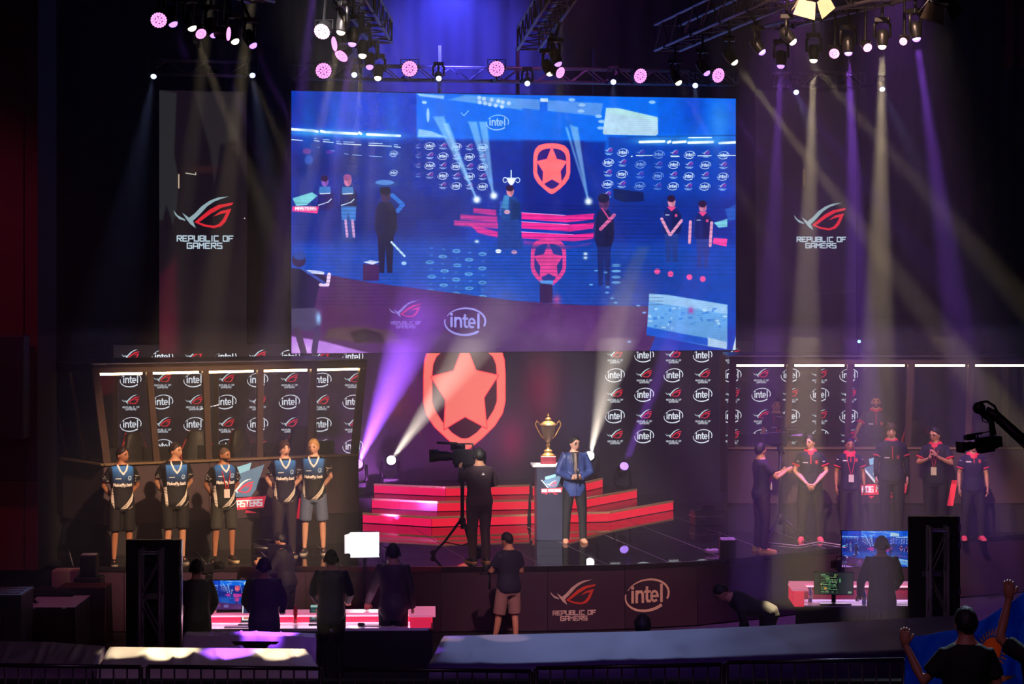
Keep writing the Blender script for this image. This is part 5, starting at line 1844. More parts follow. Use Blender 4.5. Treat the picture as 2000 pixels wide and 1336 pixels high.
# cameras in hands
p = P(536, 1072, 131)
video_camera('shoulder video camera held by the video operator on the hall floor', (p.x, p.y + .05, p.z - .12), -1.95, .75)
p = P(956, 1112, 133.5)
g = thing('camera_gimbal', 'small camera on a hand gimbal held by the man in shorts', 'camera', (p.x, p.y + .1, p.z - .05), -2.6)
MB().tube([(0, 0, -.25), (0, 0, -.02)], .018, 8).build('grip', PLASTIC, g, smooth=True)
MB().tube([(-.16, 0, -.02), (.16, 0, -.02)], .014, 8).build('crossbar', DARKMET, g, smooth=True)
MB().tube([(-.1, .02, -.02), (-.1, .04, .1), (0, .06, .1)], .012, 8).build('gimbal_arm', DARKMET, g, smooth=True)
b = MB().box((-.07, -.05, .02), (.07, .05, .11)).build('camera_body', M_CAM, g, bevel=.01)
MB().lathe([(.035, 0), (.035, .09), (.04, .1)], 14, 0, (0, -.05, .065), (0, -1, 0)).build('lens', M_CAM, b, smooth=True)

# crane camera in the right foreground
jz = 200.0
J = lambda x, y, s=jz: P(x, y, s)
t = thing('camera_crane', 'black camera crane arm reaching in from the right edge', 'camera crane', J(1930, 800))
MB().tube([J(1926, 800), J(1945, 812), J(2000, 862), J(2070, 925, 215), J(2150, 1000, 235)], [.035, .05, .055, .06, .065], 10).build('crane_arm', BLACK, t, smooth=True, world=True)
MB().tube([J(1908, 796), J(1914, 786), J(1928, 784), J(1942, 793), J(1950, 808)], .013, 8).build('cable_loop', RUBBER, t, smooth=True, world=True)
MB().lathe([(.05, -.05), (.06, -.03), (.06, .03), (.05, .05)], 14, 0, J(1912, 797), (0, 1, 0)).build('pivot', BLACK, t, smooth=True, world=True)
MB().tube([J(1912, 799), J(1920, 810), J(1936, 822), J(1940, 850)], [.03, .025, .03, .034], 10).build('hanging_arm', BLACK, t, smooth=True, world=True)
MB().tube([J(1917, 805), J(1919, 822), J(1928, 826), J(1932, 818)], .007, 6).build('cable_loop', RUBBER, t, smooth=True, world=True)
q = J(2150, 1000, 235)
MB().tube([(q.x, q.y, q.z), (q.x, q.y, 1.2)], .09, 12).build('crane_column', BLACK, t, world=True)
MB().box((q.x - .5, q.y - .5, 1.2), (q.x + .5, q.y + .5, 1.34)).build('crane_base', BLACK, t, world=True, bevel=.03)
c = J(1922, 884)
video_camera('black remote camera hanging from the crane arm at far right', (c.x, c.y, c.z), -1.15, .6, pitch=.1)

# white panel lamp on a stand
p = P(712, 1061, 129.5)
t = thing('panel_lamp', 'bright white softbox panel lamp on a stand before the stage', 'lamp', (p.x, p.y, 0), .12)
zc = p.z
M_SOFT = mat('softbox_white', (250, 250, 255), 0.5, emit=(232, 238, 255), power=1.0)
MB().box((-.22, .0, zc - .17), (.22, .09, zc + .17)).build('housing', PLASTIC, t, bevel=.01)
MB().box((-.215, -.012, zc - .165), (.215, 0, zc + .165)).build('diffuser', M_SOFT, t)
MB().add([(-.22, 0, zc - .15), (-.22, 0, zc + .15), (-.30, -.12, zc + .14), (-.30, -.12, zc - .14)], [(0, 1, 2, 3)]).add([(-.22, 0.01, zc - .15), (-.22, 0.01, zc + .15), (-.31, -.115, zc + .14), (-.31, -.115, zc - .14)], [(0, 1, 2, 3)]).build('side_flap', mat('flap_glow_white', (230, 232, 240), .5, emit=(170, 184, 210), power=.25), t)  # flap emission imitates the lamp light falling on it
MB().add([(-.21, 0, zc - .17), (.21, 0, zc - .17), (.22, -.12, zc - .20), (-.22, -.12, zc - .20)], [(0, 1, 2, 3)]).build('bottom_flap', mat('flap_glow_white', (230, 232, 240)), t)
MB().tube([(0, .05, 0.1), (0, .05, zc - .15)], .018, 8).build('pole', DARKMET, t, smooth=True)
for i in range(3):
    a = R(30 + 120 * i)
    MB().tube([(0, .05, .5), (.42 * math.cos(a), .05 + .42 * math.sin(a), .02)], .012, 6).build('leg', DARKMET, t)
l = bpy.data.lights.new('panel_lamp_light', 'AREA')
l.shape = 'RECTANGLE'; l.size = .42; l.size_y = .32; l.energy = 25; l.color = (.93, .95, 1)
lo = bpy.data.objects.new('panel_lamp_light', l)
COL.objects.link(lo)
lo.parent = t
lo.location = (0, -.03, zc)
lo.rotation_euler = (PI / 2, 0, 0)

# microphone of the presenter
pp = G(1122, 1060)
t = thing('microphone', 'handheld microphone with a silver head in the presenter\'s hands', 'microphone', (pp.x + .045, pp.y - .27, pp.z + 1.04), 0)
MB().tube([(0, 0, 0), (.008, -.01, .16)], [.013, .018], 10).build('grip', PLASTIC, t, smooth=True)
MB().ball((.010, -.012, .185), .03, 12, 0, 8).build('mesh_head', STEEL, t, smooth=True)


def speaker(label, lo, hi, rz=0.0, top=None):
    c = ((lo[0] + hi[0]) / 2, (lo[1] + hi[1]) / 2, lo[2])
    t = thing('floor_speaker', label, 'speaker', c, rz)
    w, d, h = (hi[0] - lo[0]) / 2, (hi[1] - lo[1]) / 2, hi[2] - lo[2]
    MB().box((-w, -d, 0), (w, d, h)).build('cabinet', PLASTIC, t, bevel=.012)
    MB().box((-w * .88, -d - .008, h * .08), (w * .88, -d, h * .92)).build('grille', DARKMET, t)
    MB().box((-w * .9, -d * .9, h), (w * .9, d * .9, h + .006)).build('lit_top_sheet', mat('speaker_top_lit', (170, 165, 180), 0.4), t)  # pale sheet paints in the light falling on the top
    return t


p = G(1422, 1092)
speaker('small black speaker at the front edge of the stage, right of centre', (p.x - .125, p.y - .02, 1.004), (p.x + .125, p.y + .24, 1.31))
p = P(171, 1128, 131)
tag(MB().box((p.x - .2, p.y - .05, 0), (p.x + .2, p.y + .35, .93)).build('speaker_crate', BLACK, bevel=.01), 'black crate under the speaker left of the stage', 'crate')
speaker('small black speaker on a crate left of the stage', (p.x - .12, p.y + .02, .93), (p.x + .12, p.y + .26, 1.26))
# low step at the left end of the stage front
q0, q1 = P(103, 1113, 129.2), P(154, 1113, 129.2)
tag(MB().box((q0.x, q0.y - .1, 0), (q1.x, q0.y + .25, q0.z)).build('stage_step', mat('pale_step', (170, 140, 150), .5), bevel=.01), 'pale low step at the far left of the stage front', 'step')
# dark case with coiled cable at the back of the stage
p = G(1384, 1024)
t = thing('equipment_case', 'dark equipment case with latches at the back right of the stage', 'case', p, .2)
MB().box((-.3, -.18, 0), (.3, .18, .26)).build('case_body', BLACK, t, bevel=.012)
MB().box((-.31, -.19, .15), (.31, .19, .17)).build('case_trim', STEEL, t)
for x in (-.15, .15):
    MB().cbox((x, -.19, .15), (.06, .02, .07)).build('latch', STEEL, t)


def coil(label, c, r, n, wire=.012, name='cable_coil', m=RUBBER):
    pts = []
    for i in range(n * 14):
        a = 2 * PI * i / 14
        rr = r * (1 + .1 * math.sin(i * .9))
        pts.append((rr * math.cos(a), rr * math.sin(a), wire + (i / 14) * wire * .8 + .006 * math.sin(i * 2.3)))
    t = MB().tube(pts, wire, 6).build(name, m, smooth=True)
    t.location = c
    return tag(t, label, 'cable')


coil('black cable coil lying on the dark equipment case', (p.x, p.y, 1.262), .11, 4)
p = G(1391, 1081)
coil('pale tangled cable bundle left of the small front speaker', (p.x, p.y, 1.0), .11, 4, .014, m=mat('pale_cable', (190, 170, 190), .4))
p = G(1640, 1062)
tag(MB().tube([G(1500, 1062), G(1560, 1068), G(1600, 1060), G(1640, 1066), G(1680, 1060)], .012, 6).build('stage_cable', mat('grey_cable', (120, 110, 120), .4), smooth=True), 'grey cable lying on the stage by the right tripod', 'cable').location.z += .014

# ------------------------------------------------------------------ control desks in front of the stage
M_ACR = mat('red_acrylic', (235, 40, 70), 0.25, 0, 0.1, 3, emit=(255, 46, 92), power=0.55)
M_ACRT = mat('pink_acrylic_top', (250, 170, 195), 0.25, 0, 0.1, 3, emit=(255, 130, 170), power=0.5)
M_WORK = mat('white_desktop', (226, 214, 228), 0.3)
M_DFRONT = mat('desk_dark', (20, 16, 22), 0.5)
M_LED = mat('desk_led_strip', (255, 220, 230), .4, emit=(255, 170, 190), power=1.4)


def work_light(parent, loc, w, e, col):
    l = bpy.data.lights.new('desk_strip_light', 'AREA')
    l.shape = 'RECTANGLE'; l.size = w; l.size_y = .04; l.energy = e; l.color = col
    o = bpy.data.objects.new('desk_strip_light', l)
    COL.objects.link(o)
    o.parent = parent
    o.location = loc
    o.rotation_euler = (R(-35), 0, 0)


# left desk: local x along the desk, +y away from the operators
dl = P(602, 1222, 146.2)
t = thing('control_desk', 'long red-lit control desk in front of the suited men on the left', 'desk', (dl.x, dl.y, 0), R(2))
MB().box((-1.62, 0, .68), (1.62, .55, .72)).build('worktop', M_WORK, t, bevel=.004)
MB().box((-1.62, -.01, .02), (1.62, .03, .68)).build('front_board', M_DFRONT, t)
MB().box((-1.62, .55, .02), (1.66, .60, .82)).build('back_board', M_ACR, t)
MB().box((-1.62, .52, .82), (1.66, .86, .85)).build('ledge', M_ACRT, t, bevel=.004)
MB().box((-1.62, .515, .80), (1.62, .53, .82)).build('led_strip', M_LED, t)
MB().box((1.36, .02, .72), (1.64, .55, .86)).build('end_counter', M_ACR, t, bevel=.004)
MB().box((1.34, .0, .86), (1.70, .86, .885)).build('end_counter_top', M_ACRT, t, bevel=.004)
MB().box((1.60, .0, .02), (1.66, .86, .70)).build('end_panel', M_DFRONT, t)
work_light(t, (0, .5, .81), 3.1, 6, (1, .62, .85))
DL = WM[t.name]

# right desk
dr = P(1690, 1182, 138.5)
t = thing('control_desk', 'red-edged control desk with a code monitor on the right', 'desk', (dr.x, dr.y, 0), R(-1.5))
MB().box((-.86, 0, .74), (1.0, .62, .78)).build('worktop', mat('violet_white_desktop', (205, 195, 225), .3), t, bevel=.004)
MB().box((-.98, -.02, .02), (1.02, .02, .76)).build('front_board', M_DFRONT, t)
MB().box((-.86, .60, .02), (1.0, .64, .98)).build('back_board', mat('dark_red_board', (120, 24, 44), .35), t)
MB().box((-1.0, .60, .98), (1.0, .86, 1.01)).build('ledge', M_ACRT, t, bevel=.004)
MB().box((-1.0, 0.0, .76), (-.86, .86, .98)).build('side_wall', M_ACR, t, bevel=.004)
MB().box((-1.03, -.02, .98), (-.80, .62, 1.01)).build('side_ledge', M_ACRT, t, bevel=.004)
MB().box((-1.0, .594, .955), (1.0, .60, .98)).build('led_strip', M_LED, t)
work_light(t, (.1, .56, .95), 1.8, 5, (.85, .6, 1))
DR = WM[t.name]


def code_image():
    c = Canvas(0, 0, 96, 58, 3, (34, 42, 40))
    c.rect(12, 4, 60, 54, (16, 26, 22), 1, 1)
    for i in range(15):
        y = 5 + i * 3.3
        x = 16
        while x < 56:
            w = random.uniform(3, 12)
            if random.random() < .7:
                c.rect(x, y, min(58, x + w), y + 1.6, random.choice([(110, 190, 120), (150, 205, 160), (70, 130, 90), (190, 190, 120)]), .9, 1)
            x += w + 1.5
    c.rect(24, 40, 30, 45, (235, 150, 60), .9, 1); c.rect(15, 30, 18, 33, (230, 210, 80), .9, 1)
    c.rect(62, 16, 66, 26, (100, 170, 110), .8, 1); c.rect(84, 50, 93, 55, (150, 190, 150), .8, 1)
    return c.image('code_picture')


def dpt(M, x, y, z):
    return M @ Vector((x, y, z))


q = dpt(DR, -.42, .22, .78)
monitor('desk_monitor', 'black desk monitor showing green lines of code on the right desk', q, R(-7) , .56, .33, .12, display('code_screen', code_image(), .9))
tag(MB().cbox((q.x - .0, q.y - .16, .793), (.44, .15, .022)).build('keyboard', PLASTIC, bevel=.004), 'black keyboard in front of the code monitor', 'keyboard')


def bottle(label, loc, col=(120, 130, 225), cap=(60, 80, 220), h=.21, lab=None):
    t = thing('bottle', label, 'bottle', loc)
    MB().lathe([(.026, 0), (.031, .01), (.031, h * .5), (.028, h * .55), (.031, h * .62), (.029, h * .74), (.014, h * .88), (.013, h * .94)], 14).build('bottle_body', mat('bottle_%d_%d_%d' % col, col, .15, 0, .1), t, smooth=True)
    MB().lathe([(.015, h * .92), (.015, h), (.010, h * 1.005)], 12).build('cap', mat('cap_%d_%d_%d' % cap, cap, .4), t, smooth=True)
    if lab:
        MB().lathe([(.0318, h * .28), (.0318, h * .5)], 14).build('bottle_label', mat('bottle_label', lab, .5), t, smooth=True)
    return t


bottle('blue-capped water bottle at the left end of the right desk', dpt(DR, -.74, .34, .78), lab=(200, 205, 240))
bottle('blue-capped water bottle right of the code monitor', dpt(DR, .0, .14, .78), lab=(70, 90, 200))
bottle('red water flask on the left control desk', dpt(DL, -.20, .50, .72), (200, 30, 44), (160, 24, 36), .24)


def sheet(label, loc, rz, w, d, col=(235, 225, 215)):
    t = MB().box((-w / 2, -d / 2, 0), (w / 2, d / 2, .004)).build('paper_sheet', mat('paper_%d_%d_%d' % col, col, .7))
    t.location = loc
    t.rotation_euler = (0, 0, rz)
    return tag(t, label, 'paper')


sheet('white paper left of the code monitor stand', dpt(DR, -.62, .12, .7805), .3, .2, .28)
sheet('yellowish folder under the front of the code monitor', dpt(DR, -.30, .07, .7805), .05, .22, .12, (235, 210, 150))
sheet('white paper beside the right-hand operator', dpt(DR, .62, .2, .7805), -.2, .3, .22)
sheet('long white paper on the left desk by the leaning man', dpt(DL, .98, .2, .7205), .0, .5, .22)
sheet('lilac paper on the left desk between the first two operators', dpt(DL, -.92, .18, .7205), .05, .42, .2, (225, 190, 235))


def laptop(label, loc, rz, im, w=.34, d=.24):
    t = thing('laptop', label, 'laptop', loc, rz)
    MB().box((-w / 2, -d / 2, 0), (w / 2, d / 2, .018)).build('laptop_base', DARKMET, t, bevel=.003)
    lid = MB().hexa([(-w / 2, d / 2 - .012, .018), (w / 2, d / 2 - .012, .018), (w / 2, d / 2, .018), (-w / 2, d / 2, .018)], [(-w / 2, d / 2 + .055, .24), (w / 2, d / 2 + .055, .24), (w / 2, d / 2 + .067, .24), (-w / 2, d / 2 + .067, .24)]).build('lid', DARKMET, t)
    uv_quad('screen', (-w / 2 + .012, d / 2 + .0505, .232), (w / 2 - .012, d / 2 + .0505, .232), (w / 2 - .012, d / 2 - .0085, .034), (-w / 2 + .012, d / 2 - .0085, .034), im, lid, world=False)
    return t


c = Canvas(0, 0, 40, 26, 4, (245, 246, 250))
c.rect(2, 2, 12, 18, (40, 50, 90)); c.rect(14, 3, 38, 5, (180, 185, 195)); c.rect(3, 19, 12, 24, (200, 120, 90))
for i in range(5):
    c.rect(14, 8 + i * 3, 34, 9 + i * 3, (190, 195, 205))
laptop('laptop with a white page between the first two operators', dpt(DL, -.78, .40, .72), R(-3), display('page_screen', c.image('page_picture'), .9))
c = Canvas(0, 0, 40, 26, 4, (30, 60, 62))
c.rect(0, 0, 40, 4, (150, 190, 185))
for i in range(6):
    for j in range(3):
        c.rect(3 + i * 6, 7 + j * 6, 7.5 + i * 6, 11 + j * 6, random.choice([(70, 150, 80), (200, 200, 90), (40, 90, 100), (110, 170, 160), (180, 90, 60)]), .9)
laptop('laptop with a grid of coloured windows beside the red flask', dpt(DL, .16, .40, .72), R(2), display('grid_screen', c.image('grid_picture'), .9))
# blue feed monitors
M_FEED2 = display('small_feed', FEED, 1.0)
q = P(455, 1190, 141.0)
monitor('feed_monitor', 'monitor with the blue live picture on the left control desk', dpt(DL, -1.06, .70, .85), R(4), .8, .42, .02, M_FEED2)
q = P(1712, 1110, 131.5)
t = monitor('feed_monitor', 'large blue live-picture monitor behind the right control desk', (q.x, q.y, 0), R(0), 1.06, .56, q.z + .01, M_FEED2)
# small things on the left desk
t = MB().cbox((0, 0, .02), (.10, .07, .04)).build('computer_mouse', PLASTIC, bevel=.015)
t.location = dpt(DL, .70, .22, .72)
tag(t, 'dark mouse on the left desk near the leaning man', 'mouse')
t = MB().box((-.09, 0, 0), (.09, .12, .05)).box((-.08, .01, .05), (-.05, .10, .06)).build('control_box', PLASTIC)
t.location = dpt(DL, .30, .12, .72)
tag(t, 'small black control box on the left desk', 'control box')


# ------------------------------------------------------------------ tall panels on truss uprights
M_UPR = mat('upright_metal', (120, 112, 122), .5, .5)


def truss_panel(label, px0, px1, pyt, s, tx0, tx1, tyt, lit):
    a, b = P(px0, pyt, s), P(px1, pyt, s)
    c = ((a.x + b.x) / 2, a.y)
    t = thing('truss_panel', label, 'panel', (c[0], c[1], 0))
    w = (b.x - a.x) / 2
    MB().box((-w, 0, .25), (w, .09, a.z)).build('panel', DEEP, t, bevel=.004)
    MB().box((w - .012, -.012, .25), (w + .012, .10, a.z + .004)).build('edge_frame', DARKMET if not lit else STEEL, t)  # brighter steel imitates light caught along the edge
    MB().box((-w, -.012, a.z - .004), (w, .10, a.z + .008)).build('edge_frame', DARKMET, t)
    for z in (a.z - .13, a.z - .36, a.z - .95):
        MB().cbox((w, -.03, z), (.03, .05, .09)).build('latch', STEEL, t)
    x0, x1, zt_ = P(tx0, tyt, s + 2).x - c[0], P(tx1, tyt, s + 2).x - c[0], P(tx0, tyt, s + 2).z
    for y in (-.14, -.36):
        for x in (x0, x1):
            MB().tube([(x, y, .06), (x, y, zt_)], .025, 10).build('chord', M_UPR, t, smooth=True)
        MB().tube([(x0, y, zt_ - .05), (x1, y, zt_ - .05)], .012, 8).build('brace', ALU, t)
        n = 4
        for i in range(n):
            z0, z1 = .1 + (zt_ - .2) * i / n, .1 + (zt_ - .2) * (i + 1) / n
            MB().tube([(x0 if i % 2 else x1, y, z0), (x1 if i % 2 else x0, y, z1)], .01, 6).build('brace', M_UPR, t)
    for x in (x0, x1):
        for i in range(4):
            z0 = .1 + (zt_ - .2) * i / 4
            MB().tube([(x, -.14, z0), (x, -.36, z0 + .4)], .01, 6).build('brace', DARKMET, t)
    MB().box((x0 - .1, -.48, 0), (x1 + .1, -.02, .06)).build('base_plate', DARKMET, t)
    MB().cbox(((x0 + x1) / 2 - .05, -.05, zt_ * .72), (.25, .1, .07)).build('clamp', STEEL, t)
    return t


truss_panel('tall black panel with metal edge on a truss upright, left foreground', 246, 353, 1056, 160, 273, 312, 1074, True)
truss_panel('tall black panel on a truss upright, right of the right desk', 1775, 1873, 1010, 152, 1819, 1853, 1030, False)

# ------------------------------------------------------------------ far left: tables, cases
def draped_table(label, px0, px1, y0, y1, z, col, name='draped_table'):
    s0, s1 = (y0 - 536) / (CZ - z), (y1 - 536) / (CZ - z)
    a, b, c, d = P(px0, y1, s1), P(px1, y1, s1), P(px1 + (y0 - y1) * 0.0, y0, s0), P(px0, y0, s0)
    t = thing(name, label, 'table', ((a.x + b.x) / 2, (a.y + d.y) / 2, 0))
    mx0, mx1 = a.x, b.x
    MB().box((mx0, a.y, z - .02), (mx1, d.y, z)).build('tabletop', cloth(col, .6), t, world=True)
    n = 26
    vs, fs = [], []
    path = [Vector((mx0, d.y, 0)), Vector((mx0, a.y, 0)), Vector((mx1, a.y, 0)), Vector((mx1, d.y, 0))]
    for (p, q) in zip(path, path[1:]):
        m = max(6, int((q - p).length / .06))
        nn = Vector(((q - p).y, -(q - p).x, 0)).normalized()
        b0 = len(vs)
        for i in range(m + 1):
            x = p.lerp(q, i / m)
            vs += [tuple(x + Vector((0, 0, z - .003))), tuple(x + nn * (.015 + .02 * math.sin(i * 1.7)) + Vector((0, 0, .01)))]
        fs += [(b0 + 2 * i, b0 + 2 * i + 1, b0 + 2 * i + 3, b0 + 2 * i + 2) for i in range(m)]
    MB().add(vs, fs).build('table_drape', cloth((26, 20, 30)), t, smooth=True, world=True)
    return t


draped_table('small table with pale cloth top and dark drape at far left', 43, 146, 1163, 1186, .78, (180, 190, 215))
draped_table('dark table with a red-lit edge behind the pale table at far left', 112, 205, 1138, 1148, .86, (84, 24, 38))  # red light on the tabletop is put into its cloth colour
p0, p1 = P(-60, 1160, 140), P(44, 1160, 143)
t = thing('flight_case', 'tall grey flight case at the far left edge', 'case', ((p0.x + p1.x) / 2, p1.y, 0))
zc = P(0, 1148, 140).z
MB().box((p0.x, p1.y - .1, .06), (p1.x, p1.y + .7, zc)).build('case_body', mat('case_grey', (60, 56, 62), .5), t, world=True, bevel=.01)
for z in (.1, zc - .02):
    MB().box((p0.x - .01, p1.y - .12, z), (p1.x + .012, p1.y + .72, z + .03)).build('case_trim', STEEL, t, world=True)
for i in range(3):
    MB().box((p0.x + .02, p1.y + .02 + i * .22, zc), (p1.x - .04, p1.y + .05 + i * .22, zc + .025)).build('top_rib', ALU, t, world=True)
MB().cbox((p1.x - .3, p1.y - .115, zc - .35), (.08, .02, .1)).build('latch', STEEL, t, world=True)
q = G(56, 1178, .78)
tripod('tiny tripod standing on the pale table at far left', (q.x, q.y, .78), .2, .16, .26, .1, pan=False, name='mini_tripod')
t = MB().box((-.32, -.12, 0), (.3, .12, .05)).ball((-.1, 0, .05), (.2, .1, .1), 12).ball((.12, .0, .05), (.16, .1, .07), 12).build('equipment_bag', cloth((24, 20, 34)), smooth=True)
q = G(104, 1163, .78)
t.location = (q.x, q.y - .02, .78)
tag(t, 'dark soft equipment bag on the back of the pale table', 'bag')

# ------------------------------------------------------------------ covered platforms in the foreground
def cover(name, label, far, near, z, drop, col, folds_=None, rough=.55):
    """cloth-covered platform: far / near edges as pixel lists, near face hanging down to height drop"""
    t = thing(name, label, 'covered platform', (0, 0, 0))
    n = 60
    m = 10

    def along(l, f):
        x = l[0][0] + (l[-1][0] - l[0][0]) * f
        for (x0, y0), (x1, y1) in zip(l, l[1:]):
            if x <= x1 + 1e-6:
                return x, y0 + (y1 - y0) * (x - x0) / (x1 - x0)
        return l[-1]
    fa = [G(*along(far, i / n), z) for i in range(n + 1)]
    ne = [G(*along(near, i / n), z) for i in range(n + 1)]
    c = (fa[n // 2] + ne[n // 2]) / 2
    t.location = (c.x, c.y, 0)
    WM[t.name] = Matrix.Translation((c.x, c.y, 0))
    vs, fs = [], []
    r2 = random.Random(len(label))
    fo = [(r2.uniform(0, 1), r2.uniform(-.5, .5), r2.uniform(.01, .025)) for _ in range(9)]
    for j in range(m + 5):
        for i in range(n + 1):
            f = i / n
            if j <= m:
                p = fa[i].lerp(ne[i], j / m)
                w = .012 * math.sin(f * 23 + j * .8) * math.sin(j / m * PI)
                for a, b, h in fo:
                    d = f - a - b * .12 * (j / m - .5)
                    w += h * math.exp(-(d / .012) ** 2) * math.sin(j / m * PI) ** .5
                vs.append((p.x, p.y, z + w))
            else:
                p = ne[i]
                k = (j - m) / 4
                vs.append((p.x, p.y - .03 - .03 * k * math.sin(f * 60) - .04 * k, z + (drop - z) * k))
    for j in range(m + 4):
        for i in range(n):
            a = j * (n + 1) + i
            fs.append((a, a + 1, a + n + 2, a + n + 1))
    b0 = len(vs)
    sd = []
    for e in (0, n):
        col_ = [j * (n + 1) + e for j in range(m + 1)]
        for j in col_:
            vs.append((vs[j][0] + (.05 if e else -.05), vs[j][1], drop))
        sd.append((col_, b0))
        b0 = len(vs)
    for col_, b in sd:
        for j in range(m):
            fs.append((col_[j], col_[j + 1], b + j + 1, b + j))
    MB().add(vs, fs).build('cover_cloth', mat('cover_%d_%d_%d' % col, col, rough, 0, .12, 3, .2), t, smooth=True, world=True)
    MB().slab([(fa[0].x + .05, fa[0].y - .04), (ne[0].x + .05, ne[0].y + .04), (ne[n].x - .05, ne[n].y + .04), (fa[n].x - .05, fa[n].y - .04)], 0.0, z - .06).build('platform_box', DEEP, t, world=True)
    return t


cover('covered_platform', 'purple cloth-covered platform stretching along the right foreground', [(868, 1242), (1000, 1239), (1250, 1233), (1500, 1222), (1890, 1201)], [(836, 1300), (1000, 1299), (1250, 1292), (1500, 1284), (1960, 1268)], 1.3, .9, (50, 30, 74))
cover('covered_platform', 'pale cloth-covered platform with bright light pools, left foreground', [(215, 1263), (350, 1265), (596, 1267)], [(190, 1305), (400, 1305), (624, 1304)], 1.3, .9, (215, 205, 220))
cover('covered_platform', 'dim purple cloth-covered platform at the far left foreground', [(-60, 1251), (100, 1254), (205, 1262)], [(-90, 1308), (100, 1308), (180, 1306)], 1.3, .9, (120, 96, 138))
cover('covered_bench', 'narrow low covered bench with a violet edge behind the pale platform', [(362, 1234), (500, 1233), (616, 1237)], [(358, 1243), (500, 1242), (618, 1245)], 1.12, .3, (190, 160, 215))
zp = CZ - (1331 - 536) / 236
tag(MB().box((-9, F / 236, 1.2), (9, F / 236 + .15, zp)).build('parapet', DEEP, bevel=.01), 'low black parapet wall running behind the crowd barriers', 'wall')

# ------------------------------------------------------------------ crowd barriers
M_BAR = mat('barrier_steel', (70, 62, 78), 0.35, 0.7)
names = ['first', 'second', 'third', 'fourth', 'fifth']
for i, (x0, y0, x1, y1) in enumerate(((-70, 1298, 275, 1303), (287, 1304, 625, 1308), (664, 1307, 1037, 1311), (1047, 1307, 1411, 1300), (1419, 1294, 1765, 1288))):
    s = 241
    a, b = P(x0, y0, s), P(x1, y1, s)
    a.y += .05 * (i % 2); b.y += .05 * (i % 2)
    c = (a + b) / 2
    rz = math.atan2(b.y - a.y, b.x - a.x)
    L = (b - a).length / 2
    t = thing('crowd_barrier', 'dark steel crowd barrier, %s from the left along the bottom edge' % names[i], 'barrier', (c.x, c.y, 1.2), rz, 'crowd barriers along the bottom edge')
    h = c.z - 1.2
    sl = (b.z - a.z) / 2
    MB().tube([(-L, 0, h - sl), (L, 0, h + sl)], .017, 8).build('top_rail', M_BAR, t, smooth=True)
    MB().tube([(-L, 0, .16), (L, 0, .16)], .015, 8).build('bottom_rail', M_BAR, t, smooth=True)
    for sx in (-1, 1):
        MB().tube([(sx * L, 0, .02), (sx * L, 0, h + sx * sl)], .019, 8).build('end_post', M_BAR, t, smooth=True)
        MB().box((sx * L * .8 - .03, -.25, 0), (sx * L * .8 + .03, .25, .02)).build('foot', M_BAR, t)
    n = 12
    br = MB().tube([(0, 0, .16), (0, 0, h)], .0085, 6).build('bar', M_BAR, t, smooth=True)
    br.location = (-L + 2 * L / (n + 1), 0, 0)
    for k in range(2, n + 1):
        same('bar', br, t, (-L + 2 * L * k / (n + 1), 0, sl * (-1 + 2 * k / (n + 1)) * .6))

# ------------------------------------------------------------------ spectators with a flag, bottom right
floor_person('spectator in a black t-shirt seen from behind holding up the blue flag', 1887, 1187, 262, PI, z=1.2, arms=('down', ((.31, -.02, 1.19), (.42, -.17, 1.45), (0, -.25, 1), (-.3, -1, 0), .9)), top='tee', top_mat=cloth((14, 13, 16)), leg_mat=DK, hair='black', style='short', skin='tan', head=(.15, .05))
floor_person('spectator in dark clothes cut off by the right edge, seen from behind', 2046, 1186, 265, PI, z=1.2, arms=('down', ((.31, -.16, 1.50), (.215, -.28, 1.78), (0, -.2, 1), (-.3, -1, 0), .9)), top='tee', top_mat=cloth((14, 13, 16)), leg_mat=DK, hair='dark', style='short', skin='tan')


def flag_image():
    c = Canvas(0, 0, 200, 120, 2, (22, 108, 205))
    c.ell(122, 46, 17, 17, (240, 130, 60), 1, 2)
    for i in range(32):
        a = 2 * PI * i / 32
        c.stroke([(122 + 20 * math.cos(a), 46 + 20 * math.sin(a)), (122 + 28 * math.cos(a), 46 + 28 * math.sin(a))], [2.6, 1.0], (232, 140, 90))
    c.poly([(88, 80), (122, 77), (156, 80), (136, 86), (122, 94), (108, 86)], (220, 130, 80), .9, 3)
    return c.image('flag_print')


fm = bpy.data.materials.new('flag_cloth')
fm.use_nodes = True
ti = fm.node_tree.nodes.new('ShaderNodeTexImage')
ti.image = flag_image()
pb = fm.node_tree.nodes['Principled BSDF']
pb.inputs['Roughness'].default_value = .7
fm.node_tree.links.new(ti.outputs['Color'], pb.inputs['Base Color'])
tl = fm.node_tree.nodes.new('ShaderNodeBsdfTranslucent')
fm.node_tree.links.new(ti.outputs['Color'], tl.inputs['Color'])
mxs = fm.node_tree.nodes.new('ShaderNodeMixShader')
mxs.inputs[0].default_value = .55
fm.node_tree.links.new(pb.outputs[0], mxs.inputs[1])
fm.node_tree.links.new(tl.outputs[0], mxs.inputs[2])
fm.node_tree.links.new(mxs.outputs[0], fm.node_tree.nodes['Material Output'].inputs['Surface'])
nx, nz = 40, 24
TL, TR, BL, BR = P(1777, 1250, 258), P(2040, 1140, 258), P(1768, 1420, 258), P(2060, 1400, 258)
vs, fs, uvs = [], [], []
for j in range(nz + 1):
    for i in range(nx + 1):
        u, v = i / nx, j / nz
        p = (TL.lerp(TR, u)).lerp(BL.lerp(BR, u), v)
        sag = .10 * math.sin(u * PI) * (1 - v) ** 2
        p = p + Vector((0, .10 * math.sin(u * 9 + v * 3) * (.3 + .7 * v) * .6 + .12 + .02 * math.sin(u * 30 + v * 9), -sag))
        vs.append(tuple(p)); uvs.append((u, 1 - v))
for j in range(nz):
    for i in range(nx):
        a = j * (nx + 1) + i
        fs.append((a, a + nx + 1, a + nx + 2, a + 1))
me = bpy.data.meshes.new('flag')
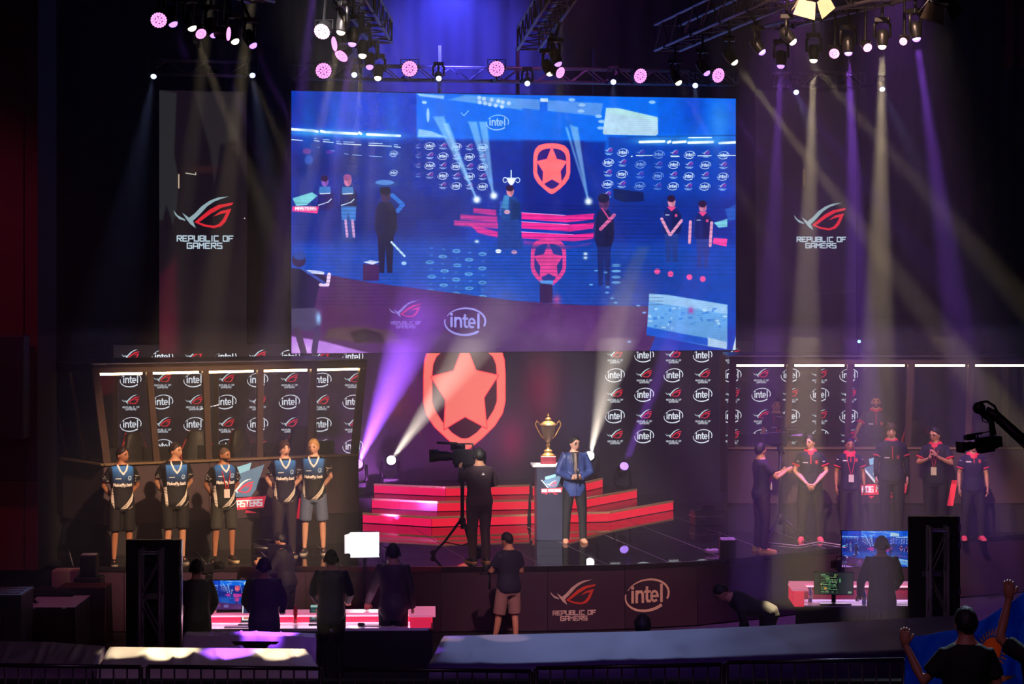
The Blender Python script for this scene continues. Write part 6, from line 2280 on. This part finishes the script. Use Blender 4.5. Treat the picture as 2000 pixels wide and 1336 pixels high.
me.from_pydata(vs, [], fs)
uv = me.uv_layers.new(name='UVMap')
for lp in me.loops:
    uv.data[lp.index].uv = uvs[lp.vertex_index]
me.materials.append(fm)
me.polygons.foreach_set('use_smooth', [True] * len(me.polygons))
fo = link('flag', me)
tag(fo, 'sky-blue flag with an orange sun held up at the bottom right', 'flag')
sol = fo.modifiers.new('thickness', 'SOLIDIFY')
sol.thickness = .004
# ------------------------------------------------------------------ lighting rig
M_TRUSS = mat('truss_alu', (150, 138, 146), 0.4, 0.8)


def truss(label, p0, p1, sz=.3, step=None):
    p0, p1 = Vector(p0), Vector(p1)
    d = (p1 - p0)
    L = d.length
    e = d.normalized()
    t = thing('lighting_truss', label, 'truss', tuple((p0 + p1) / 2))
    sd = Vector((-e.y, e.x, 0)).normalized() * (sz / 2)
    up = Vector((0, 0, sz / 2))
    cs = [sd + up, -sd + up, -sd - up, sd - up]
    for c in cs:
        MB().tube([p0 + c, p1 + c], .024, 8).build('chord', M_TRUSS, t, smooth=True, world=True)
    n = max(2, round(L / (step or sz * 1.3)))
    for f, (a, b) in enumerate(((cs[1], cs[2]), (cs[2], cs[3]), (cs[0], cs[3]))):
        for i in range(n):
            q0, q1 = p0 + e * (L * i / n), p0 + e * (L * (i + 1) / n)
            MB().tube([q0 + (a if i % 2 else b), q1 + (b if i % 2 else a)], .011, 6).build('brace', M_TRUSS, t, world=True)
    for k in (0, 1):
        q = p0 if k == 0 else p1
        for a, b in ((cs[0], cs[1]), (cs[1], cs[2]), (cs[2], cs[3]), (cs[3], cs[0])):
            MB().tube([q + a, q + b], .014, 6).build('end_brace', M_TRUSS, t, world=True)
    return t


def lens_mat(name, col, power):
    return mat(name, (240, 240, 245), .3, emit=col, power=power)


LENS = {'y': lens_mat('lens_cream', (255, 240, 205), 2.4), 'p': lens_mat('lens_violet', (176, 130, 255), 2.2), 'b': lens_mat('lens_blue_white', (195, 212, 255), 2.2), 'w': lens_mat('lens_white', (250, 240, 245), 14)}
BEAM = {'y': (1.0, .78, .44), 'p': (.36, .10, 1.0), 'b': (.38, .48, 1.0), 'w': (1.0, .86, .70)}


def moving_head(label, lens, target, kind, energy, deg, floor=False, k=1.0, group=None, blend=.35, beams=1):
    """base, yoke and tilting head with its lens; lens: the point the light leaves from"""
    lens, target = Vector(lens), Vector(target)
    d = (target - lens).normalized()
    c = lens - d * (.17 * k)
    sg = -1 if floor else 1
    base = c + Vector((0, 0, sg * .36 * k))
    t = thing('moving_head_lamp', label, 'stage lamp', tuple(base if not floor else base - Vector((0, 0, .05 * k))), 0, group)
    hd = Vector((d.x, d.y, 0))
    hd = hd.normalized() if hd.length > .05 else Vector((0, -1, 0))
    sd = Vector((-hd.y, hd.x, 0))
    b = MB()
    rot = Matrix(((sd.x, hd.x, 0), (sd.y, hd.y, 0), (0, 0, 1)))
    b.cbox(base, (.30 * k, .24 * k, .1 * k), 0, rot)
    b.build('base', PLASTIC, t, world=True, bevel=.012 * k)
    for s in (-1, 1):
        MB().tube([base - Vector((0, 0, sg * .05 * k)) + sd * (s * .10 * k), base - Vector((0, 0, sg * .09 * k)) + sd * (s * .16 * k), c + sd * (s * .155 * k)], [.03 * k, .034 * k, .03 * k], 8).build('yoke_arm', PLASTIC, t, smooth=True, world=True)
    h = MB().lathe([(.05, -.17), (.10, -.15), (.125, -.05), (.12, .06), (.105, .14), (.10, .17), (.085, .17)], 16, 0, c, d)
    cc_ = c
    h.v = [cc_ + (p - cc_) * k for p in h.v]
    ho = h.build('head', PLASTIC, t, smooth=True, world=True)
    MB().lathe([(.001, 0), (.084 * k, 0), (.082 * k, .02 * k), (.06 * k, .05 * k), (.03 * k, .064 * k), (.001, .068 * k)], 16, 0, lens + d * (.002 * k), d).build('lens', LENS[kind], ho, smooth=True, world=True)
    MB().cbox(base + hd * (-.125 * k) + Vector((0, 0, 0)), (.05 * k, .01, .02 * k), 0, rot).build('status_light', mat('red_status', (200, 20, 30), .4, emit=(255, 40, 50), power=3), t, world=True)
    if not floor:
        hanger(t, base + Vector((0, 0, .05 * k)))
    if beams == 1:
        spot('beam_light', lens + d * (.09 * k), target, energy, BEAM[kind], deg, blend, .07 * k)
    else:
        for i in range(beams):
            o = (i - (beams - 1) / 2) * deg * .40
            dd = Matrix.Rotation(R(o), 3, Vector((0, 1, 0))) @ d
            spot('beam_light', lens + d * (.09 * k), lens + dd * 10, energy * (1.0 if i % 2 == 0 else .7), BEAM[kind], deg * .27, .4, .035)
    return t


M_PINKLED = mat('pink_led', (255, 200, 240), .3, emit=(255, 150, 238), power=1.7)
M_PINKRIM = mat('pink_led_rim', (255, 60, 180), .3, emit=(255, 40, 170), power=1.2)


def par_lamp(label, p, facing, r=.14, group=None, power=None):
    p, n = Vector(p), Vector(facing).normalized()
    t = thing('par_lamp', label, 'stage lamp', tuple(p), 0, group)
    MB().lathe([(r * .6, -.16), (r * .95, -.12), (r * 1.02, 0), (r * 1.08, .012), (r * 1.0, .014)], 20, 0, p, n).build('can', PLASTIC, t, smooth=True, world=True)
    MB().lathe([(r * .99, .006), (r * .99, .012)], 20, 0, p, n).build('lens_rim', M_PINKRIM, t, world=True)
    ax = n.orthogonal().normalized()
    ay = n.cross(ax)
    led = MB()
    for ring, cnt in ((0, 1), (.34, 6), (.66, 12), (.92, 18)):
        for i in range(cnt):
            a = 2 * PI * i / max(1, cnt) + ring
            led.lathe([(r * .155, .012), (r * .14, .020), (.001, .022)], 8, 0, p + (ax * math.cos(a) + ay * math.sin(a)) * (r * ring * .93), n)
    o = led.build('led_cells', M_PINKLED, t, world=True)
    o['kind'] = 'stuff'
    up = Vector((0, 0, 1))
    sd = n.cross(up).normalized() if abs(n.z) < .95 else Vector((1, 0, 0))
    MB().tube([p - n * .06 + sd * (r * 1.1), p - n * .06 + sd * (r * 1.15) + up * (r * 1.1), p - n * .06 - sd * (r * 1.15) + up * (r * 1.1), p - n * .06 - sd * (r * 1.1)], .012, 6).build('bracket', DARKMET, t, world=True)
    hanger(t, p - n * .06 + up * (r * 1.1))
    return t


VT = 41.9
TRUSS_LINES = []


def onT(px, py, v=VT):
    a, z = on_plane(px, py, v)
    return S(a, v, z)


def rig_truss(label, p0, p1, sz, step=None):
    t = truss(label, p0, p1, sz, step)
    TRUSS_LINES.append((Vector(p0), Vector(p1), sz))
    for f in (.15, .85):
        q = Vector(p0).lerp(Vector(p1), f)
        MB().tube([q + Vector((0, 0, sz * .5)), (q.x, q.y, 15.02)], .012, 6).build('hanging_cable', DARKMET, t, world=True)
    return t


def hanger(t, p):
    """pipe from a lamp up to the nearest truss"""
    best = None
    for a, b, sz in TRUSS_LINES:
        d = b - a
        f = max(.02, min(.98, (p - a).dot(d) / d.dot(d)))
        q = a + d * f
        e = (q - p).length
        if best is None or e < best[0]:
            best = (e, q, sz, d)
    q, sz, dr = best[1], best[2], best[3]
    sdv = Vector((-dr.y, dr.x, 0)).normalized() * (sz / 2)
    q = q + (sdv if (p - q).dot(sdv) > 0 else -sdv)
    k = Vector((q.x - p.x, q.y - p.y, 0))
    if k.length < .12:
        pts = [p, q - Vector((0, 0, sz * .5))]
    else:
        pts = [p, Vector((p.x, p.y, q.z - sz * .5)), q - Vector((0, 0, sz * .5))]
        if abs(pts[1].z - p.z) < .05:
            pts = [p, pts[2]]
    MB().cbox(pts[-1], (.062, .062, .062)).build('truss_clamp', DARKMET, t, world=True)
    MB().tube(pts, .02, 8).build('hanger', DARKMET, t, world=True)


zs = lambda py, dz=2.95: (536 - py) / dz


def LP(px, py):
    return P(px, py, zs(py))


def over(x0, y0, x1, y1, f0, f1, z=9.16):
    """truss line above a row of lamps given by two lens pixels, run on by f0, f1 of its length"""
    a, b = LP(x0, y0), LP(x1, y1)
    d = b - a
    a, b = a + d * f0, a + d * f1
    return Vector((a.x, a.y, z)), Vector((b.x, b.y, z))


rig_truss('long horizontal truss above the big screen', onT(574, 140), onT(1437, 153), .25)
rig_truss('short horizontal truss above the left LED banner', onT(288, 130), onT(482, 135), .25)
rig_truss('short horizontal truss above the right LED banner', onT(1512, 154), onT(1684, 157), .25)
rig_truss('big diagonal truss coming forward from above the right of the screen', *over(1325, 161, 1548, 81, -.12, 1.5), .4, .5)
rig_truss('diagonal truss at the upper right holding violet and cream lamps', *over(1525, 128, 1790, 75, -.1, 1.25), .4, .5)
rig_truss('diagonal truss hanging above the middle of the screen', *over(1040, 160, 1090, 100, -.2, 1.7), .34, .42)
rig_truss('diagonal truss above the left part of the screen', *over(738, 152, 666, 62, -.1, 1.3), .34, .42)
rig_truss('diagonal truss at the upper left above the left banner', *over(494, 88, 338, 46, -.12, 1.3), .34, .42)
GR = 'moving head lamps on the trusses'
EN = 14000.0


for lab, x, y, k, tx, ty, ts, en, dg in (
        ('cream moving head just above the right end of the screen', 1325, 161, 'y', 1460, 400, 112, .25, 4),
        ('violet moving head beside the last pink lamp above the screen', 1380, 142, 'p', 1540, 380, 115, .3, 5),
        ('cream moving head with a long beam slanting right past the screen corner', 1434, 121, 'y', 1830, 640, 124, 1.1, 5),
        ('violet moving head on the big diagonal truss', 1488, 101, 'p', 1690, 360, 120, .4, 5),
        ('cream moving head below the left barn-door lamp', 1548, 81, 'y', 1900, 480, 128, .6, 5),
        ('violet moving head pointing straight down, leftmost of the upper right row', 1525, 128, 'p', 1500, 680, 117, .9, 7),
        ('cream moving head pointing straight down over the right banner', 1589, 117, 'y', 1572, 690, 119, 1.7, 7),
        ('violet moving head pointing down over the right edge of the right banner', 1657, 103, 'p', 1680, 660, 119, 1.7, 7),
        ('cream moving head pointing straight down right of the right banner', 1723, 90, 'y', 1716, 640, 122, 2.0, 7),
        ('violet moving head at the right end of the upper right row', 1790, 75, 'p', 1860, 560, 128, 1.2, 7),
        ('violet moving head at the left end of the upper left row', 338, 46, 'p', 450, 330, 122, 0.28, 4),
        ('cream moving head second in the upper left row', 375, 54, 'y', 520, 420, 120, 0.28, 5),
        ('violet moving head in the middle of the upper left row', 418, 67, 'p', 520, 330, 122, 0.28, 4),
        ('cream moving head fourth in the upper left row', 459, 80, 'y', 540, 260, 122, 0.22, 4),
        ('violet moving head at the right end of the upper left row', 494, 88, 'p', 600, 300, 122, 0.17, 5),
        ('cream moving head at the top of the lamp cluster above the left of the screen', 666, 62, 'y', 560, 560, 120, 0.55, 6),
        ('violet moving head second from the top of the left cluster', 688, 85, 'p', 640, 420, 120, .8, 6),
        ('cream moving head in the middle of the left cluster', 708, 108, 'y', 690, 330, 122, .6, 5),
        ('violet moving head low in the left cluster', 722, 130, 'p', 726, 300, 122, .3, 5),
        ('cream moving head lowest in the left cluster', 738, 152, 'y', 726, 320, 118, .35, 4),
        ('cream moving head in the cluster above the middle of the screen', 1074, 143, 'y', 1180, 400, 118, .15, 5),
        ('violet moving head in the cluster above the middle of the screen', 1090, 124, 'p', 1200, 420, 118, .15, 5)):
    moving_head(lab, LP(x, y), P(tx, ty, zs(y) + 2.5), k, EN * en * 1.8, dg, group=GR, k=.64)
GB = 'small blue-white spots on the back truss'
for lab, x, y, tx, ty, e in (('small blue-white spot at the left end of the left short truss', 300, 149, 250, 420, 1), ('small blue-white spot at the right end of the left short truss', 493, 147, 540, 440, 1.2), ('small blue-white spot beside the left lamp cluster', 692, 146, 690, 320, .4), ('small blue-white spot left of the screen centre', 857, 153, 875, 320, .7), ('small blue-white spot under the middle lamp cluster', 1030, 163, 1034, 320, .7), ('small blue-white spot right of the middle cluster', 1198, 160, 1198, 320, .7), ('small blue-white spot above the right end of the screen', 1358, 167, 1365, 320, .7), ('small blue-white spot left on the right short truss', 1555, 180, 1640, 420, 1.1), ('small blue-white spot right on the right short truss', 1723, 174, 1860, 460, 1.4)):
    pz = onT(x, y, 41.2)
    moving_head(lab, pz, P(tx, ty, F / pz.y + 9), 'b', 1100 * e, 10, group=GB, k=.62, blend=.6)
GP = 'round pink LED lamps'
for lab, x, y, v, n, r in (('round pink LED lamp at the left end of the long truss', 632, 138, 41.3, (.02, -1, -.25), .145), ('round pink LED lamp on the long truss, left of centre', 800, 134, 41.3, (.02, -1, -.22), .145), ('round pink LED lamp on the long truss, at its middle', 970, 134, 41.3, (-.02, -1, -.22), .145), ('turned pink LED lamp on the long truss, right of centre', 1250, 148, 41.3, (.55, -1, -.3), .14), ('turned pink LED lamp on the long truss near its right end', 1402, 147, 41.3, (.6, -1, -.3), .14)):
    par_lamp(lab, onT(x, y, v), n, r, GP)
for lab, x, y, n, r in (('big pink LED lamp at the upper left corner', 301, 32, (.1, -1, -.5), .095), ('tilted pink LED lamp at the top of the left cluster', 625, 55, (-.3, -1, -.6), .1), ('sideways pink LED lamp in the left cluster', 651, 80, (-1, -.45, -.2), .095), ('low tilted pink LED lamp in the left cluster', 664, 103, (-.5, -.6, -.7), .1), ('small pink LED lamp in the middle cluster above the screen', 1094, 137, (.7, -.7, -.4), .085), ('pink LED lamp partly behind a cream lamp at the upper left', 384, 59, (.5, -.8, -.6), .07), ('edge-on pink LED lamp at the upper left', 437, 60, (1, -.18, -.1), .085), ('pink LED lamp behind the left violet beams at upper right', 1637, 99, (-.3, -1, -.5), .07), ('pink LED lamp behind the cream beam at upper right', 1702, 87, (.3, -1, -.6), .06), ('pink LED lamp at the right end of the upper right row', 1774, 75, (-.4, -1, -.4), .05)):
    par_lamp(lab, LP(x, y) + Vector((0, .35, 0)), n, r, GP)


def fresnel(label, px, py, s, target):
    p = P(px, py, s)
    d = (Vector(target) - p).normalized()
    t = thing('barn_door_lamp', label, 'stage lamp', tuple(p))
    MB().lathe([(.05, -.26), (.11, -.24), (.13, -.05), (.13, 0), (.115, .0)], 16, 0, p, d).build('housing', PLASTIC, t, smooth=True, world=True)
    MB().lathe([(.001, .0), (.112, 0), (.10, .012), (.001, .02)], 16, 0, p - d * .01, d).build('lens', LENS['w'], t, smooth=True, world=True)
    ax = d.orthogonal().normalized()
    ay = d.cross(ax)
    mw = mat('flap_cream', (236, 214, 180), .5)
    for a, b in ((ax, ay), (-ax, ay), (ay, ax), (-ay, ax)):
        q = [p + a * .12 - b * .11, p + a * .12 + b * .11, p + a * .21 + d * .18 + b * .15, p + a * .21 + d * .18 - b * .15]
        MB().add(q + [v + a * .004 for v in q], [(0, 1, 2, 3), (7, 6, 5, 4), (0, 3, 7, 4), (1, 5, 6, 2), (3, 2, 6, 7), (0, 4, 5, 1)]).build('barn_door', mw, t, world=True)
    MB().tube([p - d * .12 + ay * .14, p - d * .12 + ay * .16 + Vector((0, 0, .25)), p - d * .12 - ay * .16 + Vector((0, 0, .25)), p - d * .12 - ay * .14], .012, 6).build('yoke', DARKMET, t, world=True)
    hanger(t, p - d * .12 + Vector((0, 0, .25)))
    return t, p, d


_, p, d = fresnel('lit barn-door lamp at the top edge, right of centre', 1588, -8, 165, P(1600, 600, 150))
spot('barn_door_light', p + d * .06, P(1650, 950, 118), 500, (1, .8, .55), 30, .8, .1)
_, p, d = fresnel('lit barn-door lamp at the top edge, further right', 1838, -2, 170, P(1800, 600, 150))
spot('barn_door_light', p + d * .06, P(1800, 950, 118), 350, (1, .8, .55), 30, .8, .1)

# floor beams behind the presenter and the stairs
GF = 'moving head lamps on the stage'
moving_head('white moving head on the left stairs sending a cream beam up to the right', P(764, 899, 104.6), P(965, 620, 158), 'w', EN * 5, 5.5, True, 1.0, GF, .3, 3)
moving_head('white moving head behind the presenter sending a cream beam upwards', P(1152, 890, 103.0), P(1222, 600, 158), 'w', EN * 4, 6, True, 1.0, GF, .3, 3)
moving_head('violet moving head on the right stairs', P(1219, 911, 102.4), P(1300, 700, 110), 'p', EN * 1.2, 5, True, 1.0, GF)
pv = P(700, 906, 107)
moving_head('violet moving head behind the right end of the left booth', pv, P(815, 630, 158), 'p', EN * 17, 6.5, True, 1.0, GF, .3, 3)
tag(MB().box((pv.x - .25, pv.y - .2, 1.0), (pv.x + .25, pv.y + .25, pv.z - .60)).build('lamp_crate', BLACK, bevel=.01), 'black crate carrying a violet lamp behind the left booth', 'crate')
pb_ = P(1152, 890, 103.0)
pz = P(1678, 667, 112)
t = thing('marker_lamp', 'tiny blue marker lamp standing on the right booth roof', 'lamp', (pz.x, pz.y, ZR))
MB().tube([(0, 0, 0), (0, 0, pz.z - ZR)], .012, 8).build('stem', DARKMET, t)
MB().ball((0, 0, pz.z - ZR), .028, 10).build('bulb', mat('blue_bulb', (80, 160, 255), .3, emit=(90, 170, 255), power=8), t, smooth=True)

spot('added_trophy_spot', P(1100, -60, 122), P(1072, 870, 116.5), 16000, (1, .85, .66), 3.4, .6, .05)  # unseen spot added to brighten the trophy
# wash lamps above the frame: their light fills the haze
spot('wash_lamp', P(880, -40, 113), P(880, 80, 101), 45000, (.06, .06, 1.0), 40, .9, .2)
spot('wash_lamp', P(1100, -60, 113), P(1130, 90, 101), 500, (.6, .1, .8), 60, .9, .2)
spot('wash_lamp', P(1760, -160, 124), P(1700, 900, 120), 5000, (.5, .15, .9), 44, .9, .2)
spot('wash_lamp', P(1560, -160, 124), P(1500, 900, 122), 5000, (.6, .16, .8), 36, .9, .2)

spot('added_floor_wash', P(770, 1012, 110), P(850, 820, 102.5), 1700, (.55, .12, .8), 110, .9, .2)  # unseen spots added to bring purple into the haze at stage centre
spot('added_floor_wash', P(1230, 1012, 106), P(1150, 820, 101), 900, (.5, .14, .85), 110, .9, .2)
spot('wash_lamp', (-9.5, 30, 11), P(40, 1000, 130), 500, (1, .1, .3), 60, .9, .2)
# beams that end on the pale platform in the foreground
for tx, ty, k, e in ((330, 1284, 'y', 1.0), (450, 1290, 'p', 1.6), (545, 1286, 'y', .8), (250, 1290, 'y', .5)):
    spot('beam_light', P(tx + 180, -150, 120), P(tx, ty, 178), 26000 * e, BEAM[k], 2.6, .6, .05)

# ------------------------------------------------------------------ haze over the stage
hz = bpy.data.materials.new('stage_haze')
hz.use_nodes = True
nt = hz.node_tree
nt.nodes.clear()
out = nt.nodes.new('ShaderNodeOutputMaterial')
vs_ = nt.nodes.new('ShaderNodeVolumeScatter')
vs_.inputs['Color'].default_value = (.95, .95, 1, 1)
vs_.inputs['Density'].default_value = 0.008
vs_.inputs['Anisotropy'].default_value = 0.25
nt.links.new(vs_.outputs[0], out.inputs['Volume'])
q = [S(-13, 43.18, 0), S(9.8, 43.18, 0)]
mb = MB().slab([(-12, 27), (11.5, 27), (q[1].x, q[1].y), (q[0].x, q[0].y)], 1.02, 14.0)
haze = thing('stage_haze', 'thin haze hanging over the stage, thicker near the floor', 'haze', (0, 36, 1.02), kind='stuff')
mb.build('haze_layer', hz, haze, world=True)
for zt_, dens in ((4.6, .010),):
    h2 = hz.copy()
    h2.node_tree.nodes['Volume Scatter'].inputs['Density'].default_value = dens
    q = [S(-12.9, 43.17, 0), S(9.7, 43.17, 0)]
    MB().slab([(-11.9, 30), (11.4, 30), (q[1].x, q[1].y), (q[0].x, q[0].y)], 1.03, zt_).build('haze_layer', h2, haze, world=True)
finish_blobs()
